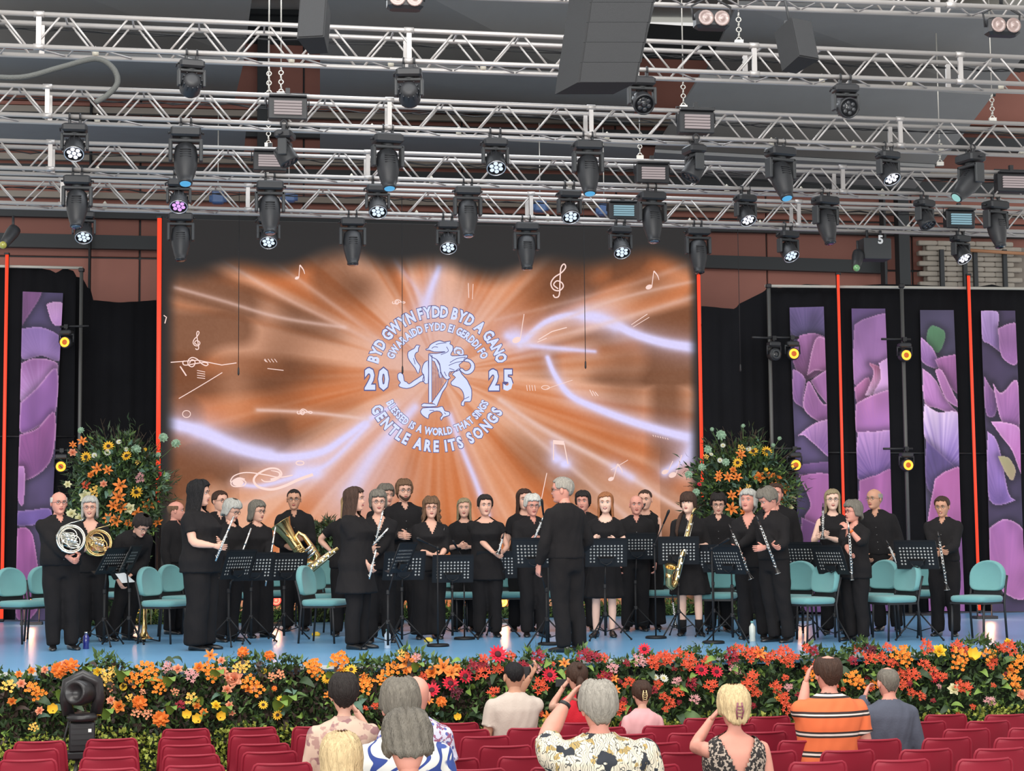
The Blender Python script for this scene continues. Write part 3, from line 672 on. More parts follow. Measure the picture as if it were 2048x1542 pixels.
desc = {('spot', 'blue'): 'long black stage lamp with a glowing blue lens', ('spot', 'dim'): 'long black stage lamp with a faint lens', ('spot', 'dark'): 'long dark unlit stage lamp', ('spot', 'teal'): 'long black lamp swung aside with a pale green lens',
        ('wash', 'off'): 'short black stage lamp, unlit', ('wash', 'white'): 'short round stage lamp with bright white cells', ('wash', 'pale'): 'short round stage lamp with bluish white cells', ('wash', 'purple'): 'short round stage lamp with purple cells'}
tot = {}
for f in FX: tot[(f[0], f[5], f[4])] = tot.get((f[0], f[5], f[4]), 0) + 1
for f in FX:
    k = (f[0], f[5], f[4]); i = cnt.get(k, 0); cnt[k] = i + 1
    lab = ('%s ' % ordn(i) if tot[k] > 1 else '') + desc[(f[0], f[5])] + (' from the left' if tot[k] > 1 else '') + ', ' + tn[f[4]]
    fixture(*f[:8], lab)
# strip blinders with five slats
def blinder(px, py, w_, h_, ti, c_, lab, mid=True):
    v = TR[ti][0] - .06; p = at_v(px, py, v); k = v / F_PX; W_, H_ = w_ * k, h_ * k
    o = empty('strobe_light', p, TH, lab, 'stage light', 'slatted strobe lights')
    m = MB(); m.box((0, .09, 0), (W_ + .06, .14, H_ + .05), bev=.01); m.box((0, .02, H_ / 2 + .035), (W_ + .04, .12, .02)); obj('housing', m, M_fix, o)
    m = MB(); m.tube([(-W_ / 2 - .05, .08, 0), (-W_ / 2 - .05, .08, H_ / 2 + .08), (W_ / 2 + .05, .08, H_ / 2 + .08), (W_ / 2 + .05, .08, 0)], .01, 5); m.box((0, .08, H_ / 2 + .1), (.05, .05, .08)); obj('bracket', m, M_fix, o)
    sl = MB(); sl.box((0, 0, 0), (W_ * .82, .03, H_ * .10)); me = sl.mesh('lamp_slat', c_)
    for q in range(5): link('lamp_slat', me, o, (0, 0, (q - 2) * H_ * .165))
M_s1 = emat('slat_pinkgrey', srgb(172, 158, 158), .9); M_s2 = emat('slat_teal', srgb(128, 165, 178), .95)
blinder(576, 215, 68, 36, 1, M_s1, 'slatted strobe light with grey pink lines on the second truss, left of centre')
blinder(540, 321, 56, 30, 2, M_s1, 'slatted strobe light on the third truss, left of centre')
blinder(1395, 243, 66, 38, 1, M_s1, 'slatted strobe light on the second truss, right of the speaker column')
blinder(1307, 346, 60, 32, 2, M_s1, 'slatted strobe light on the third truss, right of centre')
blinder(2028, 364, 60, 32, 2, M_s1, 'slatted strobe light at the right edge on the third truss')
blinder(1248, 421, 52, 28, 3, M_s2, 'slatted strobe light with bluish lines on the lowest truss, near the middle')
blinder(1923, 438, 55, 30, 3, M_s2, 'slatted strobe light with bluish lines on the lowest truss, at right')
# twin lens audience blinders
def mole(px, py, s, v, lab, dark=False):
    p = at_v(px, py, v); o = empty('twin_lens_light', p, TH, lab, 'stage light')
    m = MB(); m.box((0, .1, 0), (.36, .18, .19), bev=.03); obj('housing', m, M_fix, o)
    m = MB(); m.tube([(-.19, .1, 0), (-.21, .1, .15), (0, .1, .26), (.21, .1, .15), (.19, .1, 0)], .012, 6); m.tube([(0, .1, .26), (0, .1, .42)], .02, 6); obj('bracket', m, M_fix, o)
    ml = mat('warm_glass', srgb(150, 130, 125), .2, coat=1); q = MB(); q.lathe((0, .01, 0), (0, -1, 0), [(0, .08), (.02, .082), (.02, .06), (.005, .05), (.03, .025), (.035, .005)], 16, True); me = q.mesh('reflector', ml)
    for sx in (-1, 1): link('reflector', me, o, (sx * .085, 0, 0))
    o.scale = (s, s, s)
mole(1428, 36, .95, 16.3, 'twin lens warm light hanging at the top, right of the speaker column')
mole(2012, 50, .95, 16.3, 'twin lens light at the top right corner')
mole(812, -4, .95, 16.0, 'twin lens light cut off by the top edge, near the middle')
# speakers
def slab_box(mb, q0, q1):
    vs = list(q0) + list(q1); mb.add(vs, [(0, 1, 2, 3), (7, 6, 5, 4), (0, 4, 5, 1), (1, 5, 6, 2), (2, 6, 7, 3), (3, 7, 4, 0)], False)
M_spk = mat('speaker_cabinet', srgb(44, 45, 47), .85, bump=.2, bscale=200); M_grl = mat('speaker_grille', srgb(52, 53, 55), .9, bump=.4, bscale=300)
def box_speaker(px, py, v, yaw, lab, s=1):
    p = at_v(px, py, v); o = empty('box_speaker', p, TH + R(yaw), lab, 'speaker')
    m = MB(); W_, D_, H_ = .26, .30, .42
    vs = [(-W_ / 2, -D_ / 2, -H_ / 2), (W_ / 2, -D_ / 2, -H_ / 2), (W_ / 2 * .7, D_ / 2, -H_ / 2), (-W_ / 2 * .7, D_ / 2, -H_ / 2)]
    slab_box(m, vs, [(a, b, H_ / 2) for a, b, c in vs]); obj('cabinet', m, M_spk, o)
    g = MB(); g.box((0, -D_ / 2 - .006, 0), (W_ * .92, .012, H_ * .95), bev=.004); obj('grille', g, M_grl, o)
    t = MB(); t.tube([(-.06, .02, H_ / 2), (-.05, .02, H_ / 2 + .06), (.05, .0, H_ / 2 + .07), (.06, -.05, H_ / 2)], .012, 6); t.tube([(0, .01, H_ / 2 + .06), (0, .01, H_ / 2 + .6)], .012, 6); obj('rigging_bracket', t, M_fix2, o)
    o.scale = (s, s, s); o.rotation_euler = (R(-14), 0, TH + R(yaw)); return o
box_speaker(632, 52, 16.2, -18, 'grey box speaker hanging in front of the top truss, left of centre')
box_speaker(1590, 92, 16.0, 22, 'grey box speaker hanging in front of the top truss, at right')
la = empty('line_array_speaker', (0, 0, 0), 0, 'tall curved column of hanging line speakers in front of the top truss', 'speaker')
for k in range(6):
    v = 15.2; cx0 = 1258 - k * 7.5; cy = -55 + k * 40; hw = 68 - k * 1.5
    # each cabinet: front face + back face offset
    m = MB(); a = at_v(cx0 - hw, cy - 19.5, v); b = at_v(cx0 + hw, cy - 19.5, v); c = at_v(cx0 + hw - 7, cy + 20, v + .02); d = at_v(cx0 - hw - 5, cy + 20, v + .02)
    off = V * .45 - U * .12; m.add([d, c, b, a] + [Vector(q) + off for q in (d, c, b, a)], [(0, 1, 2, 3), (7, 6, 5, 4), (0, 4, 5, 1), (1, 5, 6, 2), (2, 6, 7, 3), (3, 7, 4, 0)], False)
    o = obj('speaker_cabinet', m, M_spk, la)
    g = MB(); w_ = (b - a) * .04; q = [d + w_, c - w_, b - w_, a + w_]; o2 = V * -.015; g.add([Vector(x) for x in q] + [Vector(x) + o2 for x in q], [(3, 2, 1, 0), (4, 5, 6, 7), (0, 1, 5, 4), (1, 2, 6, 5), (2, 3, 7, 6), (3, 0, 4, 7)], False); obj('grille', g, M_grl, o)
# beam light with a green lens and a black box numbered 5
v3 = TR[3][0]
p = at_v(1748, 500, v3 + .3); o = empty('projector_box', p, TH, 'black box marked with a white 5 under the lowest truss', 'lamp box')
m = MB(); m.box((0, 0, 0), (.40, .3, .30), bev=.01); obj('housing', m, M_fix2, o)
cu = bpy.data.curves.new('five', 'FONT'); cu.body = '5'; cu.size = .16; cu.offset = .006; cu.extrude = .002; to = bpy.data.objects.new('five', cu); C.objects.link(to)
me = bpy.data.meshes.new_from_object(to.evaluated_get(bpy.context.evaluated_depsgraph_get())); bpy.data.objects.remove(to)
me.materials.append(mat('white_digit', (.8, .8, .8), .6)); n5 = link('number_plate', me, o, (.0, -.156, .07)); n5.rotation_euler = (math.pi / 2, 0, 0)
m = MB(); m.tube([(-.1, 0, .15), (-.1, 0, .28)], .02, 6); m.tube([(.1, 0, .15), (.1, 0, .28)], .02, 6); obj('clamp', m, M_fix, o)
def ball_lamp(px, py, v, c_, lab):
    p = at_v(px, py, v); o = empty('profile_lamp', p, TH, lab, 'stage light')
    m = MB(); m.lathe((0, .02, 0), (.35, .6, .72), [(0, .055), (.12, .07), (.26, .085), (.34, .08), (.36, .03)], 14); obj('barrel', m, M_fix, o)
    q = MB(); q.ball((0, 0, 0), .05, 12, 8); obj('lens', q, c_, o)
    t = MB(); t.tube([(.1, .2, .2), (.1, .2, .42)], .018, 6); obj('bracket', t, M_fix, o)
ball_lamp(1713, 536, v3, mat('green_glass', srgb(120, 175, 115), .15, coat=1), 'profile lamp with a round green lens beside the box marked 5')
ball_lamp(6, 490, v3, mat('yellow_glass', srgb(170, 165, 70), .15, coat=1), 'profile lamp with a round yellow lens at the left edge')
# blue motor boxes behind the lowest truss
Mblue = mat('blue_hoist_paint', srgb(58, 84, 125), .5)
for px, py, lab in ((436, 395, 'blue hoist motor behind the lowest truss, leftmost of four'), (578, 392, 'blue hoist motor second from the left behind the lowest truss'), (1080, 412, 'blue hoist motor in the middle behind the lowest truss'), (1208, 420, 'blue hoist motor right of the middle behind the lowest truss')):
    v = v3 + 1.2; m = MB(); m.box((0, 0, 0), (.17, .14, .18), bev=.02); m.lathe((.0, 0, -.02), (1, 0, 0), [(-.12, .05), (.12, .05)], 10); o = tag(obj('hoist_motor', m, Mblue), lab, 'motor'); o.location = at_v(px, py, v); o.rotation_euler.z = TH
    k = MB(); k.tube([(0, 0, .08), (0, 0, 1.2)], .008, 5); obj('chain', k, M_chain, o)
# wires with small microphones hanging in front of the screen
for px, py, lab in ((477, 745, 'thin wire with a tiny microphone before the left part of the screen'), (805, 742, 'thin wire with a tiny microphone left of the emblem'), (1171, 732, 'thin wire with a tiny microphone right of the emblem'), (1481, 738, 'thin pale wire with a tiny microphone right of the screen')):
    v = TR[3][0] + .33; a = at_v(px, py, v); m = MB(); m.tube([a, Vector((a.x, a.y, TR[3][2](a.dot(U)) + .02))], .0045, 4); o = tag(obj('hanging_microphone', m, M_line2), lab, 'microphone'); q = MB(); q.lathe(a, (0, 0, -1), [(-.07, .006), (-.05, .011), (.02, .013), (.04, .004)], 8); obj('capsule', q, M_blk, o)
# thick cable loop at upper left
m = MB(); m.tube([at_v(x, y, 17.2) for x, y in smooth_poly([(-60, 150), (40, 155), (120, 135), (190, 118), (225, 135), (235, 165), (215, 190), (190, 205)], 5)], .028, 8)
tag(obj('cable_loop', m, mat('grey_cable_wrap', srgb(84, 86, 84), .8, bump=.5, bscale=80)), 'thick wrapped grey cable looping behind the top truss at upper left', 'cable')
# ------------------------------------------------------------------ drapes, banners, red light tubes
def at_pt(px, py, p): # on the vertical plane through p facing the stage frame
    return at_v(px, py, Vector(p).dot(V))
V_WL = at_z(100, 1241).dot(V); V_WR = at_z(1750, 1229).dot(V)
def drape(name, pxs, v, pbot, label, seed=0, fold=.05, m=None, n=None):
    """hanging cloth: pxs = [(px, top pixel row)...]"""
    random.seed(seed); top = [(at_v(a, b, v).dot(U), at_v(a, b, v).z) for a, b in pxs]; u0, u1 = top[0][0], top[-1][0]
    n = n or int(abs(u1 - u0) * 22) + 4; vs = []; fs = []
    us = np.linspace(u0, u1, n); zt_ = np.interp(us, [t[0] for t in top], [t[1] for t in top]); rows_ = 7
    for r in range(rows_):
        f = r / (rows_ - 1)
        for i, u_ in enumerate(us):
            a = fold * (.35 + .65 * f) * (math.sin(u_ * 16 + seed) * .6 + math.sin(u_ * 37 + 2 * seed) * .4)
            vs.append(tuple(S(u_, v + a, zt_[i] * (1 - f) + .02 * f)))
    for r in range(rows_ - 1):
        for i in range(n - 1): fs.append((r * n + i, (r + 1) * n + i, (r + 1) * n + i + 1, r * n + i + 1))
    mb = MB(); mb.add(vs, fs, True); o = tag(obj(name, mb, m or M_drape), label, 'curtain')
    md = o.modifiers.new('thick', 'SOLIDIFY'); md.thickness = .01
    return o
drape('black_drape', [(-70, 540), (18, 532), (60, 533), (100, 540), (112, 546), (128, 536), (146, 541), (152, 552)], V_WL, 1241, 'black curtain at far left behind the narrow flower banner', 1)
drape('black_drape', [(148, 553), (168, 556), (172, 574), (182, 578), (184, 600), (240, 605), (318, 600)], V_WL + .35, 1241, 'black curtain between the left banner and the screen', 2)
drape('black_drape', [(1403, 612), (1470, 618), (1478, 608), (1530, 582), (1536, 572)], V_WR + .3, 1230, 'black curtain immediately right of the screen', 3)
drape('black_drape', [(1534, 572), (1560, 576), (1590, 572), (1610, 568), (1700, 573), (1760, 568), (1845, 570), (1880, 572), (1900, 575), (1950, 574), (1984, 569), (2020, 576), (2110, 577)], V_WR, 1230, 'long black curtain at right behind the four flower banners', 4)
# pipe rails and uprights
M_pipe = mat('grey_pipe', srgb(92, 92, 90), .5, .3); M_pipew = mat('white_pipe', srgb(190, 186, 176), .5)
def pipe(name, a, b, v, r, m, lab, cat='pole'):
    mb = MB(); mb.tube([at_v(*a, v), at_v(*b, v)], r, 8); return tag(obj(name, mb, m), lab, cat)
pipe('curtain_rail', (-70, 531), (165, 536), V_WL - .06, .022, M_pipew, 'white rail holding the far left black curtain', 'rail')
pipe('curtain_rail', (1530, 572), (2110, 578), V_WR - .06, .022, M_pipew, 'pale rail holding the long right black curtain', 'rail')
def upright(px, py, v, lab):
    p = at_v(px, py, v); mb = MB(); mb.tube([(0, 0, 0), (0, 0, p.z)], .028, 8); o = tag(obj('lighting_boom', mb, M_pipe), lab, 'pole'); o.location = (p.x, p.y, 0)
    b = MB(); b.box((0, 0, .015), (.5, .4, .03)); obj('base_plate', b, M_blk, o)
    f = MB(); f.box((0, 0, p.z), (.08, .08, .06), bev=.01); obj('fitting', f, M_blk, o); return o
upright(163, 540, V_WL - .35, 'grey lighting pole beside the left banner')
upright(1537, 572, V_WR - .35, 'grey lighting pole right of the screen, its lamps to the right')
upright(1803, 572, V_WR - .35, 'grey lighting pole between the second and third right banners')
for a_, b_, lab in (((1640, 905), (2110, 908), 'low black rail crossing the right banners'), ((-40, 873), (150, 873), 'low black rail crossing the left banner')):
    pipe('cross_rail', a_, b_, (V_WR if a_[0] > 1000 else V_WL) - .02, .014, M_blk, lab, 'rail')
# petal banners -------------------------------------------------------------
def petals(X, Y, polys, bg, seed):
    n = noise2(X / 60, Y / 90, seed)[..., None]; col = np.array(bg[0]) + (np.array(bg[1]) - np.array(bg[0])) * n
    for pts, c0, c1, edge in polys:
        P = np.array(smooth_poly(pts + [pts[0]], 5)[:-1]); inside = np.zeros(X.shape, bool); j = len(P) - 1
        for i in range(len(P)):
            xi, yi = P[i]; xj, yj = P[j]; c = ((yi > Y) != (yj > Y)) & (X < (xj - xi) * (Y - yi) / (yj - yi + 1e-9) + xi); inside ^= c; j = i
        d, _ = seg_dist(X, Y, [tuple(q) for q in P] + [tuple(P[0])])
        cx, cy = P.mean(0); ang = np.arctan2(Y - P[:, 1].max(), X - cx); st = noise1(ang * 26 + 40, seed + 3)
        y0_, y1_ = P[:, 1].min(), P[:, 1].max(); f = np.clip((Y - y0_) / (y1_ - y0_ + 1), 0, 1); f = np.clip(f + (st - .5) * .35, 0, 1)
        pc = np.array(c0) + (np.array(c1) - np.array(c0)) * f[..., None]
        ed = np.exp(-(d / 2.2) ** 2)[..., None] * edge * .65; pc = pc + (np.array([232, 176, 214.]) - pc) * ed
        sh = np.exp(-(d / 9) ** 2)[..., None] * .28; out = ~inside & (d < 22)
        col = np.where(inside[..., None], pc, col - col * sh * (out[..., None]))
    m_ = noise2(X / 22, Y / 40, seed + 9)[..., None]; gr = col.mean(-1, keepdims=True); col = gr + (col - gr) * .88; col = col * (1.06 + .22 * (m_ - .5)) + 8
    return np.clip(col, 0, 255)
K = 2.8524
zr = lambda pts: zc(1330, 460, K, pts)
BN = [
 # name pts: px corners (tl, tr, br, bl)
 ([(1579, 615), (1648, 613), (1665, 1224), (1601, 1224)], V_WR - .10, [[82, 66, 108], [62, 54, 88]],
  [(zr([(700, 440), (920, 440), (920, 600), (760, 610), (710, 560)]), (98, 78, 128), (64, 56, 92), .1),
   (zr([(770, 600), (860, 590), (940, 640), (940, 760), (800, 860), (740, 780), (730, 700)]), (150, 92, 148), (118, 66, 112), .5),
   (zr([(810, 830), (860, 620), (940, 650), (940, 800), (860, 800)]), (158, 96, 146), (140, 80, 130), .8),
   (zr([(730, 790), (800, 850), (790, 1000), (860, 1060), (780, 1010), (730, 960)]), (146, 96, 160), (110, 70, 130), .6),
   (zr([(830, 860), (940, 800), (960, 940), (950, 1010), (880, 940)]), (170, 104, 168), (150, 88, 150), .9),
   (zr([(810, 870), (830, 870), (900, 990), (960, 990), (960, 1110), (870, 1090), (790, 1010)]), (160, 98, 158), (134, 78, 138), .8),
   (zr([(750, 1180), (860, 1100), (960, 1100), (960, 1300), (850, 1220), (790, 1170)]), (186, 130, 190), (120, 80, 150), .8),
   (zr([(760, 1340), (960, 1330), (960, 1450), (770, 1400)]), (100, 66, 120), (84, 60, 110), .2),
   (zr([(760, 1400), (960, 1410), (960, 1700), (800, 1650), (830, 1560)]), (150, 84, 146), (160, 88, 150), .5),
   (zr([(780, 1640), (900, 1700), (980, 1800), (980, 2250), (760, 2250)]), (110, 62, 118), (96, 60, 116), .6)]),
 ([(1703, 617), (1771, 617), (1791, 1222), (1723, 1222)], V_WR - .10, [[104, 76, 130], [84, 62, 110]],
  [(zr([(1080, 540), (1160, 500), (1290, 500), (1290, 800), (1200, 860), (1080, 880)]), (138, 92, 150), (150, 100, 158), .4),
   (zr([(1080, 900), (1160, 840), (1170, 940), (1100, 990)]), (176, 100, 152), (150, 84, 140), .6),
   (zr([(1140, 945), (1190, 820), (1165, 760), (1240, 790), (1240, 840), (1200, 930)]), (160, 80, 118), (222, 170, 216), .7),
   (zr([(1220, 760), (1290, 740), (1290, 940), (1190, 940), (1230, 850)]), (190, 140, 196), (200, 146, 202), .7),
   (zr([(1090, 990), (1190, 940), (1300, 930), (1300, 1160), (1180, 1160), (1090, 1150)]), (176, 106, 168), (164, 100, 176), .9),
   (zr([(1100, 1150), (1200, 1150), (1310, 1160), (1310, 1390), (1100, 1420)]), (188, 136, 200), (104, 74, 148), .8),
   (zr([(1110, 1430), (1200, 1400), (1320, 1400), (1320, 1900), (1110, 1900)]), (160, 86, 150), (130, 70, 130), .5),
   (zr([(1110, 1700), (1200, 1650), (1330, 1720), (1330, 2250), (1110, 2250)]), (120, 72, 130), (100, 66, 124), .5)]),
 ([(1840, 620), (1908, 620), (1929, 1222), (1858, 1222)], V_WR - .10, [[76, 66, 96], [62, 56, 82]],
  [(zr([(1500, 570), (1530, 545), (1600, 590), (1560, 700), (1495, 640)]), (78, 124, 88), (70, 110, 78), .1),
   (zr([(1460, 610), (1530, 680), (1560, 760), (1540, 790), (1460, 740)]), (170, 120, 184), (130, 84, 150), .7),
   (zr([(1540, 740), (1600, 720), (1680, 730), (1680, 930), (1600, 860)]), (156, 90, 150), (120, 66, 120), .6),
   (zr([(1470, 790), (1540, 850), (1600, 960), (1680, 1060), (1560, 1020), (1480, 980)]), (190, 124, 190), (160, 98, 166), .9),
   (zr([(1540, 800), (1580, 800), (1640, 920), (1680, 1010), (1600, 960)]), (176, 108, 170), (150, 90, 150), .8),
   (zr([(1480, 990), (1560, 1040), (1680, 1060), (1690, 1380), (1600, 1320), (1480, 1180)]), (216, 186, 222), (108, 80, 160), .6),
   (zr([(1490, 1200), (1600, 1300), (1690, 1400), (1690, 1560), (1500, 1480)]), (90, 70, 130), (70, 54, 96), .3),
   (zr([(1540, 1420), (1620, 1370), (1700, 1400), (1720, 1900), (1500, 1800)]), (164, 84, 144), (170, 90, 156), .7),
   (zr([(1500, 1750), (1620, 1700), (1730, 1800), (1730, 2250), (1500, 2250)]), (110, 66, 122), (150, 84, 150), .7)]),
 ([(1962, 621), (2031, 621), (2052, 1222), (1984, 1222)], V_WR - .10, [[70, 54, 88], [58, 48, 76]],
  [(zr([(1800, 460), (1900, 470), (1900, 580), (1930, 700), (1850, 650), (1810, 620)]), (176, 140, 200), (130, 96, 160), .5),
   (zr([(1900, 560), (2010, 540), (2010, 760), (1920, 720)]), (160, 104, 164), (130, 80, 138), .6),
   (zr([(1820, 830), (1860, 900), (1900, 960), (1880, 1060), (1830, 1040)]), (150, 96, 156), (100, 64, 120), .5),
   (zr([(1870, 870), (1920, 930), (2010, 860), (2020, 1130), (1920, 1090)]), (176, 108, 172), (130, 78, 140), .9),
   (zr([(1860, 1095), (1950, 1100), (2030, 1150), (2040, 1400), (1980, 1260), (1920, 1180)]), (190, 120, 186), (170, 90, 160), .9),
   (zr([(1840, 1150), (1900, 1220), (1960, 1500), (2000, 1540), (1850, 1540)]), (150, 110, 180), (110, 80, 150), .6),
   (zr([(1900, 1290), (1960, 1300), (2000, 1370), (1980, 1430), (1940, 1380)]), (150, 140, 100), (150, 130, 100), .2),
   (zr([(1850, 1700), (1950, 1650), (2060, 1750), (2060, 2100), (1870, 2000)]), (150, 86, 150), (170, 96, 160), .8)]),
 ([(45, 583), (126, 586), (94, 1240), (30, 1240)], V_WL - .10, [[84, 66, 110], [66, 56, 92]],
  [(zc(0, 480, 2.0289, [(92, 208), (170, 210), (100, 330), (90, 340)]), (120, 72, 122), (100, 60, 104), .2),
   (zc(0, 480, 2.0289, [(188, 262), (215, 252), (258, 262), (258, 340), (215, 340)]), (190, 138, 190), (160, 112, 172), .5),
   (zc(0, 480, 2.0289, [(88, 360), (170, 355), (250, 400), (240, 490), (170, 470), (88, 480)]), (128, 96, 160), (150, 112, 178), .4),
   (zc(0, 480, 2.0289, [(86, 500), (140, 480), (215, 490), (236, 520), (200, 600), (86, 660)]), (150, 92, 156), (176, 130, 190), .8),
   (zc(0, 480, 2.0289, [(84, 660), (150, 600), (230, 520), (225, 700), (150, 760), (82, 780)]), (136, 84, 150), (130, 78, 150), .8),
   (zc(0, 480, 2.0289, [(80, 790), (150, 765), (222, 700), (212, 880), (140, 960), (76, 960)]), (140, 72, 134), (110, 60, 116), .7),
   (zc(0, 480, 2.0289, [(72, 920), (100, 930), (95, 1070), (72, 1050)]), (170, 110, 176), (160, 100, 166), .5),
   (zc(0, 480, 2.0289, [(72, 1100), (130, 1095), (200, 1090), (200, 1140), (72, 1160)]), (110, 84, 160), (100, 76, 150), .5),
   (zc(0, 480, 2.0289, [(70, 1170), (110, 1170), (140, 1230), (160, 1480), (66, 1530)]), (150, 76, 142), (120, 60, 120), .6)])]
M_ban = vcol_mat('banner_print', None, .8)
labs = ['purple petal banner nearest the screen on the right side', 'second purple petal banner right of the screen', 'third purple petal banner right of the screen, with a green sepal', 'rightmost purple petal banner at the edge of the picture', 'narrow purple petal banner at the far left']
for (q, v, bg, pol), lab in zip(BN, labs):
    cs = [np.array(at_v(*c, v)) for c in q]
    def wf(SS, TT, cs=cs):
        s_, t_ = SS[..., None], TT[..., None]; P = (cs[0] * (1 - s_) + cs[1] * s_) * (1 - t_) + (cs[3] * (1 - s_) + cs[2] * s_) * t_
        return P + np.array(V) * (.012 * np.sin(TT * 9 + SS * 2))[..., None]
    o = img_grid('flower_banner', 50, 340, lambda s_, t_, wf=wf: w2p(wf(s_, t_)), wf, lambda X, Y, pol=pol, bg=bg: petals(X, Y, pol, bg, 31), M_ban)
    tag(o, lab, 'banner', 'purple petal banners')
# red light tubes ---------------------------------------------------------------
M_red = emat('red_tube_glow', srgb(252, 66, 36), 1.15); M_redhot = emat('red_tube_core', srgb(255, 92, 66), 1.3)
def tube_light(a, b, v, lab, r=.028):
    pa, pb = at_v(*a, v), at_v(*b, v); pb = Vector((pb.x, pb.y, pb.z if b[1] < 1100 else .02))
    mb = MB(); mb.tube([pa, pb], r, 8); o = tag(obj('light_tube', mb, M_red), lab, 'light tube', 'red light tubes')
    pf = pb + (pb - pa) * (pb.z / (pa.z - pb.z)); h = MB(); h.tube([pa + V * .03, pf + V * .03], r * 1.25, 6); obj('backing_profile', h, M_blk, o)
    for p in (pa, pb):
        e = MB(); e.box(p + Vector((0, 0, .01)), (.07, .07, .03)); obj('end_cap', e, M_blk, o)
tube_light((319, 436), (316, 1010), V_LED - .08, 'tall red light tube at the left edge of the screen', .032)
tube_light((1397, 549), (1405, 1005), V_LED - .08, 'red light tube at the right edge of the screen', .026)
tube_light((14, 509), (3, 1243), V_WL - .14, 'red light tube at the far left edge of the picture', .025)
tube_light((1676, 549), (1692, 1225), V_WR - .14, 'red light tube between the first and second right banners', .02)
tube_light((1937, 551), (1959, 1225), V_WR - .14, 'red light tube between the third and fourth right banners', .022)
# boom lamps with glowing amber rings
M_amb = emat('amber_ring', srgb(255, 160, 44), 2.4); M_ambc = emat('amber_core', srgb(200, 90, 20), 1.0)
def boom(px, py, v, yaw, lab, lit=True, sgn=1):
    p = at_v(px, py, v); o = empty('boom_light', p, TH + R(yaw), lab, 'stage light', 'boom lamps with amber rings' if lit else None)
    m = MB(); m.lathe((0, .03, 0), (0, 1, 0), [(0, .088), (.02, .092), (.1, .09), (.16, .07), (.17, .02)], 16); obj('head', m, M_fix, o)
    y = MB(); y.tube([(-.105, .09, 0), (-.11, .09, .12), (.11, .09, .12), (.105, .09, 0)], .016, 6); y.box((0, .09, .15), (.18, .13, .07), bev=.015); obj('yoke', y, M_fix, o)
    c = MB(); c.tube([(0, .09, .18), (0, .09, .24)], .02, 6); c.tube([(-.35 * sgn, .09, .24), (.1 * sgn, .09, .24)], .018, 6); c.box((0, .09, .24), (.06, .06, .06)); obj('clamp', c, M_blk, o)
    l = MB(); l.torus((0, .022, 0), (0, 1, 0), .056, .017, 22, 8); obj('lens_ring', l, M_amb if lit else M_fix2, o)
    k = MB(); k.lathe((0, .03, 0), (0, -1, 0), [(0, .05), (.006, .045), (.01, .01)], 14); obj('lens', k, M_ambc if lit else M_gl, o)
boom(128, 684, V_WL - .55, -18, 'upper amber ring lamp on the left lighting pole', sgn=-1)
boom(121, 933, V_WL - .55, -8, 'lower amber ring lamp on the left lighting pole', sgn=-1)
boom(1589, 707, V_WR - .5, 0, 'upper amber ring lamp on the pole nearest the screen'); boom(1593, 930, V_WR - .5, 0, 'lower amber ring lamp on the pole nearest the screen')
boom(1814, 710, V_WR - .5, 0, 'upper amber ring lamp on the right hand pole'); boom(1818, 930, V_WR - .5, 0, 'lower amber ring lamp on the right hand pole')
boom(1554, 708, V_WR - .5, 10, 'unlit boom lamp left of the upper amber lamp near the screen', lit=False)
# ------------------------------------------------------------------ people builder
PEND = []
def finish_all():
    dg = bpy.context.evaluated_depsgraph_get(); res = []
    for o, fn in PEND: res.append(bpy.data.meshes.new_from_object(o.evaluated_get(dg)))
    for (o, fn), me in zip(PEND, res):
        mats_ = list(o.data.materials); o.modifiers.clear(); old = o.data; o.data = me
        me.materials.clear()
        for m in mats_: me.materials.append(m)
        if fn: fn(me)
        me.polygons.foreach_set('use_smooth', [True] * len(me.polygons)) if fn is None or not getattr(fn, 'keep', False) else None
        if old.users == 0: bpy.data.meshes.remove(old)
def relax(co, edges, n, it=2, k=.5):
    for _ in range(it):
        acc = np.zeros_like(co); cnt = np.zeros(n); np.add.at(acc, edges[:, 0], co[edges[:, 1]]); np.add.at(acc, edges[:, 1], co[edges[:, 0]])
        np.add.at(cnt, edges[:, 0], 1); np.add.at(cnt, edges[:, 1], 1); cnt[cnt == 0] = 1
        co = co * (1 - k) + acc / cnt[:, None] * k
    return co
def me_arrays(me):
    n = len(me.vertices); co = np.zeros(n * 3); me.vertices.foreach_get('co', co); e = np.zeros(len(me.edges) * 2, int); me.edges.foreach_get('vertices', e)
    return n, co.reshape(-1, 3), e.reshape(-1, 2)
def wrinkle(me, amp, freq, seed, stretch=(1, 1, .45), it=2):
    n, co, e = me_arrays(me); co = relax(co, e, n, it)
    nor = np.zeros(n * 3); me.vertices.foreach_get('normal', nor); nor = nor.reshape(-1, 3)
    x = co * np.array(stretch) * freq + seed
    d = np.sin(x[:, 0] * 1.7 + 2 * np.sin(x[:, 2] * 1.3 + x[:, 1])) * np.sin(x[:, 2] * 2.1 + 1.7 * np.sin(x[:, 0] * 1.1 - x[:, 1] * 1.4)) + .5 * np.sin(x[:, 0] * 4.1 + x[:, 2] * 3.3 + 2 * np.sin(x[:, 1] * 3))
    co = co + nor * (d * amp)[:, None]; me.vertices.foreach_set('co', co.reshape(-1)); me.update(); return co
def drop_faces(me, mask_fn):
    """delete faces whose centre satisfies mask_fn(centres)"""
    n = len(me.polygons); c = np.zeros(n * 3); me.polygons.foreach_get('center', c); m = mask_fn(c.reshape(-1, 3))
    if not m.any(): return
    import bmesh
    bm = bmesh.new(); bm.from_mesh(me); bm.faces.ensure_lookup_table(); bmesh.ops.delete(bm, geom=[bm.faces[i] for i in np.nonzero(m)[0]], context='FACES'); bm.to_mesh(me); bm.free()
def ifn(x, xs, ys): return float(np.interp(x, xs, ys))
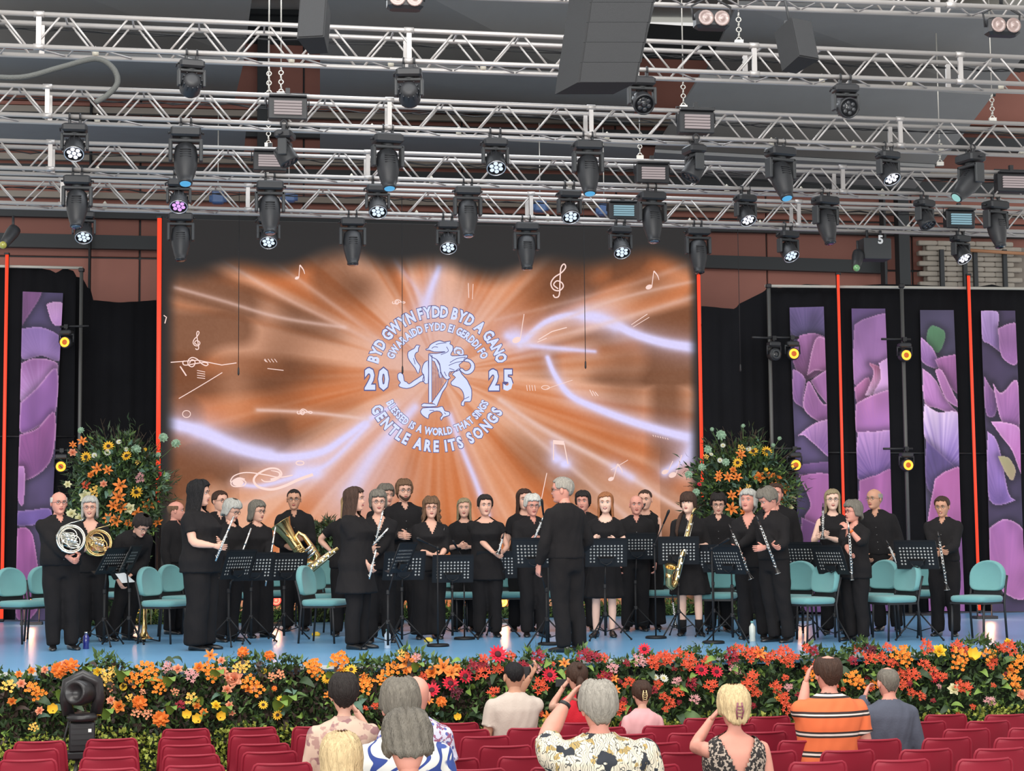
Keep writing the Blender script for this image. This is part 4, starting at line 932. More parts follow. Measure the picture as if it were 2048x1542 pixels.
# head profile tables, heights in units of half a head (-1 chin .. 1 crown)
HZ = [-1, -.92, -.8, -.62, -.45, -.33, -.22, -.1, .05, .2, .35, .5, .65, .8, .92, 1]
HF = [.058, .078, .086, .083, .088, .087, .086, .083, .080, .090, .092, .088, .079, .060, .036, .0]   # front depth
HB = [.030, .040, .052, .062, .072, .080, .088, .096, .101, .104, .104, .100, .090, .068, .040, .0]   # back depth
HW = [.018, .034, .046, .056, .063, .068, .071, .074, .076, .077, .077, .074, .067, .051, .031, .0]   # half width
def head_ring(z, infl=0.0, n=36, wide=1.0):
    f, b, w_ = ifn(z, HZ, HF) + infl, ifn(z, HZ, HB) + infl, ifn(z, HZ, HW) * wide + infl; pts = []
    for k in range(n):
        t = k / n * 2 * math.pi; t = t - .28 * math.sin(2 * t) * 0 ; s_, c_ = math.sin(t), -math.cos(t)
        d = f if c_ < 0 else b
        ex = .92; x = math.copysign(abs(s_) ** ex, s_) * w_; y = math.copysign(abs(c_) ** ex, c_) * d
        pts.append([x, y])
    return pts
HS = .118  # half head height in metres
def make_head(fe, smile=0, old=0, face_w=1.0):
    """returns list of (MB, ) head mesh in local head space with materials 0 skin 1 lips 2 eye 3 dark 4 brow 5 teeth"""
    mb = MB(); zs = [-1, -.96, -.9, -.82, -.74, -.66, -.58, -.51, -.45, -.39, -.33, -.27, -.2, -.12, -.04, .04, .12, .2, .3, .42, .55, .68, .8, .9, .97, 1]
    R_ = []
    for z in zs:
        ring = []
        for x, y in head_ring(z if z < 1 else .998, 0, 40, face_w):
            if y < 0:
                g = math.exp(-(x / .011) ** 2)
                nose = ifn(z, [-.45, -.36, -.30, -.22, 0, .14], [0, .006, .024, .026, .010, 0]) * (1 if True else 1)
                gn = math.exp(-(x / ifn(z, [-.36, -.2, .1], [.015, .012, .009])) ** 2); y -= nose * gn
                eye = math.exp(-((abs(x) - .031) / .016) ** 2) * ifn(z, [-.14, .04, .16], [0, 1, 0]); y += eye * .010
                brow = math.exp(-((abs(x) - .03) / .022) ** 2) * ifn(z, [.12, .2, .3], [0, 1, 0]); y -= brow * .004 * (1.3 if not fe else .6)
                ch = math.exp(-((abs(x) - .043) / .018) ** 2) * ifn(z, [-.42, -.22, -.02], [0, 1, 0]); y -= ch * (.004 + .004 * smile)
                y -= math.exp(-(x / .022) ** 2) * ifn(z, [-.62, -.5, -.4], [0, .005, 0]); y += math.exp(-(x / .024) ** 2) * ifn(z, [-.74, -.62, -.52], [0, .004, 0])
                y -= math.exp(-(x / .02) ** 2) * ifn(z, [-.95, -.82, -.7], [0, .005, 0])
            ring.append(Vector((x, y, z * HS)))
        R_.append(ring)
    mb.rings(R_)
    for s_ in (-1, 1):
        rot = Matrix.Rotation(s_ * R(18), 3, 'Z'); mb.ball((s_ * .079 * face_w, .012, -.005), (.009, .019, .031), 8, 6, rot)
    mb.cur = 2
    ey = -(.080 - .0035)
    for s_ in (-1, 1): mb.ball((s_ * .030, ey + .0035 , .042 * HS), (.0135, .0085, .0068), 10, 6)
    mb.cur = 3
    for s_ in (-1, 1): mb.ball((s_ * .030, ey - .0025, .042 * HS), (.0056, .0038, .0056), 8, 5)
    for s_ in (-1, 1): mb.tube([(s_ * .017, ey - .004, .07 * HS), (s_ * .030, ey - .0055, .115 * HS), (s_ * .044, ey + .001, .07 * HS)], .0015, 4)
    mb.cur = 4
    for s_ in (-1, 1): mb.tube([(s_ * .014, -.0905, .20 * HS), (s_ * .03, -.0925, .265 * HS), (s_ * .047, -.080, .215 * HS)], [(.0025, .0035), (.003, .0045), (.0015, .002)], 5)
    mb.cur = 1
    wv = .021 + .006 * smile; up = .006 * smile
    my = -(.0915)
    mb.tube([(-wv, my + .009, -.46 * HS + up), (-wv * .5, my - .0015, -.47 * HS), (0, my - .0035, -.48 * HS), (wv * .5, my - .0015, -.47 * HS), (wv, my + .009, -.46 * HS + up)], [.0015, .004, .0045, .004, .0015], 5)
    mb.tube([(-wv * .8, my + .007, -.52 * HS + up * .5), (0, my - .003, -.56 * HS - smile * .002), (wv * .8, my + .007, -.52 * HS + up * .5)], [.001, .0048, .001], 5)
    if smile > .6:
        mb.cur = 5; mb.tube([(-wv * .7, my + .002, -.50 * HS + up * .5), (0, my - .005, -.515 * HS), (wv * .7, my + .002, -.50 * HS + up * .5)], [.001, .0042, .001], 5)
    else:
        mb.cur = 3; mb.tube([(-wv, my + .006, -.49 * HS + up), (0, my - .006, -.51 * HS), (wv, my + .006, -.49 * HS + up)], .0011, 4)
    return mb
def make_hair(st, seed=0):
    """shell of hair around the skull. st keys: front, side, back (z in half heads), thick, start, long(m), curl, open(deg), taper"""
    rnd = random.Random(seed); n = 56; rows_ = 16
    fr, sd, bk = st.get('front', .62), st.get('side', -.05), st.get('back', -.55); th = st.get('thick', .014); start = st.get('start', 1.0)
    op = st.get('open', 62); curl = st.get('curl', 0); flare = st.get('flare', 0); top = st.get('top', 0); hug = st.get('hug', 1)
    part = st.get('part', 0); ph = [rnd.random() * 6 for _ in range(4)]
    rings = []
    for i in range(rows_ + 1):
        ring = []
        for k in range(n):
            t = k / n * 2 * math.pi; a = abs(math.degrees(math.atan2(math.sin(t), math.cos(t))))  # 0 front
            if a < op - 14: e = fr + part * math.sin(t) * .3 + (.10 * (a / op) ** 2 if fr > .3 else 0) * -1
            elif a < op + 12: f = (a - (op - 14)) / 26; f = f * f * (3 - 2 * f); e = fr + (sd - fr) * f
            elif a < 115: e = sd
            else: f = min(1, (a - 115) / 40); e = sd + (bk - sd) * f
            j = .03 * math.sin(9 * t + ph[0]) + .03 * math.sin(17 * t + ph[1]); e += j * (1.8 if e < -.8 else 1)
            f = i / rows_; z = start + (e - start) * (1 - (1 - f) ** 1.0 if start < 1 else f ** .75 if False else f)
            if start >= 1: z = math.cos(f * math.pi / 2) * (1 - e) + e if e > .2 else 1 - (1 - e) * (f ** 1.5 * .75 + f * .25)
            thk = th * (1 + .22 * math.sin(13 * t + ph[2] + z * 3) * (st.get('rough', .6)) + .18 * math.sin(29 * t + ph[3] - z * 5) * st.get('rough', .6))
            zz = max(-1, min(z, .999)); drop = z < -.12 and hug < 1
            zl = max(zz, -.12) if drop else zz
            Fq, Bq, Wq = ifn(zl, HZ, HF), ifn(zl, HZ, HB), ifn(zl, HZ, HW)
            if not drop and hug == 1 and zz < -.1: Bq = ifn(zz, HZ, HB)
            # keep volume high on the crown
            if zz > .5: thk = thk * 1.0 + top * (zz - .5) * 2
            if i == rows_ or (start < 1 and i == 0): thk = thk * .35
            if st.get('ring'): fd_ = min(1, max(0, (a - op + 14) / 24)); thk = thk * fd_ - .014 * (1 - fd_)
            s_, c_ = math.sin(t), -math.cos(t); d = Fq if c_ < 0 else Bq; ex = .92
            x = math.copysign(abs(s_) ** ex, s_) * (Wq + thk); y = math.copysign(abs(c_) ** ex, c_) * (d + thk)
            if drop:
                q = (-.12 - z); x *= 1 + flare * q; y = y + (y > 0) * 0 + .012 * q
                w2 = curl * .012; x += w2 * math.sin(q * 9 + 5 * t); y += w2 * math.cos(q * 8 + 7 * t)
                if y < -.02: y = max(y, -.085 + .0 * q)
            zw = zz if not drop else z
            ring.append(Vector((x, y, zw * HS + (thk * max(0, zz) * .9 if z > .3 else 0))))
        rings.append(ring)
    # fold inside so the lock ends have thickness
    inn = []
    for p in rings[-1]: inn.append(Vector((p.x * .86, p.y * .86, p.z + .012)))
    rings.append(inn)
    mb = MB()
    if start < 1: mb.rings([[Vector((p.x * .9, p.y * .9, p.z - .004)) for p in rings[0]]] + rings, False)
    else: mb.rings(rings, False)
    if st.get('bun'): mb.ball((0, .10, .55 * HS), (.04, .038, .036), 12, 8)
    if st.get('tail'):
        L_ = st['tail']; mb.ball((0, .115, .1), (.022, .02, .02), 8, 6); mb.tube([(0, .11, .01), (0, .135, -.01), (0, .13, -.06), (0, .12, -.02 - L_ * .6), (0, .11, -.02 - L_)], [.02, .03, .036, .03, .008], 10)
    if st.get('pony_front'):  # lock of hair falling on the chest
        s_ = st['pony_front']; mb.tube([(s_ * .06, .04, -.09), (s_ * .085, -.03, -.15), (s_ * .09, -.09, -.22), (s_ * .10, -.12, -.33), (s_ * .09, -.12, -.42)], [.02, .022, .024, .02, .006], 9)
    return mb
HAIR = dict(
    short=dict(front=.66, side=.12, back=-.42, thick=.013), crop=dict(front=.68, side=.25, back=-.25, thick=.006, rough=.3), full=dict(front=.5, side=-.12, back=-.62, thick=.022, top=.012),
    shaggy=dict(front=.5, side=-.3, back=-.7, thick=.016, top=.006, hug=0, rough=1.2), fringe_ring=dict(front=.40, side=.05, back=-.5, thick=.010, start=.5, open=74, ring=1),
    bob=dict(front=.52, side=-.95, back=-1.15, thick=.020, hug=0, top=.010, open=72, flare=.05), bobshort=dict(front=.48, side=-.5, back=-.85, thick=.022, hug=0, top=.012, open=72, flare=.05),
    wavy=dict(front=.42, side=-1.7, back=-1.8, thick=.022, hug=0, curl=1.1, top=.008, open=64, flare=.10, rough=1.3), long=dict(front=.62, side=-2.3, back=-2.9, thick=.018, hug=0, open=58, flare=.05, part=.3),
    vlong=dict(front=.62, side=-3.0, back=-4.2, thick=.024, hug=0, open=60, flare=.03, part=.2, top=.006), up=dict(front=.60, side=-.12, back=-.45, thick=.017, bun=1, rough=.4, top=.006), pony=dict(front=.64, side=-.02, back=-.4, thick=.013, tail=.28),
    bangs=dict(front=.12, side=-.4, back=-.6, thick=.018, hug=0, top=.008, open=66, pony_front=-1), medium=dict(front=.58, side=-1.7, back=-1.9, thick=.015, hug=0, open=68, flare=.04, part=.3))
SKIN = {'fair': srgb(222, 172, 150), 'pink': srgb(214, 150, 132), 'tan': srgb(196, 146, 120), 'pale': srgb(232, 190, 170)}
HC = {'black': (18, 16, 18), 'dark': (38, 32, 30), 'brown': (66, 46, 36), 'lbrown': (112, 84, 62), 'grey': (156, 150, 140), 'dgrey': (116, 110, 100), 'white': (205, 202, 192), 'blonde': (176, 146, 102), 'red': (162, 104, 66), 'silver': (182, 180, 172), 'pblonde': (212, 186, 142), 'khaki': (150, 134, 104)}
def hair_mat(c): return mat('hair_' + c, srgb(*HC[c]), .6, var=.5, vscale=11, bump=1.0, bscale=26, stretch=(6, 6, 1.0), spec=.3)
def skin_mat(c): return mat('skin_' + c, SKIN[c], .55, var=.05, vscale=20, spec=.35)
M_lip = mat('lips', srgb(176, 92, 88), .5); M_eyew = mat('eye_white', (.75, .72, .7), .3); M_pupil = mat('pupil', (.02, .015, .012), .2); M_teeth = mat('teeth', (.8, .77, .7), .3)
M_specs = mat('spectacle_frame', srgb(40, 36, 38), .3); M_specr = mat('spectacle_frame_red', srgb(110, 30, 34), .3); M_specg = mat('spectacle_frame_gold', srgb(150, 130, 100), .3, .6)
M_collar = mat('collar_cloth', srgb(40, 38, 39), .85, spec=.2)
M_shoe = mat('black_leather', srgb(20, 19, 20), .3, coat=.3)
CL = {'black': mat('black_cotton', srgb(31, 29, 30), .9, var=.2, vscale=5, bump=.25, bscale=60, spec=.2), 'char': mat('charcoal_cotton', srgb(44, 43, 46), .9, var=.2, vscale=5, bump=.25, bscale=60, spec=.2),
      'trous': mat('black_trouser_cloth', srgb(28, 26, 27), .9, var=.2, vscale=4, bump=.2, bscale=50, spec=.2), 'jet': mat('black_velvet', srgb(22, 21, 24), .95, spec=.15)}
def glasses_mb():
    g = MB()
    for s_ in (-1, 1):
        g.torus((s_ * .031, -.094, .03 * HS), (0, 1, 0), .0215, .0019, 14, 5, e=.78); g.tube([(s_ * .053, -.092, .07 * HS), (s_ * .078, -.06, .05 * HS), (s_ * .084, .01, .04 * HS)], .0018, 4)
    g.tube([(-.010, -.096, .06 * HS), (.010, -.096, .06 * HS)], .0018, 4); return g
def finger_chain(mb, base, d, nrm, L_, r, curl, seg=3):
    """curling finger: starts at base along d, bends towards nrm"""
    pts = [base - d * .012]; rad = [r]; p = base; a = curl[0]
    ax = d.cross(nrm).normalized(); lens = (.45, .32, .23)
    for i in range(3):
        dd = (d * math.cos(a) + nrm * math.sin(a)); pts.append(p); rad.append(r * (1 - .08 * i)); p = p + dd * (L_ * lens[i]); a += curl[1]
    pts.append(p); rad.append(r * .62); mb.tube(pts, rad, 6)
def make_hand(mb, W, d, nrm, thumb, curl=.45, s=1.0):
    """palm + 4 fingers + thumb. W wrist, d direction, nrm palm side normal, thumb = side vector"""
    d = d.normalized(); nrm = (nrm - d * nrm.dot(d)).normalized(); t = (thumb - d * thumb.dot(d) - nrm * thumb.dot(nrm))
    t = t.normalized() if t.length > 1e-3 else d.cross(nrm)
    rs = []
    for f, w_, h in ((-.02, .026, .020), (.01, .031, .018), (.05, .040, .016), (.085, .042, .014), (.098, .036, .011)):
        c = W + d * f * s; rs.append([c + t * (math.cos(a) * w_ * s) + nrm * (math.sin(a) * h * s) for a in [2 * math.pi * k / 10 for k in range(10)]])
    mb.rings(rs)
    for i, (o, L_) in enumerate(((.029, .070), (.010, .078), (-.010, .073), (-.029, .058))):
        b = W + d * .092 * s + t * o * s; finger_chain(mb, b, (d + t * o * 1.5).normalized(), nrm, L_ * s, .0088 * s, (curl * .6, curl * 1.3))
    b = W + d * .035 * s + t * .034 * s; finger_chain(mb, b, (d * .75 + t * .7 + nrm * .25).normalized(), nrm, .062 * s, .0105 * s, (.1, .35 + curl * .4))
def rest_torso(kind, w_=1, belly=0, bust=0, d=0):
    """rings (z, a, b, yc) of a torso, inflated by d"""
    if kind == 'm': T = [(.84, .165, .115, .0), (.93, .168, .118, 0), (1.0, .160, .114, -.004), (1.08, .156, .112, -.004), (1.17, .164, .116, 0), (1.27, .180, .122, .004), (1.35, .190, .118, .01), (1.41, .180, .098, .018), (1.445, .145, .080, .024), (1.475, .098, .068, .026), (1.50, .062, .058, .024), (1.53, .056, .056, .02)]
    else: T = [(.84, .170, .118, .0), (.93, .172, .120, .004), (1.0, .155, .108, 0), (1.08, .142, .100, -.002), (1.17, .148, .106, 0), (1.27, .162, .118, 0), (1.34, .165, .110, .008), (1.39, .160, .092, .016), (1.43, .128, .074, .022), (1.465, .080, .058, .024), (1.49, .054, .050, .022), (1.52, .049, .049, .018)]
    out = []
    for z, a, b, yc in T:
        k = 1 if z > 1.43 else w_; k = 1 + (w_ - 1) * .5 if 1.38 < z < 1.46 else k
        a2 = a * k + (d if z < 1.46 else d * .6); b2 = b * (1 + (k - 1) * 1.0) + (d if z < 1.46 else d * .6)
        bl = belly * math.exp(-((z - 1.05) / .12) ** 2); bs = bust * math.exp(-((z - 1.26) / .06) ** 2)
        out.append((z, a2 + bl * .4, b2 + (bl + bs) * .5, yc - (bl + bs) * .5))
    return out
PERSONS = []
def person(name_label, feet, headpx, yaw, hands=None, hyaw=None, hpitch=0, sex='m', wd=1.0, belly=0, bust=0, hair='short', hc='dark', skin='fair', sleeve='long', neck='collar', bottom='trousers', cloth='black', trous='trous',
           glasses=None, smile=0, lean=0, hem=None, legx=.0, stance=.10, pos=None, H=None, seated=False, floor_z=0.0, htilt=0, beard=None, curl=.5, cat='person', palm=None, flare=0, face_w=1.0, head_s=1.07, group=None, shoe_skin=False, headdy=0.0):
    """feet=(px,py) on the stage floor; headpx=(px,py) of the crown; yaw 0 faces the camera, + turns to picture right"""
    base = pos if pos is not None else at_z(feet[0], feet[1], floor_z)
    yaw_ = R(yaw); hy = R(hyaw if hyaw is not None else 0)
    crown = at_y(headpx[0], headpx[1], base.y + headdy)
    if H is None:
        H = (crown.z - base.z) / (1.0 if not seated else 1)
        if lean: H = 1.74
        if seated: H = (crown.z - base.z - .0) / 1.325 * 1.75
    k = H / 1.75; drop = -.44 if seated else 0
    inv = Matrix.Rotation(-yaw_, 3, 'Z')
    loc = lambda P: (inv @ (Vector(P) - base)) / k     # world -> rest scale
    sh = inv @ Vector((crown.x - base.x, 0, 0)) / k; sh.z = 0
    if not lean: sh.y += 0
    root_m = Matrix.Translation(base) @ Matrix.Rotation(yaw_, 4, 'Z') @ Matrix.Scale(k, 4)
    hipz = .93 + drop
    def wt(z): return max(0.0, min(1.0, (z - .1 - drop * .9) / (1.62 - .1)))
    lr = R(lean); hip = Vector((0, 0, .93))
    def tf(p):
        p = Vector(p); q = p.copy()
        if lean and p.z > .85:
            f = min(1, (p.z - .85) / .25); a = lr * (f * f * (3 - 2 * f)); d_ = p - hip; q = hip + Vector((d_.x, d_.y * math.cos(a) - d_.z * math.sin(a), d_.y * math.sin(a) + d_.z * math.cos(a))) if True else p
        q.z += drop
        if not lean: q += sh * wt(q.z)
        else: q += sh * 0
        return q
    skm, hm = skin_mat(skin), hair_mat(hc)
    fem = sex == 'f'
    # ---- head frame
    hc_z = 1.75 - HS * head_s - .004
    hpos = tf((0, -.005, hc_z))
    if lean: hpos = tf((0, .022, 1.45)) + Vector((0, -.12, .115))
    hrot = Matrix.Rotation(hy - 0 * yaw_, 3, 'Z') @ Matrix.Rotation(R(htilt), 3, 'Y') @ Matrix.Rotation(R(hpitch), 3, 'X')
    HM = Matrix.Translation(hpos) @ hrot.to_4x4() @ Matrix.Scale(head_s, 4)
    # ---- arms
    sw = (.172 if not fem else .153) * (1 + (wd - 1) * .95); sz = 1.375 if not fem else 1.36
    L1, L2 = (.285, .245) if not fem else (.27, .232)
    arms = []
    hands = hands or [None, None]
    for i, s_ in enumerate((-1, 1)):
        Sj = tf((s_ * sw, .015, sz)); h = hands[i]
        if h is None: Wt = Sj + Vector((s_ * .07, -.06, -(L1 + L2) * .97))
        elif len(h) == 2 and isinstance(h[0], str): Wt = Vector(h[1])
        else: Wt = loc(at_y(h[0], h[1], base.y + (h[2] if len(h) > 2 else -.25)))
        d_ = Wt - Sj; D = d_.length; mx_ = (L1 + L2) * .995
        if D > mx_: Wt = Sj + d_ * (mx_ / D); d_ = Wt - Sj; D = mx_
        D = max(D, .12); a = (L1 * L1 - L2 * L2 + D * D) / (2 * D); hh = math.sqrt(max(0, L1 * L1 - a * a)); u_ = d_.normalized()
        pole = Vector((s_ * .55, .45, -1)); 
        if h is not None and len(h) > 3: pole = Vector(h[3])
        pole = pole - u_ * pole.dot(u_); pole.normalize(); Ej = Sj + u_ * a + pole * hh
        arms.append((Sj, Ej, Wt, s_))
    # ---- body skin (one continuous surface)
    body = MB(); slim = 1 if not fem else .88; wk = 1 + (wd - 1) * .7
    T = rest_torso(sex, wd, belly, bust, 0)
    def ring3(z, a, b, yc, n=20, ex=.88):
        out = []
        for q in range(n):
            t = 2 * math.pi * q / n; c, s2 = math.cos(t), math.sin(t)
            out.append(tf((math.copysign(abs(c) ** ex, c) * a, yc + math.copysign(abs(s2) ** ex, s2) * b, z)))
        return out
    body.rings([ring3(z, a - .012, b - .012, yc) for z, a, b, yc in T])
    nk = .053 if not fem else .045
    neckb = tf((0, .022, 1.45)); nkt = hpos + hrot @ Vector((0, .018, -.075))
    body.tube([neckb - (nkt - neckb) * .3, neckb, (neckb + nkt) / 2, nkt, nkt + hrot @ Vector((0, 0, .05))], [nk * 1.3, nk * 1.12, nk, nk, nk * .9], 14)
    def arm_path(Sj, Ej, Wt):
        return [Sj + (Sj - Ej) * .03, Sj.lerp(Ej, .2), Sj.lerp(Ej, .55), Sj.lerp(Ej, .92), Ej.lerp(Wt, .06), Ej.lerp(Wt, .3), Ej.lerp(Wt, .7), Ej.lerp(Wt, 1.03)]
    ar = [.050, .051, .045, .040, .039, .041, .031, .025]; ar = [r * (slim if not wd > 1.1 else slim) * (1 + (wk - 1) * 1.1) for r in ar[:-1]] + [.024]
    for Sj, Ej, Wt, s_ in arms: body.tube(arm_path(Sj, Ej, Wt), ar, 12); body.ball(Sj, ar[0], 12, 8)
    # legs
    legs = []
    for s_ in (-1, 1):
        lx = s_ * stance
        if not seated:
            st_ = [Vector((s_ * .088, 0, .90)), Vector((s_ * .095, -.012, .70)), Vector((s_ * (.09 + stance) / 2, -.02, .49)), Vector((lx, .012, .28)), Vector((lx, .015, .075))]
            st_ = [p + sh * wt(p.z) for p in st_]
        else:
            st_ = [Vector((s_ * .095, .02, .50)), Vector((s_ * .10, -.2, .54)), Vector((s_ * .11, -.42, .52)), Vector((s_ * .11, -.43, .3)), Vector((s_ * .11, -.40, .075))]
        legs.append(st_); body.tube(st_, [.083 * wk, .078 * wk, .053, .050 if bottom == 'skirt' else .048, .034], 12)
    o_body = link('person', body.mesh('person', [skm]), None, mtx=None)
    o_body.matrix_world = root_m
    tag(o_body, name_label, 'person', group)
    md = o_body.modifiers.new('r', 'REMESH'); md.mode = 'VOXEL'; md.voxel_size = .017
    # head, hands joined after remesh
    hd = make_head(fem, smile, 0, face_w); extra = MB(); extra.add([HM @ Vector(v) for v in hd.v], hd.f); extra.m = list(hd.m)
    hm_b = MB()
    for i, (Sj, Ej, Wt, s_) in enumerate(arms):
        fd = (Wt - Ej).normalized(); side_in = Vector((-s_, 0, 0))
        pn, tv = side_in - fd * side_in.dot(fd), Vector((0, -1, .4))
        if palm and palm[i]:
            pn = Vector(palm[i][0]); tv = Vector(palm[i][1]);
        cu = curl if not isinstance(curl, (tuple, list)) else curl[i]
        make_hand(hm_b, Wt, (fd + pn.normalized() * .15), pn if pn.length > .01 else Vector((0, 1, 0)), tv, cu, .95 if not fem else .87)
    extra.add(hm_b.v, hm_b.f); extra.m = extra.m[:len(hd.f)] + [0] * len(hm_b.f)
    for m_ in (M_lip, M_eyew, M_pupil, hm if hc not in ('white', 'silver') else hair_mat('grey'), M_teeth): o_body.data.materials.append(m_)
    hidden = dict(sleeve=sleeve)
    def fin_body(me, extra=extra):
        n, co, e = me_arrays(me); co = relax(co, e, n, 1, .4); me.vertices.foreach_set('co', co.reshape(-1))
        import bmesh
        bm = bmesh.new(); bm.from_mesh(me); vs = [bm.verts.new(p) for p in extra.v]
        for f, mi in zip(extra.f, extra.m):
            try: nf = bm.faces.new([vs[i] for i in f]); nf.material_index = mi; nf.smooth = True
            except ValueError: pass
        for f in bm.faces: f.smooth = True
        bm.to_mesh(me); bm.free(); me.update()
    fin_body.keep = True
    PEND.append((o_body, fin_body))
    # ---- hair
    if hair:
        st = dict(HAIR[hair]) if isinstance(hair, str) else hair
        hb = make_hair(st, len(PERSONS)); hb.v = [tuple(HM @ Vector(v)) for v in hb.v]; ho = obj('hair', hb, hm, o_body)
        if st.get('clip'): pass
    if beard:
        bb = MB(); 
        for q in range(15):
            t = (q - 7) / 7; bb.ball((t * .052, -.088 + .045 * t * t, (-.78 + .35 * t * t) * HS), (.014, .011, .018), 6, 5)
        bb.v = [tuple(HM @ Vector(v)) for v in bb.v]; obj('beard', bb, hair_mat(beard), o_body)
    if glasses:
        gb = glasses_mb(); gb.v = [tuple(HM @ Vector(v)) for v in gb.v]; obj('glasses', gb, {'b': M_specs, 'r': M_specr, 'g': M_specg}[glasses], o_body)
    # ---- top
    hemz = hem if hem is not None else (.95 if sex == 'm' else .86)
    d = .016; tp = MB(); T = rest_torso(sex, wd, belly, bust, d)
    rs = []
    if hemz < .84:
        for q in range(4):
            f = q / 4; z = hemz + (.84 - hemz) * f; fl_ = (.84 - z); rs.append(ring3(z, T[0][1] + .012 + fl_ * (.12 + flare), T[0][2] + .012 + fl_ * (.10 + flare), 0, 26))
    for z, a, b, yc in T:
        if z >= hemz - .02 and z < 1.515:
            loose = .012 * max(0, 1 - abs(z - 1.02) / .15); rs.append(ring3(z, a + loose + (.012 if z < .95 and hemz < .9 else 0), b + loose + (.010 if z < .95 and hemz < .9 else 0), yc, 26))
    tp.rings(rs)
    SL = {'long': 1.0, 'short': .34, 'cap': .2, 'mid': .62, 'none': 0}[sleeve]
    for Sj, Ej, Wt, s_ in arms:
        if SL:
            P_ = arm_path(Sj, Ej, Wt); rad = [r + .014 + (.008 if q > 2 else .004) for q, r in enumerate(ar)]
            tot = sum((P_[q + 1] - P_[q]).length for q in range(7)); L_ = tot * SL * (.97 if SL == 1 else 1); acc = 0; pp = [P_[0] - (P_[1] - P_[0]) * .2]; rr = [rad[0] * .9]
            pp.append(P_[0]); rr.append(rad[0])
            for q in range(7):
                sl = (P_[q + 1] - P_[q]).length
                if acc + sl >= L_: f = (L_ - acc) / sl; pp.append(P_[q].lerp(P_[q + 1], f)); rr.append((rad[q] * (1 - f) + rad[q + 1] * f) + (.01 if SL < 1 else 0)); break
                pp.append(P_[q + 1]); rr.append(rad[q + 1]); acc += sl
            tp.tube(pp, rr, 14); tp.ball(Sj, rad[0] * .98, 12, 8)
    ot = obj('shirt' if bottom != 'dress' else 'dress', tp, CL.get(cloth) or MC[cloth], o_body)
    md = ot.modifiers.new('r', 'REMESH'); md.mode = 'VOXEL'; md.voxel_size = .0165 if not seated else .014
    seed = len(PERSONS) * 1.7
    nb = tf((0, 0, 1.45)); na = tf((0, 0, 1.30))
    up = (nb - na).normalized(); fw = Vector((0, -1, 0)); fw = (fw - up * fw.dot(up)).normalized(); rt = up.cross(fw) * -1
    def fin_top(me, lean=lean, nb=nb, up=up, fw=fw, rt=rt, seed=seed, neck=neck, sleeve=sleeve, wd=wd):
        wrinkle(me, .0032, 17, seed, it=2)
        def mask(c):
            r_ = c - np.array(nb); U_ = r_ @ np.array(up); F_ = r_ @ np.array(fw); X_ = r_ @ np.array(rt)
            m = (U_ > (.035 if not lean else .30)) & (np.hypot(X_, F_) < .09)
            if neck == 'collar' and not lean: m |= (F_ > .0) & (U_ > -.055) & (np.abs(X_) < (U_ + .055) * .62)
            if neck == 'v': m |= (F_ > .0) & (U_ > -.15) & (np.abs(X_) < (U_ + .15) * .50)
            if neck == 'bigv': m |= (F_ > .0) & (U_ > -.20) & (np.abs(X_) < (U_ + .20) * .48)
            if neck == 'scoop': m |= (F_ > .0) & (X_ ** 2 / .0095 + (U_ - .02) ** 2 / .0075 < 1)
            if neck == 'wide': m |= (F_ > -.02) & (X_ ** 2 / .018 + (U_ - .03) ** 2 / .006 < 1)
            if neck == 'round': m |= (F_ > .0) & (X_ ** 2 / .0055 + (U_ - .02) ** 2 / .0022 < 1)
            if neck == 'backv': m |= (F_ < .02) & (U_ > -.27) & (np.abs(X_) < (U_ + .27) * .46)
            if neck == 'strap': m |= (U_ > -.085) & (np.abs(np.abs(X_) - .085) > .022)
            if sleeve == 'none': m |= (np.abs(X_) > .155 * wd) & (U_ > -.14)
            return m
        drop_faces(me, mask)
    PEND.append((ot, fin_top))
    if neck == 'collar':
        cb = MB()
        cpts = []
        for q in range(15):
            t = R(-150 + 300 * q / 14) + math.pi / 2; c, s2 = math.cos(t), math.sin(t)
            a0 = neckb + (nkt - neckb) * .42; b0 = neckb + (nkt - neckb) * .05
            cpts.append((a0 + Vector((c * .068, s2 * .068, .004)), b0 + Vector((c * .104, s2 * .094 , -.012 - (.03 if q in (0, 14) else 0)))))
        vs = [p for pr in cpts for p in pr]; inn = [(Vector(p) - neckb) * .96 + neckb for p in vs]; cb.add(vs, [(2 * q, 2 * q + 1, 2 * q + 3, 2 * q + 2) for q in range(14)], True); 
        oc = obj('collar', cb, M_collar if cloth == 'black' else (CL.get(cloth) or MC[cloth]), o_body); sm = oc.modifiers.new('s', 'SOLIDIFY'); sm.thickness = .006
        if not (abs(yaw + (hyaw or 0) * 0) > 110):
            bt = MB()
            for q in range(5):
                z = 1.36 - q * .09; rr = [t for t in T if t[0] >= z][0]; bt.ball(tf((0, rr[3] - rr[2] - .004 - belly * .05, z)), .006, 6, 4)
            obj('buttons', bt, mat('button_grey', srgb(120, 118, 116), .3), o_body)
    # ---- bottom
    if bottom in ('trousers', 'wide'):
        tb = MB(); w2 = .035 if bottom == 'wide' else 0
        for st_ in legs:
            rad = [.105 * wk, .104 * wk + w2 * .3, .086 * (.4 + .6 * wk) + w2 * .6, .080 * (.4 + .6 * wk) + w2, .078 + w2 * 1.2]
            e_ = st_[-1].copy(); e_.z = .055 if not seated else e_.z
            tb.tube([st_[0] + Vector((0, 0, .03)), *st_[1:-1], e_], rad, 14)
        zs = [z for z in rest_torso(sex, wd, belly * .6, 0, .010) if z[0] < 1.04]
        tb.rings([ring3(.80, zs[0][1] * .92, zs[0][2] * .95, 0, 20)] + [ring3(z, a, b, yc, 20) for z, a, b, yc in zs])
        ob = obj('trousers', tb, CL.get(trous) or MC[trous], o_body)
    elif bottom in ('skirt', 'dress'):
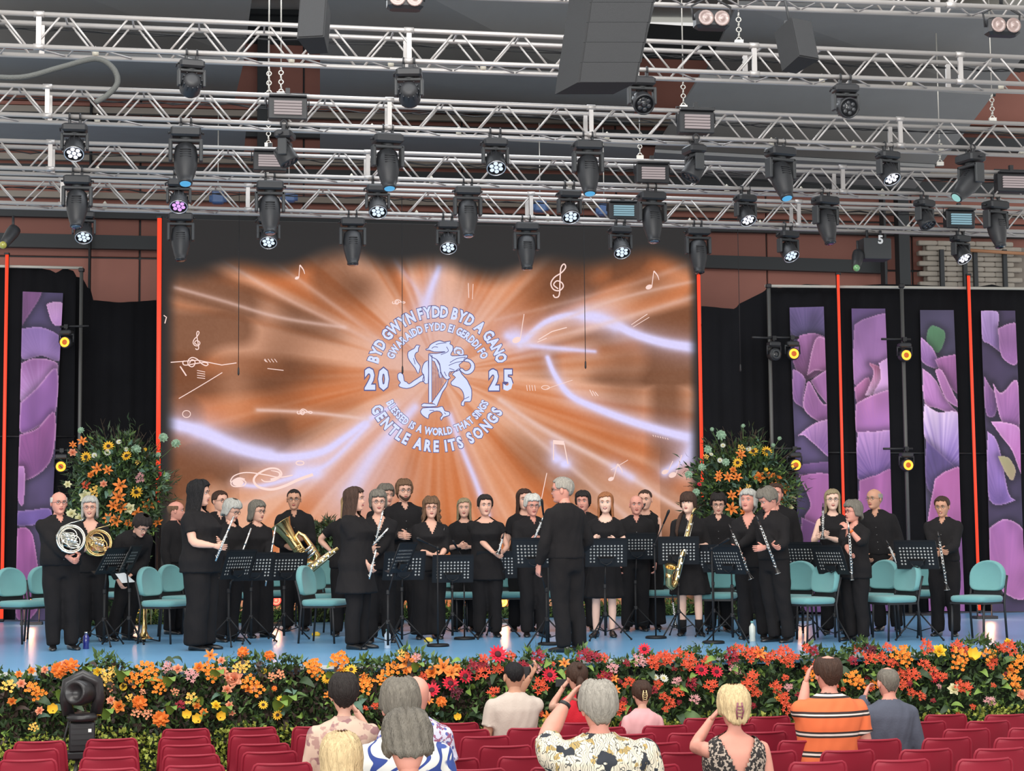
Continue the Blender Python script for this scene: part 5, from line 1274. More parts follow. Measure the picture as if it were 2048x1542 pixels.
        tb = MB(); hz = legx if legx else .46; rr = []
        for q in range(9):
            f = q / 8; z = 1.03 - f * (1.03 - hz); a = .15 * wd + .10 * f ** .8; b = .12 * wd + .10 * f ** .8; ring = []
            for j in range(40):
                t = 2 * math.pi * j / 40; pl = 1 + .05 * f * math.sin(t * 9 + seed); ring.append(tf((math.cos(t) * a * pl, math.sin(t) * b * pl, z)))
            rr.append(ring)
        tb.rings(rr); ob = obj('skirt', tb, CL.get(trous) or MC[trous], o_body)
    if bottom != 'none':
        md = ob.modifiers.new('r', 'REMESH'); md.mode = 'VOXEL'; md.voxel_size = .018 if not seated else .03
        PEND.append((ob, lambda me, seed=seed: (wrinkle(me, .0035, 13, seed + 5, (1, 1, .6), 2), None)[1]))
    # ---- shoes
    for si, st_ in enumerate(legs):
        a_ = st_[-1]; s_ = (-1, 1)[si]; an = R(s_ * 12); dx, dy = math.sin(an) * 1, -math.cos(an); sb = MB(); rs = []
        fl = 0.0
        for f, w3, h in ((-.075, .022, .035), (-.06, .032, .07), (-.02, .036, .085), (.04, .038, .07), (.10, .045, .05), (.15, .044, .042), (.185, .032, .032), (.20, .014, .02)):
            c = Vector((a_.x + dx * f, a_.y + dy * f, 0)); pr = Vector((-dy, dx, 0)); rs.append([c + pr * (math.cos(t) * w3) + Vector((0, 0, max(fl, fl + h * .5 + math.sin(t) * h * .55))) for t in [2 * math.pi * q / 12 for q in range(12)]])
        sb.rings(rs); obj('shoe', sb, M_shoe, o_body)
        if shoe_skin:
            cu = MB(); cu.tube([a_ + Vector((0, 0, -.03)), a_ + Vector((0, 0, shoe_skin))], [.045, .05], 12); obj('sock', cu, CL['black'], o_body)
    P = dict(obj=o_body, base=base, k=k, arms=arms, root=root_m, head=hpos, HM=HM, y=base.y, tf=tf); PERSONS.append(P)
    P['hand'] = [root_m @ (a[2] + (a[2] - a[1]).normalized() * .09) for a in arms]
    return P
# ------------------------------------------------------------------ the band, left to right
SP_ = person
P1 = SP_('balding man in glasses hugging a french horn, first from the left on stage', (125, 1300), (118, 983), 25, [(140, 1120, -.3), (158, 1112, -.32)], hyaw=5, wd=1.14, belly=.06, hair='fringe_ring', hc='white', skin='pink', glasses='b')
P2 = SP_('smiling grey-haired woman holding a brass french horn beside the balding man', (187, 1284), (180, 995), 15, [(178, 1098, -.22), (208, 1098, -.25)], hyaw=-5, sex='f', wd=1.05, bust=.03, hair='bob', hc='silver', skin='fair', sleeve='mid', neck='bigv', glasses='r', smile=1)
P3 = SP_('dark-haired man in black bending forward with a paper sheet in hand', (240, 1281), (290, 1021), 42, [(236, 1160, -.35), (262, 1150, -.15)], hyaw=5, hpitch=38, wd=1.08, hair='full', hc='dark', glasses='b', lean=48, H=1.70)
P4 = SP_('balding man half hidden behind the woman with long black hair', (348, 1268), (352, 1002), 70, None, hyaw=30, wd=1.05, hair='fringe_ring', hc='lbrown', skin='pink')
P6 = SP_('dark-haired man in glasses behind the grey-haired flute player', (432, 1262), (440, 982), 20, None, hyaw=25, hair='short', hc='brown', glasses='b')
P5 = SP_('large woman with very long black hair in profile, flute in both hands', (402, 1300), (398, 963), 72, [(430, 1092, -.30), (436, 1084, .0)], hyaw=12, sex='f', wd=1.34, belly=.07, bust=.05, hair='vlong', hc='black', skin='fair', sleeve='short', neck='round', bottom='wide', hem=.80)
P7 = SP_('woman with short silver hair looking down, right of the long black hair', (452, 1283), (463, 1001), 50, [(470, 1135, -.25), (480, 1112, -.2)], hyaw=10, hpitch=20, sex='f', wd=1.02, hair='bobshort', hc='silver', glasses='b', sleeve='long', neck='round', skin='fair')
P8 = SP_('woman with grey bob and glasses holding a silver flute downwards', (516, 1275), (514, 1003), 35, [(500, 1118, -.3), (536, 1118, -.25)], hyaw=20, hpitch=5, sex='f', wd=1.08, bust=.03, hair='bob', hc='dgrey', glasses='b', sleeve='long', neck='round', bottom='wide')
P9 = SP_('man in glasses behind a big brass euphonium, short dark hair', (592, 1262), (588, 978), 5, [(572, 1092, -.28), (604, 1078, -.25)], hpitch=4, hair='crop', hc='dark', glasses='b', skin='tan')
P10 = SP_('blonde person with bent bare arm behind the woman in black tunic', (690, 1272), (697, 990), 10, [(665, 1105, .05), None], sex='f', wd=1.1, hair='medium', hc='blonde', sleeve='short', neck='round')
P11 = SP_('woman with long brown hair in black tunic, in profile, hands clasped low', (716, 1298), (708, 975), 68, [(736, 1132, -.12), (740, 1128, .0)], hyaw=10, sex='f', wd=1.16, belly=.03, bust=.04, hair='long', hc='brown', sleeve='short', neck='round', hem=.60, flare=.1)
P13 = SP_('grey-haired man mostly hidden behind the short-haired woman with a flute', (775, 1256), (771, 971), 15, None, hyaw=20, hair='full', hc='dgrey', skin='fair')
P12 = SP_('smiling woman with short grey hair and glasses, flute against her shoulder', (760, 1285), (756, 983), 12, [(742, 1098, -.2), (752, 1112, -.3)], sex='f', wd=1.12, bust=.04, hair='bobshort', hc='dgrey', glasses='b', smile=.5, sleeve='long', neck='v')
P14 = SP_('tall bearded man with wavy brown hair, hands clasped at his chest', (812, 1262), (808, 960), 12, [(800, 1073, -.3), (816, 1070, -.28)], hyaw=5, wd=1.05, hair='shaggy', hc='lbrown', glasses='b', beard='brown')
P15 = SP_('woman with wavy light brown hair and red glasses, hands down before her', (856, 1278), (862, 996), 12, [(866, 1110, -.2), (880, 1115, -.25)], hyaw=-5, sex='f', wd=1.14, bust=.05, hair='wavy', hc='lbrown', glasses='r', sleeve='mid', neck='v', bottom='wide')
P16 = SP_('woman with straight dark blonde hair standing in the second row', (930, 1262), (928, 997), 0, [(918, 1092, -.2), (938, 1094, -.2)], sex='f', wd=1.05, hair='medium', hc='khaki', sleeve='mid', neck='round')
P17 = SP_('woman with dark tied-back hair, bare arms lowered, holding a clarinet', (976, 1274), (970, 991), 0, [(988, 1106, -.25), (1006, 1104, -.2)], hyaw=12, sex='f', wd=1.12, bust=.05, hair='up', hc='dark', sleeve='cap', neck='wide', bottom='trousers', hem=.70)
P18 = SP_('long-haired woman hidden behind the white-haired man with the oboe', (1045, 1262), (1048, 979), 10, None, sex='f', hair='long', hc='brown', sleeve='short', neck='round')
P19 = SP_('white-haired elderly man in glasses and creased black shirt holding an oboe', (1070, 1273), (1064, 991), 12, [(1060, 1082, -.28), (1078, 1120, -.2)], hyaw=3, hpitch=5, wd=1.08, hair='full', hc='white', skin='pink', glasses='b')
P21 = SP_('dark-haired man with goatee just right of the conductor', (1168, 1262), (1166, 983), -8, None, hyaw=-5, hair='shaggy', hc='dark', skin='pink', wd=1.05)
P20 = SP_('grey-haired conductor in black seen from behind, turned to the left', (1142, 1304), (1125, 955), -142, [(1150, 1110, .3), (1078, 1130, -.08)], hyaw=38, wd=1.06, hair='short', hc='grey', skin='pink', glasses='b')
P22 = SP_('smiling woman with strawberry blonde hair in a knee-length black dress', (1208, 1274), (1211, 985), -8, [(1185, 1080, -.2), (1232, 1082, -.25)], sex='f', wd=1.02, bust=.03, hair='medium', hc='red', smile=1, sleeve='short', neck='scoop', bottom='skirt', hem=.95, legx=.47, skin='pale')
P23 = SP_('bald person hidden behind the crop-haired bassoon player', (1270, 1262), (1272, 990), 0, None, hair=None, hc='dark', skin='pink')
P24 = SP_('woman with cropped hair in a sleeveless top playing a long dark bassoon', (1298, 1258), (1290, 979), -8, [(1268, 1046, -.2), (1302, 1105, -.2)], hyaw=-8, hpitch=4, sex='f', hair='crop', hc='brown', sleeve='none', neck='round', bottom='wide', smile=0)
P25 = SP_('brown-haired woman with bangs and skirt carrying a brass saxophone', (1382, 1271), (1376, 986), -5, [(1362, 1110, -.2), (1398, 1092, -.2)], hyaw=-18, hpitch=-4, sex='f', wd=1.05, bust=.04, hair='bangs', hc='brown', sleeve='mid', neck='collar', bottom='skirt', hem=.95, legx=.50, skin='pale', shoe_skin=.12)
P26 = SP_('young man with floppy dark hair and glasses looking down', (1437, 1262), (1436, 988), -5, None, hpitch=14, hair='full', hc='dark', glasses='b', wd=1.12)
P27 = SP_('woman with white-blonde bob and face tipped up, black clarinet in hand', (1510, 1278), (1496, 982), -18, [(1478, 1110, -.25), (1472, 1098, -.3)], hyaw=-10, hpitch=-12, sex='f', wd=1.06, bust=.03, hair='bobshort', hc='silver', smile=.5, sleeve='long', neck='v', skin='pink')
P29 = SP_('clean-shaven smiling man behind the man looking down at his clarinet', (1568, 1262), (1550, 967), -10, None, hair='short', hc='brown', skin='pink', smile=.4, wd=1.05)
P28 = SP_('grey-brown haired man looking down at his clarinet, in profile', (1562, 1284), (1536, 977), -48, [(1545, 1090, -.3), (1530, 1095, -.3)], hyaw=-22, hpitch=26, wd=1.06, hair='full', hc='dgrey', skin='pink')
P30 = SP_('young woman in glasses and sleeveless black top, clarinet held upright', (1672, 1268), (1664, 979), -5, [(1642, 1072, -.22), (1652, 1074, -.22)], sex='f', bust=.03, hair='medium', hc='khaki', glasses='b', sleeve='none', neck='round', skin='pale', smile=.3)
P32 = SP_('tall balding man looking left, clarinet in his lowered hand', (1778, 1262), (1748, 977), -20, [(1730, 1110, -.05), (1788, 1110, -.2)], hyaw=-25, wd=1.05, hair='fringe_ring', hc='grey', skin='tan', glasses='g')
P31 = SP_('short grey-haired woman facing left with an orange wristband and clarinet', (1714, 1282), (1706, 1003), -52, [(1700, 1112, -.3), (1698, 1058, -.3)], hyaw=-18, hpitch=2, sex='f', wd=1.14, belly=.03, bust=.03, hair='bobshort', hc='dgrey', glasses='r', sleeve='mid', neck='v', skin='pink', hem=.78)
P33 = SP_('smiling man in glasses at the right end of the stage, clarinet before him', (1893, 1272), (1884, 993), -25, [(1880, 1100, -.3), (1886, 1104, -.3)], hyaw=-5, hpitch=8, wd=1.06, hair='short', hc='brown', glasses='g', skin='tan', smile=.7, neck='collar')
# ------------------------------------------------------------------ instruments
M_silver = mat('silver_keys', (.78, .76, .72), .22, 1); M_brass = mat('lacquered_brass', (.78, .55, .24), .22, 1); M_nickel = mat('nickel_silver', (.72, .68, .58), .22, 1); M_ebony = mat('ebony', srgb(24, 20, 20), .25, coat=.4)
def axis_m(p0, p1):
    z = (p1 - p0).normalized(); y = Vector((0, 1, 0)); y = (y - z * y.dot(z)).normalized(); x = y.cross(z)
    return Matrix(((x.x, y.x, z.x, p0.x), (x.y, y.y, z.y, p0.y), (x.z, y.z, z.z, p0.z), (0, 0, 0, 1)))
def wood(P, a, b, kind, label, dy=-.33, dyb=None):
    """a=top pixel, b=bottom pixel"""
    y = P['y']; p1 = at_y(*a, y + dy); p0 = at_y(*b, y + (dyb if dyb is not None else dy)); L_ = (p1 - p0).length
    nm = {'flute': 'flute', 'clarinet': 'clarinet', 'oboe': 'oboe', 'bassoon': 'bassoon'}[kind]
    r = tag(link(nm, None), label, nm); r.matrix_world = axis_m(p0, p1)
    m = MB()
    if kind == 'flute':
        m.tube([(0, 0, 0), (0, 0, L_)], .0105, 10); m.tube([(0, 0, L_), (0, 0, L_ + .004)], .012, 10); obj('tube', m, M_silver, r)
        m = MB(); m.tube([(0, 0, L_ * .70), (0, 0, L_ * .76)], .0125, 10); obj('joint', m, M_silver, r)
        m = MB(); m.box((0, -.011, L_ * .9), (.017, .006, .026), bev=.002); obj('lip_plate', m, M_silver, r)
        keys = [L_ * (.08 + .05 * k) for k in range(12)]
    else:
        rr = .013 if kind != 'bassoon' else .028
        bell = .033 if kind == 'clarinet' else (.022 if kind == 'oboe' else .034)
        m.lathe((0, 0, 0), (0, 0, 1), [(0, bell), (.012, bell * .92), (.05, rr * 1.25), (.09, rr), (L_ * .93, rr * .9)], 14); obj('tube', m, M_ebony, r)
        m = MB()
        for z in (.002, .085, L_ * .45, L_ * .8): m.torus((0, 0, z), (0, 0, 1), (bell if z < .01 else rr * 1.06), .003, 14, 5)
        obj('ring', m, M_silver, r); m = MB(); m.lathe((0, 0, L_ * .93), (0, 0, 1), [(0, rr * .95), (.02, rr * .8), (.065, .004)], 10); obj('mouthpiece', m, M_ebony if kind != 'oboe' else M_nickel, r)
        keys = [L_ * (.12 + .055 * k) for k in range(14)]
    k_ = MB(); base = .012 if kind == 'flute' else (.014 if kind != 'bassoon' else .03)
    for i, z in enumerate(keys):
        k_.lathe((0, -base, z), (0, -1, 0), [(0, .0085), (.005, .009), (.007, .004)], 8)
    k_.tube([(.010, -base, keys[0]), (.010, -base, keys[-1])], .0022, 5); k_.tube([(-.010, -base, keys[1]), (-.010, -base, keys[-2])], .0022, 5)
    for i, z in enumerate(keys[::3]): k_.tube([(.0, -base - .004, z), (.022 * (1 if i % 2 else -1), -base, z + .02)], .003, 5)
    ko = obj('keywork', k_, M_silver, r); tag(ko, kind='stuff'); return r
wood(P5, (467, 1034), (431, 1122), 'flute', 'silver flute held by the woman with very long black hair')
wood(P7, (502, 1057), (461, 1168), 'flute', 'silver flute held low by the woman with short silver hair', -.30)
wood(P8, (551, 1054), (531, 1172), 'flute', 'silver flute held low by the woman with the grey bob')
wood(P12, (766, 1022), (752, 1080), 'flute', 'silver flute rising over the shoulder of the smiling short-haired woman', -.28)
wood(P12, (776, 1057), (746, 1090), 'flute', 'second silver flute slanting before the smiling short-haired woman', -.34)
wood(P11, (752, 1100), (738, 1158), 'flute', 'thin silver piccolo in the clasped hands of the woman in tunic', -.22)
wood(P17, (1006, 1074), (996, 1108), 'clarinet', 'clarinet low in the bare hands of the woman with tied hair', -.30)
wood(P19, (1085, 1038), (1066, 1084), 'oboe', 'silver keyed oboe slanting before the white-haired elderly man', -.33)
wood(P24, (1288, 1010), (1232, 1066), 'bassoon', 'dark bassoon joint slanting up to the mouth of the crop-haired woman', -.30)
wood(P27, (1459, 1051), (1502, 1158), 'clarinet', 'clarinet slanting down beside the woman with white-blonde bob', -.36)
wood(P28, (1514, 1034), (1556, 1147), 'clarinet', 'clarinet slanting before the man in profile looking down', -.38)
wood(P30, (1646, 1012), (1645, 1078), 'clarinet', 'clarinet upright before the young woman in the sleeveless top', -.30)
wood(P31, (1697, 1050), (1704, 1160), 'oboe', 'upright oboe with silver keys held by the woman with wristband', -.36)
wood(P32, (1775, 1086), (1797, 1136), 'clarinet', 'short clarinet in the lowered hand of the tall balding man', -.30)
wood(P33, (1876, 1066), (1894, 1180), 'clarinet', 'clarinet upright before the smiling man at the right end', -.38)
wood(P15, (888, 1060), (882, 1108), 'clarinet', 'clarinet standing behind the stand of the wavy-haired woman', -.05)
wood(P25, (1345, 1196), (1352, 1256), 'clarinet', 'bass clarinet standing on the floor beside the woman in skirt', .15)
# wristband
wb = MB(); a_ = P31['arms'][1]; q0 = a_[1].lerp(a_[2], .78); q1 = a_[1].lerp(a_[2], .88); wb.tube([q0, q1], .031, 12); obj('wristband', wb, mat('orange_band', srgb(240, 110, 40), .6), P31['obj'])
wb = MB(); a_ = P2['arms'][1]; q0 = a_[1].lerp(a_[2], .86); q1 = a_[1].lerp(a_[2], .96); wb.tube([q0, q1], .030, 12); obj('wristband', wb, mat('orange_band', (0, 0, 0)), P2['obj'])
def horn(P, px, py, M_, label, dy=-.36, flip=1):
    c = at_y(px, py, P['y'] + dy); r = tag(link('french_horn', None, None, c, R(6)), label, 'horn')
    m = MB(); m.torus((0, 0, 0), (0, 1, 0), .150, .010, 36, 8); m.torus((0, .02, .0), (0, 1, 0), .132, .0085, 32, 7); obj('outer_coil', m, M_, r)
    m = MB(); m.torus((-.02, 0, .03), (0, 1, 0), .085, .0065, 26, 6); m.torus((.03, -.012, -.03), (0, 1, 0), .07, .0065, 24, 6)
    for q in range(6):
        x0 = -.10 + q * .012; z0 = .075 - q * .028; m.tube([(x0, -.01, z0), (x0 + .12, -.02, z0 - .012), (x0 + .14, -.02, z0 - .02), (x0 + .12, -.02, z0 - .03), (x0, -.01, z0 - .02)], .0062, 6)
    obj('valve_slides', m, M_, r)
    for q in range(3):
        m = MB(); m.lathe((-.02 + q * .035, -.03, .0 - q * .012), (0, -1, 0), [(0, .017), (.02, .017), (.022, .008)], 12); obj('rotary_valve', m, M_silver, r)
        m = MB(); m.tube([(-.02 + q * .035, -.055, .01), (-.10 + q * .02, -.06, .08)], .0035, 5); obj('lever', m, M_silver, r)
    m = MB(); m.tube(smooth3([(-.12, .0, -.08), (-.16, -.01, .02), (-.10, -.02, .14), (.02, -.03, .19), (.08, -.02, .22)]), [.006] * 4 + [.006] * 12 + [.0055] * 1, 6) if False else m.tube([(-.14, 0, -.05), (-.155, -.01, .04), (-.10, -.02, .13), (0, -.03, .175), (.10 * flip, -.02, .20)], .006, 6)
    m.lathe((.10 * flip, -.02, .20), (.9 * flip, 0, .35), [(0, .006), (.03, .012), (.035, .012)], 8); obj('leadpipe', m, M_, r)
    m = MB(); m.tube([(.0, .03, -.150), (-.09, .04, -.12), (-.13, .07, -.04)], [.012, .02, .032], 12); m.lathe((-.13, .06, -.05), (.3, .9, .1), [(0, .032), (.06, .045), (.10, .08), (.115, .115), (.117, .117), (.11, .11), (.09, .07)], 20, False); obj('bell', m, M_, r)
    return r
horn(P1, 142, 1078, M_nickel, 'silver french horn held by the balding man at left'); horn(P2, 197, 1086, M_brass, 'brass french horn held by the smiling grey-haired woman', -.34)
# euphonium
y = P9['y'] - .36; pb = at_y(561, 1046, y); pl = at_y(612, 1122, y); r = tag(link('euphonium', None), 'large brass euphonium with its bell up to the left', 'euphonium'); r.matrix_world = axis_m(pl, pb); L_ = (pb - pl).length
m = MB(); m.lathe((0, 0, 0), (0, 0, 1), [(-.02, .05), (.1, .062), (L_ * .6, .075), (L_ * .85, .10), (L_, .15), (L_ + .004, .152), (L_ - .01, .138), (L_ * .82, .085)], 26, True); obj('bell', m, M_brass, r)
m = MB(); m.tube([(0, 0, 0), (.03, 0, -.07), (.10, 0, -.09), (.155, 0, -.03), (.16, 0, .12), (.155, 0, .28), (.12, 0, .36), (.07, -.05, .33), (.065, -.07, .18), (.07, -.06, .05)], [.05, .05, .046, .042, .036, .030, .026, .022, .019, .017], 12); obj('main_loop', m, M_brass, r)
for q in range(3):
    m = MB(); m.lathe((.10 + .0, -.085, .02 + q * .045), (.9, -.2, .1), [(-.05, .018), (.06, .018), (.065, .008), (.085, .008), (.087, .013), (.092, .013)], 12); obj('valve', m, M_silver, r)
m = MB()
for q in range(4): m.tube([(-.06, -.07, .04 + q * .05), (.05, -.09, .04 + q * .05), (.06, -.09, .06 + q * .05), (-.06, -.07, .06 + q * .05)], .008, 7)
obj('slides', m, M_brass, r); m = MB(); m.tube([(.07, -.07, .2), (.02, -.12, .32), (-.02, -.08, .42)], .007, 6); obj('leadpipe', m, M_brass, r)
# saxophones
def sax(P, a, b, dy, label, M_=M_brass, rad=.04, bell=True):
    y = P['y'] + dy; p1 = at_y(*a, y); p0 = at_y(*b, y); L_ = (p1 - p0).length; r = tag(link('saxophone', None), label, 'saxophone'); r.matrix_world = axis_m(p0, p1)
    m = MB(); m.lathe((0, 0, 0), (0, 0, 1), [(-.01, rad), (0, rad), (L_ * .5, rad * .8), (L_, rad * .4)], 16); obj('body_tube', m, M_, r)
    if bell:
        m = MB(); m.tube([(0, 0, 0), (0, 0, -.06), (-.03, -.03, -.095), (-.075, -.05, -.07), (-.095, -.07, .0), (-.10, -.09, .07)], [rad, rad * 1.05, rad * 1.1, rad * 1.15, rad * 1.2, rad * 1.35], 14)
        m.lathe((-.10, -.09, .065), (-.1, -.5, .9), [(0, rad * 1.3), (.05, rad * 1.6), (.085, rad * 2.1), (.088, rad * 2.1), (.07, rad * 1.5)], 20, False); obj('bell', m, M_, r)
        m = MB(); m.tube([(0, 0, L_), (.0, -.02, L_ + .05), (.02, .04, L_ + .09), (.04, .09, L_ + .08)], [.015, .014, .012, .010], 8); obj('neck', m, M_, r)
    k = MB()
    for q in range(9):
        z = L_ * (.06 + .1 * q); k.lathe((.012 * (-1) ** q, -rad * .85, z), (0, -1, 0), [(0, .022 - .001 * q), (.007, .022 - .001 * q), (.009, .01)], 10)
    k.tube([(.03, -rad, .02), (.03, -rad * .8, L_ * .9)], .004, 5); k.tube([(-.03, -rad, .02), (-.028, -rad * .8, L_ * .9)], .004, 5); tag(obj('keywork', k, M_nickel, r), kind='stuff'); return r
sax(P10, (676, 1096), (618, 1140), -.45, 'baritone saxophone lying slanted before the blonde person', rad=.055, bell=False)
sax(P25, (1384, 1030), (1352, 1160), -.30, 'tenor saxophone hanging before the brown-haired woman in skirt', rad=.036)
# trombone on its floor stand
p = at_z(288, 1284); r = empty('trombone', p, R(20), 'brass trombone standing bell down on the floor near the left chairs', 'trombone')
m = MB(); m.lathe((0, 0, .04), (0, 0, 1), [(0, .105), (.003, .107), (.01, .09), (.03, .06), (.08, .035), (.18, .018), (.56, .010)], 22); obj('bell', m, M_brass, r)
m = MB(); m.tube([(0, 0, .58), (.0, 0, .62), (.04, 0, .65), (.08, 0, .62), (.08, 0, .2)], .009, 8); m.tube([(.03, 0, .15), (.03, 0, .63)], .006, 8); obj('slide', m, M_brass, r)
m = MB(); m.lathe((0, 0, 0), (0, 0, 1), [(0, .02), (.03, .02), (.1, .012)], 10)
for q in range(3): an = q * 2.09; m.tube([(0, 0, .05), (math.cos(an) * .17, math.sin(an) * .17, .008)], .008, 6)
obj('stand', m, M_blk, r)
# sheet of paper in the bending man's hand
pp = MB(); q = [at_y(*c, P3['y'] - .42) for c in ((228, 1144), (246, 1143), (271, 1164), (244, 1166))]; pp.add(q + [v_ + Vector((0, .003, 0)) for v_ in q], [(0, 1, 2, 3), (7, 6, 5, 4), (0, 4, 5, 1), (1, 5, 6, 2), (2, 6, 7, 3), (3, 7, 4, 0)], False)
M_paper = mat('white_paper', (.78, .78, .76), .8); tag(obj('paper_sheet', pp, M_paper), 'white paper sheet in the hand of the bending man', 'paper')
# ------------------------------------------------------------------ stage chairs
M_teal = mat('teal_upholstery', srgb(106, 158, 158), .9, var=.06, vscale=6, bump=.2, bscale=250, sheen=.2)
def teal_proto():
    s_ = MB(); rs = []
    for z, w_, dd in ((.425, .20, .19), (.43, .225, .215), (.455, .235, .225), (.485, .232, .222), (.498, .215, .205), (.502, .17, .16)):
        rs.append([(math.copysign(abs(math.cos(t)) ** .35, math.cos(t)) * w_, math.copysign(abs(math.sin(t)) ** .35, math.sin(t)) * dd - .01, z) for t in [2 * math.pi * k / 28 for k in range(28)]])
    s_.rings(rs); seat = s_.mesh('seat', M_teal)
    b = MB(); out = []
    for k in range(30):
        t = 2 * math.pi * k / 30; x = math.cos(t); z = math.sin(t)
        if z > 0: px_, pz = x * .225, .70 + (abs(z) ** .9) * .19
        else: px_, pz = math.copysign(abs(x) ** .35, x) * (.205 + .02 * (1 + z)), .70 + math.copysign(abs(z) ** .35, z) * .155
        out.append((px_, pz))
    rs = []
    for dy, sc_ in ((-.035, .86), (-.045, .93), (-.03, .99), (0, 1), (.025, .98), (.035, .9)):
        rs.append([((x) * sc_, dy + .20 + (z - .5) * .13 - (1 - (x / .225) ** 2) * -.012, .70 + (z - .70) * sc_) for x, z in out])
    b.rings(rs[::-1]); back = b.mesh('backrest', M_teal)
    f = MB()
    f.box((0, -.01, .415), (.43, .42, .02)); frame = f.mesh('seat_frame', M_blk)
    l1 = MB(); l1.tube([(0, 0, .41), (0, -.02, 0)], .013, 6); leg = l1.mesh('leg', M_blk)
    l2 = MB(); l2.tube([(0, .035, 0), (0, 0, .42), (0, .04, .60), (0, .075, .72)], .013, 6); rleg = l2.mesh('leg', M_blk)
    x_ = MB(); x_.box((0, .215, .56), (.36, .02, .10)); x_.box((0, .205, .50), (.42, .02, .025)); br = x_.mesh('back_bracket', M_blk)
    return seat, back, frame, leg, rleg, br
TPs = teal_proto()
def teal_chair(px, py, yaw, label, s=1.0):
    p = at_z(px, py); o = empty('stage_chair', p, R(yaw), label, 'chair', 'teal padded stage chairs')
    for n_, me in zip(('seat', 'backrest', 'seat_frame'), TPs[:3]): link(n_, me, o)
    link('back_bracket', TPs[5], o)
    for sx in (-1, 1): link('leg', TPs[3], o, (sx * .205, -.19, 0)); link('leg', TPs[4], o, (sx * .225, .19, 0))
    return o
CH = [(46, 1286, 58, 'teal padded chair at the far left with an amber lamp glare behind'), (108, 1278, 50, 'teal padded chair partly behind the balding horn player'), (330, 1286, 68, 'teal padded chair standing right of the upright trombone'), (368, 1272, 60, 'teal padded chair just behind the woman with very long black hair'),
 (648, 1285, 74, 'teal padded chair standing alone in front of the baritone saxophone'), (655, 1268, 60, 'teal padded chair tucked behind the lone front chair'), (490, 1262, 35, 'teal padded chair behind the two flute players'), (566, 1256, 20, 'teal padded chair behind the euphonium player'), (650, 1250, 10, 'teal padded chair at the back near the baritone saxophone'),
 (730, 1256, 10, 'teal padded chair behind the woman in the tunic'), (820, 1251, 8, 'teal padded chair behind the tall bearded man'), (900, 1262, 6, 'teal padded chair beside the wavy-haired woman'), (945, 1262, 4, 'teal padded chair between the dark blonde and dark haired women'), (1030, 1262, 0, 'teal padded chair left of the elderly oboe player'),
 (1100, 1262, -3, 'teal padded chair directly behind the conductor'), (1165, 1254, -4, 'teal padded chair behind the man with goatee'), (1245, 1258, -8, 'teal padded chair behind the woman in the dress'), (1330, 1258, -10, 'teal padded chair right of the bassoon player'), (1436, 1268, -15, 'teal padded chair with tall back in front of the floppy-haired man'), (1478, 1262, -20, 'teal padded chair behind the white-blonde woman'),
 (1582, 1276, -40, 'teal padded chair just right of the man looking down'), (1622, 1284, -62, 'teal padded chair in front, left of the woman with wristband'), (1560, 1258, -30, 'teal padded chair behind the clean-shaven smiling man'), (1745, 1272, -55, 'teal padded chair right behind the woman with wristband'), (1786, 1280, -66, 'teal padded chair right of the woman with wristband, seat towards her'), (1838, 1262, -25, 'teal padded chair behind the rightmost music stand'),
 (1957, 1280, -48, 'teal padded chair at the far right end of the stage'), (155, 1258, 45, 'teal padded chair at the back behind both horn players'), (250, 1258, 40, 'teal padded chair behind the bending man'), (420, 1258, 40, 'teal padded chair behind the man with brown hair')]
for c in CH: teal_chair(*c)
# ------------------------------------------------------------------ music stands
M_stand = mat('stand_black', srgb(27, 27, 29), .5, spec=.3)
def desk_mesh(W_=.48, H_=.33, nx=10, ny=6):
    """steel desk with real round holes; local x across, z up the desk, facing -Y"""
    mb = MB(); cw, chh = W_ / (nx + 2), H_ / (ny + 2.5); r = .30 * min(cw, chh)
    for j in range(ny + 3):
        for i in range(nx + 2):
            x = -W_ / 2 + (i + .5) * cw; z = (j + .5) * chh
            if z > H_: continue
            hole = 0 < i < nx + 1 and 1 <= j <= ny and not (j <= 2 and 3 <= i <= nx - 2)
            sq = [(x - cw / 2, z - chh / 2), (x + cw / 2, z - chh / 2), (x + cw / 2, z + chh / 2), (x - cw / 2, z + chh / 2)]
            if not hole: mb.add([(a, 0, b) for a, b in sq], [(0, 1, 2, 3)], False); continue
            ins = [(x + r * 1.0 * math.cos(t), z + r * 1.0 * math.sin(t)) for t in [R(225 + 45 * k) for k in range(8)]]
            outp = [sq[0], ((sq[0][0] + sq[1][0]) / 2, sq[0][1]), sq[1], (sq[1][0], (sq[1][1] + sq[2][1]) / 2), sq[2], ((sq[2][0] + sq[3][0]) / 2, sq[2][1]), sq[3], (sq[3][0], (sq[0][1] + sq[3][1]) / 2)]
            mb.add([(a, 0, b) for a, b in outp] + [(a, 0, b) for a, b in ins], [(k, (k + 1) % 8, 8 + (k + 1) % 8, 8 + k) for k in range(8)], False)
    mb.box((0, -.0, H_), (W_, .012, .012)); mb.box((0, -.028, 0), (W_, .06, .008)); mb.box((-W_ / 2, 0, H_ / 2), (.006, .012, H_)); mb.box((W_ / 2, 0, H_ / 2), (.006, .012, H_))
    return mb.mesh('desk', M_stand)
DM = desk_mesh()
tri = MB()
for q in range(3):
    an = R(30 + q * 120); c_, s2 = math.cos(an), math.sin(an)
    tri.tube([(c_ * .02, s2 * .02, .30), (c_ * .30, s2 * .30, .012)], .0085, 6); tri.tube([(c_ * .015, s2 * .015, .10), (c_ * .17, s2 * .17, .145)], .006, 5); tri.ball((c_ * .30, s2 * .30, .012), .014, 8, 5)
TRI = tri.mesh('tripod', M_stand)
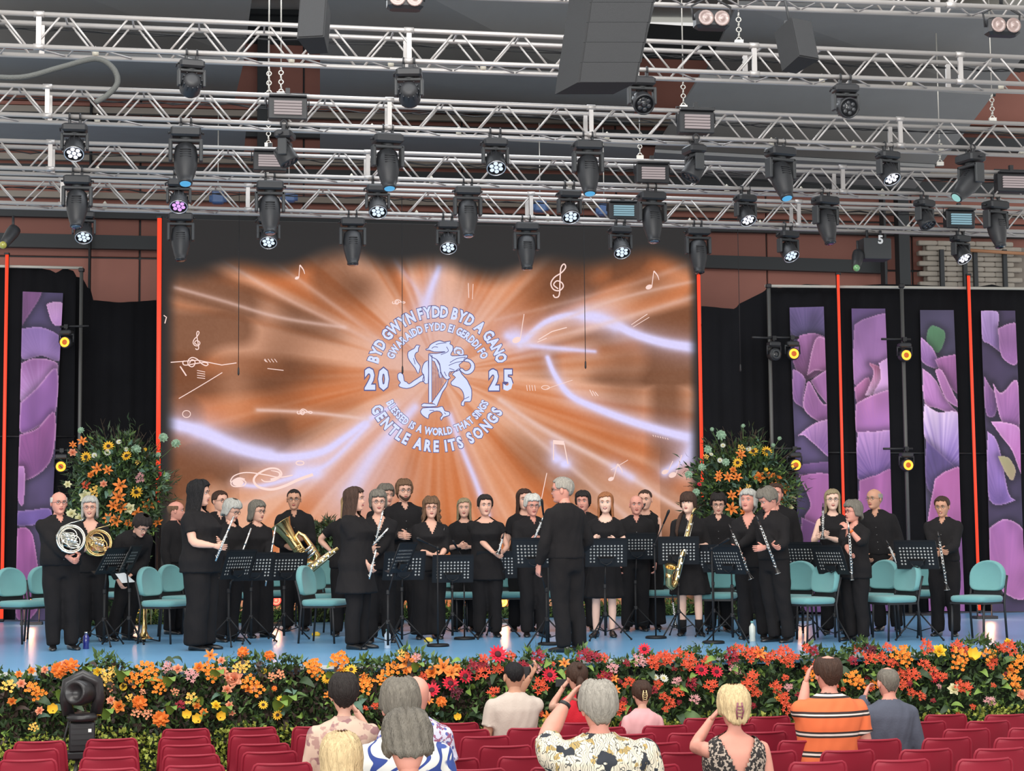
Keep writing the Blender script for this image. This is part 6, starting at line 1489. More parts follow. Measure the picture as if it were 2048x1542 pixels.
def music_stand(px, py, desk_c, yaw, label, tilt=22, paper=True, w_=1.0):
    p = at_z(px, py); dc = at_y(desk_c[0], desk_c[1], p.y); o = empty('music_stand', p, 0, label, 'music stand', 'black perforated music stands')
    link('tripod', TRI, o, rotz=R(yaw + 20)); zc_ = dc.z; dx = dc.x - p.x
    m = MB(); m.tube([(0, 0, .05), (0, 0, .62)], .014, 8); m.tube([(0, 0, .6), (dx * .8, 0, zc_ - .08)], .009, 8); m.box((0, 0, .62), (.035, .035, .05), bev=.006); m.box((0, 0, .3), (.045, .045, .05), bev=.006); obj('pole', m, M_stand, o)
    D = Matrix.Translation((dx, 0, zc_ - .155)) @ Matrix.Rotation(R(yaw), 4, 'Z') @ Matrix.Rotation(R(-tilt), 4, 'X')
    d = link('desk', DM, o, mtx=D @ Matrix.Scale(w_, 4))
    b = MB(); b.tube([(-.09, .015, .12), (-.05, .03, .05), (0, .035, .03), (.05, .03, .05), (.09, .015, .12)], .007, 6); b.box((0, .02, .08), (.16, .02, .06)); bo = link('desk_bracket', b.mesh('desk_bracket', M_stand), o, mtx=D)
    if paper:
        s_ = MB(); s_.box((-.105, -.012, .155), (.205, .004, .28), Matrix.Rotation(R(1.5), 3, 'Y')); s_.box((.108, -.010, .153), (.205, .004, .28), Matrix.Rotation(R(-1), 3, 'Y'))
        for k, sx in enumerate((-.105, .108)):
            q = MB(); q.box((0, 0, 0), (.207, .003, .285)); t_ = tag(obj('sheet_music', q, M_paper), 'white sheet of music on the desk of the ' + label.replace('black perforated ', ''), 'sheet music', 'sheet music on the stands'); t_.matrix_world = Matrix.Translation(p) @ D @ Matrix.Translation((sx, -.012 - .002 * k, .156)); 
            t_['label'] = ('left' if sx < 0 else 'right') + ' white page on the ' + ' '.join(label.replace('black perforated ', '').split()[:11])
    return o
# yaw 180 = players behind, we see the back of the desk
MS = [(208, 1292, (215, 1120), 247, 'music stand facing the smiling horn player', 32), (258, 1288, (250, 1118), 266, 'music stand edge-on before the bending man', 25), (457, 1292, (470, 1130), 235, 'music stand edge-on right of the woman with very long hair', 20), (502, 1286, (506, 1134), 210, 'black perforated stand before the woman with grey bob', 20), (568, 1280, (571, 1134), 205, 'black perforated stand before the euphonium player', 20),
 (776, 1300, (796, 1116), 250, 'music stand edge-on with a bright page right of the tunic woman', 22), (804, 1288, (806, 1132), 196, 'black perforated stand before the tall bearded man', 22), (905, 1280, (905, 1138), 186, 'black perforated stand between two mic stands left of centre', 22), (990, 1274, (994, 1130), 180, 'black perforated stand before the woman with tied hair', 22), (1094, 1294, (1070, 1106), 172, 'stand before the elderly oboe player with a bright edge', 22),
 (1211, 1280, (1212, 1106), 180, 'black perforated stand before the woman in the dress', 20), (1272, 1264, (1274, 1093), 178, 'black perforated stand before the bassoon player', 20), (1358, 1274, (1357, 1102), 176, 'black perforated stand before the saxophone player in skirt', 20), (1428, 1272, (1428, 1118), 168, 'black perforated stand before the floppy-haired man', 20), (1466, 1284, (1462, 1120), 128, 'music stand turned sideways before the white-blonde woman', 22),
 (1606, 1270, (1612, 1112), 150, 'dark stand behind the man looking down', 22), (1671, 1284, (1668, 1120), 124, 'music stand turned sideways before the woman with wristband', 22), (1838, 1280, (1836, 1110), 150, 'black perforated stand before the man at the right end', 22)]
for a in MS: music_stand(a[0], a[1], a[2], a[3], a[4], a[5])
# microphone stands
def mic_stand(px, py, top, tip, label):
    p = at_z(px, py); t = at_y(*top, p.y); q = at_y(*tip, p.y - .15); o = empty('microphone_stand', p, 0, label, 'microphone stand', 'round-based microphone stands')
    m = MB(); m.lathe((0, 0, 0), (0, 0, 1), [(0, .125), (.022, .125), (.03, .11), (.032, .02)], 24); obj('base', m, M_stand, o)
    m = MB(); m.tube([(0, 0, .03), (0, 0, t.z)], .009, 8); obj('pole', m, M_stand, o)
    m = MB(); a, b = Vector((0, 0, t.z)), q - p; m.tube([a - (b - a) * .25, a, b], .007, 6); m.ball(a, .02, 8, 6); obj('boom_arm', m, M_stand, o)
    m = MB(); d = (b - a).normalized(); m.lathe(b, d, [(-.05, .010), (.05, .013), (.09, .016), (.12, .017), (.14, .008)], 10); obj('microphone', m, M_stand, o)
mic_stand(876, 1293, (878, 1096), (850, 1084), 'round-based mic stand nearest the flowers, left of the middle'); mic_stand(929, 1279, (926, 1120), (914, 1096), 'round-based mic stand between the two left perforated stands')
mic_stand(1312, 1277, (1312, 1090), (1330, 1040), 'round-based mic stand left of the saxophone player'); mic_stand(1427, 1287, (1424, 1098), (1444, 1086), 'round-based mic stand before the white-blonde woman'); mic_stand(1098, 1290, (1096, 1110), (1086, 1022), 'mic stand by the conductor with a microphone up to the oboe')
# small things on the stage floor
def bottle(px, py, h, c_, label, clear=False):
    p = at_z(px, py); o = empty('water_bottle', p, 0, label, 'bottle'); m = MB(); m.lathe((0, 0, 0), (0, 0, 1), [(0, .034), (.005, .036), (h * .3, .033), (h * .35, .036), (h * .72, .036), (h * .85, .016), (h * .9, .015)], 16); obj('body', m, c_, o)
    m = MB(); m.lathe((0, 0, h * .9), (0, 0, 1), [(0, .018), (h * .1, .018)], 12); obj('cap', m, M_silver if not clear else M_teal, o)
bottle(172, 1298, .19, mat('navy_plastic', srgb(34, 40, 110), .2, coat=.5), 'dark blue bottle on the floor by the smiling horn player'); bottle(775, 1297, .21, mat('clear_plastic', srgb(190, 205, 220), .15, coat=.5), 'pale clear bottle under the edge-on stand', True); bottle(1505, 1283, .23, mat('milky_plastic', srgb(200, 205, 195), .3), 'milky bottle on the floor left of the man looking down', True)
def floor_lamp(px, py, lens, c_, label, r_=.07):
    v = at_z(px, py).dot(V); p = at_z(px, py); t = at_v(lens[0], lens[1], v - .05); o = empty('floor_light', (p.x, p.y, 0), TH, label, 'stage light')
    z = t.z; m = MB(); m.lathe((0, .02, z), (0, 1, 0), [(0, r_ * 1.2), (.1, r_ * 1.25), (.16, r_ * .8)], 16); obj('head', m, M_fix, o)
    m = MB(); m.tube([(-r_ * 1.5, .07, z), (-r_ * 1.5, .07, .03), (r_ * 1.5, .07, .03), (r_ * 1.5, .07, z)], .012, 6); m.box((0, .07, .02), (.3, .2, .04)); obj('bracket', m, M_fix, o)
    m = MB(); m.torus((0, 0, z), (0, 1, 0), r_ * .75, r_ * .25, 20, 7); m.lathe((0, .02, z), (0, -1, 0), [(0, r_ * .6), (.01, r_ * .5)], 12); obj('lens_ring', m, c_, o)
    l = bpy.data.lights.new('lamp_glow', 'POINT'); l.energy = 7; l.color = (1, .45, .25); l.shadow_soft_size = .05; lo = bpy.data.objects.new('lamp_glow', l); C.objects.link(lo); lo.parent = o; lo.location = (0, -.1, z)
M_am2 = emat('amber_floor', srgb(255, 150, 60), 3.0); M_rd2 = emat('red_floor', srgb(255, 60, 50), 3.0)
floor_lamp(62, 1250, (62, 1208), M_am2, 'amber floor light behind the far left chair'); floor_lamp(270, 1249, (270, 1219), M_am2, 'amber floor light behind the trombone'); floor_lamp(552, 1252, (552, 1201), M_rd2, 'red floor light behind the perforated stands at left')
floor_lamp(1006, 1246, (1006, 1204), M_am2, 'amber floor light behind the woman with tied hair'); floor_lamp(1600, 1242, (1600, 1166), M_am2, 'amber floor light behind the chairs right of the man in profile', .05); floor_lamp(1974, 1238, (1974, 1193), M_am2, 'amber floor light behind the far right chair')
for px, py, c_, lab in ((632, 1272, srgb(220, 180, 40), 'small yellow tuner on the floor under the lone chair'), (857, 1284, srgb(220, 190, 60), 'small yellow cloth by the feet of the wavy-haired woman')):
    m = MB(); m.box((0, 0, .02), (.10, .06, .04), bev=.012); m.box((0, 0, .045), (.06, .03, .015), bev=.004); o = tag(obj('tuner', m, mat('yellow_' + str(px), c_, .5)), lab, 'tuner'); o.location = at_z(px, py)
# ------------------------------------------------------------------ flowers
def leaf_mesh(name, m, L_=.12, W_=.045, bend=.5, seg=4):
    mb = MB(); vs = []
    for i in range(seg + 1):
        f = i / seg; w_ = W_ * math.sin(math.pi * min(.97, f * .9 + .08)) ** .8; a = bend * f * f; y = L_ * f * math.cos(a); z = -L_ * f * math.sin(a)
        vs += [(-w_ / 2, y, z + w_ * .2), (0, y, z), (w_ / 2, y, z + w_ * .2)]
    fs = []
    for i in range(seg): b = 3 * i; fs += [(b, b + 1, b + 4, b + 3), (b + 1, b + 2, b + 5, b + 4)]
    mb.add(vs, fs, True); return mb.mesh(name, m)
def petal(mb, L_, W_, az, el0, el1, seg=3, r0=.0, z0=0):
    """petal along azimuth az (around +Y outward axis), elevation from the axis plane"""
    ca, sa = math.cos(az), math.sin(az); vs = []; x = r0; h = z0
    for i in range(seg + 1):
        f = i / seg; w_ = W_ * (.35 + .65 * math.sin(math.pi * (f * .8 + .1))) * (0.25 if i == seg else 1); a = el0 + (el1 - el0) * f
        for s_ in (-1, 1): vs.append((ca * x - sa * w_ / 2 * s_, -h, sa * x + ca * w_ / 2 * s_))
        x += math.cos(a) * L_ / seg; h += math.sin(a) * L_ / seg
    mb.add(vs, [(2 * i, 2 * i + 1, 2 * i + 3, 2 * i + 2) for i in range(seg)], True)
def fl(kind, c1, c2=None):
    """flower meshes facing -Y, about 0.1 m across"""
    m1 = mat('petal_%d_%d_%d' % c1, srgb(*c1), .7, var=.22, vscale=30); m2 = mat('centre_%d_%d_%d' % (c2 or c1), srgb(*(c2 or c1)), .8); mb = MB()
    rnd = random.Random(hash(kind) % 97 if False else len(kind))
    if kind == 'rose':
        for r_, n, L_, e0, e1 in ((.002, 3, .028, 1.3, 1.5), (.006, 5, .036, 1.0, 1.2), (.01, 6, .042, .55, .7), (.012, 6, .046, .15, .0)):
            for k in range(n): petal(mb, L_, .036, k * 2 * math.pi / n + r_ * 90, e0, e1, 2, r_)
    elif kind in ('gerbera', 'sunflower'):
        for k in range(13): petal(mb, .05, .021, k * 2 * math.pi / 13, .15, .35 if kind == 'gerbera' else -.1, 2, .014)
        for k in range(9): petal(mb, .034, .018, k * 2 * math.pi / 9 + .2, .5, .4, 2, .012)
        mb.cur = 1; mb.lathe((0, -.004, 0), (0, -1, 0), [(0, .022), (.006, .02), (.011, .010)], 10)
    elif kind == 'lily':
        for k in range(6): petal(mb, .07, .026, k * math.pi / 3, .75, -.45, 3, .004)
        mb.cur = 1
        for k in range(5): mb.tube([(0, 0, 0), (math.cos(k * 1.257) * .016, -.045, math.sin(k * 1.257) * .016)], .0018, 3)
    elif kind == 'ball':
        n = 9
        for i in range(1, 6):
            ph = i * .3
            for k in range(max(3, int(n * math.sin(ph)))): 
                az = k * 2 * math.pi / max(3, int(n * math.sin(ph))) + i; petal(mb, .026, .022, az, 1.2 - ph * .7, 1.0 - ph * .5, 2, .028 * math.sin(ph), .03 * math.cos(ph))
        mb.ball((0, -.008, 0), .026, 8, 5)
    elif kind == 'cluster':
        r2 = random.Random(4)
        for k in range(11):
            a = k * 2.4; rr = .018 * math.sqrt(k); cx, cz = math.cos(a) * rr, math.sin(a) * rr; b0 = len(mb.v)
            for q in range(5): petal(mb, .020, .016, q * 1.257 + k, .9, .3, 2, .002)
            for i in range(b0, len(mb.v)): x, y, z = mb.v[i]; mb.v[i] = (x + cx, y - .03 + rr * .5, z + cz)
    elif kind == 'spray':
        for k in range(9):
            a = k * 2.4; rr = .02 * math.sqrt(k); cx, cz = math.cos(a) * rr, math.sin(a) * rr; b0 = len(mb.v)
            for q in range(5): petal(mb, .034, .013, q * 1.257 + k, .9, -.1, 2, .002)
            for i in range(b0, len(mb.v)): x, y, z = mb.v[i]; mb.v[i] = (x + cx, y - .035 + rr * .6, z + cz)
    elif kind == 'bud':
        for k in range(6): petal(mb, .055, .034, k * math.pi / 3 + (k % 2) * .1, .75, 1.5, 3, .004)
    return mb.mesh(kind, [m1, m2])
FM = {'or': ('orange_rose', fl('rose', (226, 132, 52))), 'om': ('marigold', fl('ball', (224, 118, 40))), 'oc': ('orange_cluster', fl('cluster', (234, 140, 48))), 'yc': ('yellow_cluster', fl('cluster', (232, 190, 96))),
      'pc': ('peach_cluster', fl('cluster', (228, 156, 118))), 'ol': ('orange_lily', fl('lily', (232, 128, 50), (120, 60, 30))), 'rl': ('red_orange_lily', fl('spray', (214, 84, 52))), 'cr': ('crimson_spray', fl('spray', (150, 30, 48))),
      'rg': ('red_gerbera', fl('gerbera', (206, 26, 52), (70, 18, 24))), 'sf': ('sunflower', fl('sunflower', (236, 178, 40), (58, 36, 22))), 'yr': ('yellow_rose', fl('rose', (236, 196, 50))), 'yb': ('yellow_bud', fl('bud', (230, 190, 60))),
      'pw': ('pink_white_spray', fl('spray', (206, 150, 150))), 'cd': ('cream_rose', fl('rose', (226, 220, 176))), 'mb': ('pale_green_ball', fl('ball', (150, 180, 152))), 'wd': ('white_daisy', fl('gerbera', (214, 214, 200), (190, 180, 110))), 'br': ('burgundy_spray', fl('spray', (96, 26, 44))), 'pr': ('peach_rose', fl('rose', (226, 150, 116)))}
GRN = {'dk': mat('leaf_dark_green', srgb(52, 72, 44), .6, var=.3, vscale=9), 'md': mat('leaf_mid_green', srgb(84, 110, 60), .6, var=.3, vscale=9), 'lt': mat('leaf_light_green', srgb(120, 150, 66), .6, var=.25, vscale=9), 'lm': mat('leaf_lime', srgb(158, 166, 72), .65, var=.3, vscale=9), 'pu': mat('leaf_purple_black', srgb(66, 52, 46), .6, var=.3, vscale=9), 'bl': mat('leaf_blue_green', srgb(92, 122, 104), .7, var=.2, vscale=9)}
LEAF = {k: leaf_mesh('leaf', m, .17, .085, .7, 5) for k, m in GRN.items()}
def scatter_leaves(name, m, n, sampler, L0, L1, wr, parent, seed, seg=2):
    """thousands of small leaves joined in one mesh"""
    g = np.random.default_rng(seed); P = sampler(g, n); N = len(P[0]); pos, out = P
    d = out + g.normal(0, .75, (N, 3)); d /= np.linalg.norm(d, axis=1)[:, None]; side = np.cross(d, g.normal(0, 1, (N, 3))); side /= np.linalg.norm(side, axis=1)[:, None]; up = np.cross(side, d)
    Ls = (L0 + (L1 - L0) * g.random(N))[:, None]; W = Ls * wr
    v0 = pos; v1 = pos + d * Ls * .45 + side * W / 2 + up * W * .15; v2 = pos + d * Ls * .45 - side * W / 2 + up * W * .15; v3 = pos + d * Ls - up * Ls * .22; v4 = pos + d * Ls * .5
    V_ = np.stack([v0, v1, v3, v2, v4], 1).reshape(-1, 3); b = np.arange(N)[:, None] * 5
    F = np.concatenate([b + np.array([0, 1, 4]), b + np.array([1, 2, 4]), b + np.array([2, 3, 4]), b + np.array([3, 0, 4])], 0)
    me = bpy.data.meshes.new(name); me.vertices.add(len(V_)); me.vertices.foreach_set('co', V_.reshape(-1)); me.loops.add(F.size); me.loops.foreach_set('vertex_index', F.reshape(-1)); me.polygons.add(len(F)); me.polygons.foreach_set('loop_start', np.arange(0, F.size, 3)); me.update(calc_edges=True); me.materials.append(m)
    return tag(link(name, me, parent), kind='stuff')
bank = empty('flower_bank', S(0, V_FRONT, 0), 0, 'long bank of orange, yellow and red flowers and leaves along the stage front', 'flower bed')
BO = Vector(bank.location)
# sloping face of the bank: top just over the stage edge, foot forward on the floor
ZT, ZB = -.04, -1.22; VT, VB = V_FRONT - .06, V_FRONT - .55
slope = Vector((0, 0, ZT - ZB)) + V * (VT - VB); bn = U.cross(slope).normalized(); bn = bn if bn.y < 0 else -bn
P_T = S(0, VT, ZT)
def bank_pt(px, py, k=0): return at_plane(px, py, P_T + bn * k, bn)
uA, uB = at_v(-60, 1400, V_FRONT).dot(U), at_v(2110, 1400, V_FRONT).dot(U)
core = MB(); q = [(uA, VT + .03, ZT - .12), (uB, VT + .03, ZT - .12), (uB, VB + .05, ZB), (uA, VB + .05, ZB)]; f_ = [S(*c) - BO for c in q]; bk = [S(uA, V_FRONT - .0, ZT - .12) - BO, S(uB, V_FRONT - .0, ZT - .12) - BO, S(uB, V_FRONT - .0, ZB) - BO, S(uA, V_FRONT - .0, ZB) - BO]
core.add(f_ + bk, [(3, 2, 1, 0), (4, 5, 6, 7), (0, 1, 5, 4), (1, 2, 6, 5), (2, 3, 7, 6), (3, 0, 4, 7)], False); obj('light_block_core', core, mat('dark_foliage_core', srgb(34, 42, 24), .95), bank)  # dark core added behind the leaves to block light
def bank_sampler(h0, h1, u0=None, u1=None, thick=.10, pw=1):
    def s_(g, n):
        u0_, u1_ = (uA if u0 is None else u0), (uB if u1 is None else u1); u = u0_ + (u1_ - u0_) * g.random(n); h = h0 + (h1 - h0) * g.random(n) ** pw
        bulge = .05 * np.sin(u * 5.1) + .04 * np.sin(u * 13.7 + h * 9)
        z = ZB + (ZT - ZB) * h + .05 * np.sin(u * 4.3) * h + .03 * np.sin(u * 11) * h; v = VB + (VT - VB) * h; t = g.random(n) * thick + bulge
        pos = u[:, None] * np.array(U) + v[:, None] * np.array(V) + z[:, None] * np.array([0, 0, 1.]) + t[:, None] * np.array(bn) - np.array(BO)
        return pos, np.tile(np.array(bn) * 1.0 + np.array([0, 0, .35]), (n, 1))
    return s_
scatter_leaves('dark_foliage', GRN['dk'], 7000, bank_sampler(.42, 1.03), .05, .11, .42, bank, 1)
scatter_leaves('green_foliage', GRN['md'], 5200, bank_sampler(.42, 1.05), .05, .11, .40, bank, 2)
scatter_leaves('purple_foliage', GRN['pu'], 3200, bank_sampler(.42, .98, None, at_v(1000, 1400, V_FRONT).dot(U)), .05, .10, .5, bank, 3)
scatter_leaves('lime_groundcover', GRN['lm'], 15000, bank_sampler(-.02, .52, thick=.22, pw=.8), .028, .058, .75, bank, 4)
scatter_leaves('light_foliage', GRN['lt'], 900, bank_sampler(.3, 1.04), .05, .12, .35, bank, 5)
# silhouette leaves over the edge
scatter_leaves('edge_foliage', GRN['md'], 1500, bank_sampler(.98, 1.07), .05, .11, .38, bank, 6)
Z1f = lambda x, y: (x / 2.926, 1280 + y / 2.926); Z2f = lambda x, y: (580 + x / 2.695, 1280 + y / 2.695); Z3f = lambda x, y: (1300 + x / 2.738, 1280 + y / 2.738)
FLW = []
for x, y, k, s_ in ((345, 180, 'om', 30), (415, 158, 'om', 30), (190, 290, 'oc', 34), (225, 320, 'oc', 34), (50, 275, 'yc', 34), (70, 360, 'or', 18), (570, 185, 'yr', 18), (640, 205, 'yc', 38), (620, 235, 'yc', 30), (790, 235, 'oc', 42), (850, 165, 'oc', 38), (885, 195, 'oc', 36), (930, 250, 'oc', 36), (935, 290, 'oc', 32), (985, 160, 'pw', 28), (1040, 170, 'pr', 20), (1120, 212, 'pw', 34), (1165, 160, 'or', 22), (1215, 175, 'oc', 34), (1245, 210, 'oc', 36), (1370, 228, 'pr', 34), (1395, 165, 'yc', 28), (1425, 75, 'om', 22), (1575, 95, 'om', 20), (1460, 250, 'oc', 38), (1500, 290, 'oc', 38), (1330, 290, 'pr', 20), (1430, 155, 'yc', 28), (1820, 160, 'oc', 36), (1850, 190, 'oc', 32), (1985, 120, 'oc', 40), (1910, 230, 'sf', 18), (1540, 380, 'sf', 18), (1645, 350, 'sf', 18), (1625, 440, 'sf', 20), (1265, 383, 'yr', 20), (1095, 450, 'yb', 20), (1160, 475, 'yb', 22), (1290, 455, 'yb', 20), (572, 418, 'yr', 20), (565, 390, 'pr', 18), (695, 390, 'or', 26), (815, 370, 'om', 28), (940, 465, 'om', 30), (800, 430, 'pc', 24), (865, 435, 'pc', 24), (1125, 350, 'yc', 32), (1055, 385, 'cr', 26), (760, 345, 'yc', 22), (310, 415, 'yb', 22), (195, 510, 'yc', 22), (185, 180, 'or', 16), (110, 200, 'or', 14), (1230, 95, 'ol', 24), (1295, 120, 'pr', 16), (1640, 205, 'pc', 22), (1590, 215, 'pc', 20), (1550, 190, 'yb', 12), (1605, 285, 'om', 10), (125, 255, 'pr', 18), (1290, 180, 'pr', 18), (1990, 190, 'or', 18), (2030, 180, 'sf', 18), (720, 280, 'yb', 16)): FLW.append((*Z1f(x, y), k, s_))
for x, y, k, s_ in ((125, 150, 'oc', 40), (265, 110, 'oc', 42), (330, 160, 'sf', 22), (200, 205, 'sf', 18), (270, 185, 'yr', 14), (560, 160, 'oc', 38), (520, 200, 'oc', 38), (490, 225, 'oc', 30), (635, 130, 'ol', 42), (678, 95, 'pw', 24), (825, 150, 'ol', 34), (765, 175, 'or', 26), (870, 180, 'ol', 28), (400, 260, 'oc', 38), (415, 230, 'oc', 32), (210, 300, 'oc', 24), (1120, 78, 'rg', 36), (980, 150, 'cr', 38), (1040, 140, 'cr', 32), (1035, 185, 'rl', 40), (945, 195, 'rg', 28), (865, 235, 'rg', 32), (765, 272, 'rg', 32), (715, 200, 'rl', 22), (1185, 85, 'rl', 26), (1258, 140, 'cr', 26), (1335, 95, 'cr', 38), (1400, 190, 'rg', 30), (1350, 250, 'rl', 40), (1120, 160, 'rl', 30), (1045, 105, 'rl', 26), (1590, 90, 'cr', 40), (1640, 100, 'cr', 34), (1690, 95, 'rl', 24), (1740, 155, 'pw', 28), (1700, 205, 'cr', 36), (1880, 115, 'pw', 36), (1910, 50, 'rg', 24), (1955, 125, 'rl', 34), (2015, 105, 'rl', 38), (1775, 370, 'rl', 36), (890, 280, 'br', 34), (1100, 285, 'rl', 30), (815, 335, 'om', 20), (1330, 155, 'pw', 24), (1830, 225, 'rl', 24), (1800, 330, 'cr', 20), (1480, 130, 'ol', 22), (1390, 420, 'ol', 24), (1500, 180, 'rl', 24), (740, 320, 'ol', 22), (905, 425, 'yb', 16), (600, 75, 'yc', 20)): FLW.append((*Z2f(x, y), k, s_))
for x, y, k, s_ in ((30, 120, 'rl', 38), (85, 105, 'rl', 40), (155, 75, 'rl', 26), (215, 110, 'rl', 38), (200, 150, 'rl', 32), (280, 165, 'rg', 28), (365, 175, 'rg', 24), (310, 125, 'rl', 30), (440, 90, 'cr', 40), (480, 55, 'rl', 34), (555, 80, 'rl', 40), (460, 165, 'pw', 30), (600, 75, 'ol', 26), (560, 215, 'rl', 40), (530, 250, 'rl', 34), (685, 265, 'rl', 34), (640, 100, 'rl', 32), (700, 90, 'rl', 40), (740, 70, 'rl', 38), (760, 125, 'rl', 30), (790, 100, 'rl', 26), (225, 240, 'cr', 34), (335, 255, 'rl', 34), (150, 290, 'rl', 30), (70, 310, 'rl', 22), (110, 345, 'rl', 28), (245, 330, 'pw', 28), (45, 245, 'rl', 24), (20, 275, 'cr', 20), (150, 230, 'pw', 24), (730, 320, 'rl', 30), (740, 365, 'rl', 34), (850, 45, 'rl', 22), (890, 60, 'cr', 28), (910, 150, 'rl', 30), (880, 200, 'oc', 30), (1110, 215, 'oc', 42), (1140, 245, 'oc', 34), (1200, 60, 'br', 34), (1200, 105, 'rl', 40), (1260, 100, 'rl', 34), (1110, 120, 'cr', 28), (1130, 55, 'rl', 24), (1370, 80, 'oc', 46), (1395, 110, 'oc', 34), (1300, 45, 'rl', 26), (1320, 130, 'rl', 26), (1440, 195, 'rl', 36), (1400, 225, 'rl', 30), (1370, 185, 'rl', 28), (1500, 140, 'rl', 32), (1545, 180, 'rl', 34), (1510, 40, 'rl', 38), (1585, 60, 'yr', 26), (1690, 90, 'oc', 42), (1695, 140, 'oc', 36), (1765, 98, 'yb', 28), (1855, 85, 'oc', 36), (1680, 40, 'rl', 34), (1720, 60, 'rl', 26), (1960, 45, 'rl', 40), (1920, 55, 'rl', 30), (2010, 130, 'oc', 44), (1975, 225, 'oc', 42), (2000, 260, 'oc', 26), (1730, 270, 'rl', 34), (1690, 250, 'rl', 28), (1550, 205, 'rg', 22), (1600, 205, 'rl', 26), (1230, 240, 'oc', 26), (1200, 260, 'rl', 24), (1665, 270, 'cd', 24), (1860, 340, 'pw', 28), (1430, 290, 'rl', 24), (1480, 310, 'rl', 26), (2035, 300, 'pr', 22), (1130, 380, 'oc', 20), (1380, 250, 'rl', 22), (1880, 120, 'rl', 24), (1975, 165, 'or', 18), (1580, 255, 'pw', 14), (1960, 10, 'yr', 14), (1345, 230, 'cr', 18), (580, 290, 'rl', 26), (760, 260, 'pw', 20), (75, 210, 'wd', 18), (30, 205, 'wd', 14)): FLW.append((*Z3f(x, y), k, s_))
g = random.Random(8)
for i in range(70):
    x = g.uniform(0, 2048); y = g.uniform(1325, 1430); k = g.choice(['or', 'pr', 'yb', 'pc'] if x < 600 else (['or', 'rl', 'ol', 'cr'] if x < 1250 else ['rl', 'rl', 'cr', 'oc'])); FLW.append((x, y, k, g.uniform(12, 20)))
def put_flower(parent, p, k, size, nrm, rnd):
    nm, me = FM[k]; o = link(nm, me, parent); q = Vector(nrm) + Vector((rnd.uniform(-.4, .4), rnd.uniform(-.3, .1), rnd.uniform(-.1, .5))); rot = (-q.normalized()).to_track_quat('Y', 'Z').to_matrix().to_4x4() @ Matrix.Rotation(rnd.random() * 6, 4, 'Y')
    o.matrix_local = Matrix.Translation(p) @ rot @ Matrix.Scale(size, 4); return o
BASE_D = {'om': .10, 'or': .11, 'pr': .11, 'yr': .11, 'cd': .11, 'oc': .15, 'yc': .15, 'pc': .15, 'ol': .12, 'rl': .17, 'cr': .17, 'pw': .17, 'br': .17, 'rg': .125, 'sf': .125, 'wd': .125, 'yb': .075, 'mb': .10}
for x, y, k, s_ in FLW:
    p = bank_pt(x, y, .16 + g.random() * .06); sc_ = s_ * (p.y / F_PX) / BASE_D[k] * 1.12
    put_flower(bank, p - BO, k, sc_, bn, g)
for i in range(230):   # large leaves
    x = g.uniform(-10, 2058); y = g.uniform(1322, 1440); k = g.choice(['md', 'lt', 'dk', 'pu', 'bl'] if x < 900 else ['md', 'dk', 'dk', 'lt'])
    p = bank_pt(x, y, .08 + g.random() * .08); d = (bn + Vector((g.uniform(-1, 1), 0, g.uniform(-.4, 1.2)))).normalized(); rot = d.to_track_quat('Y', 'Z').to_matrix().to_4x4() @ Matrix.Rotation(g.uniform(-1, 1), 4, 'Y')
    o = link('leaf', LEAF[k], bank); o.matrix_local = Matrix.Translation(p - BO) @ rot @ Matrix.Scale(g.uniform(.6, 1.1), 4)
for x, y, s_ in ((123, 1405, 1.6), (243, 1365, 1.5), (335, 1375, 1.4), (430, 1362, 1.5), (211, 1440, 1.5), (555, 1425, 1.6), (573, 1415, 1.6), (660, 1365, 1.4), (340, 1430, 1.2), (830, 1345, 1.3), (450, 1430, 1.2)):
    p = bank_pt(x, y, .18); o = link('leaf', LEAF['lt'], bank); o.matrix_local = Matrix.Translation(p - BO) @ (Vector((.25, -.5, .9)).to_track_quat('Y', 'Z').to_matrix().to_4x4()) @ Matrix.Scale(s_, 4)
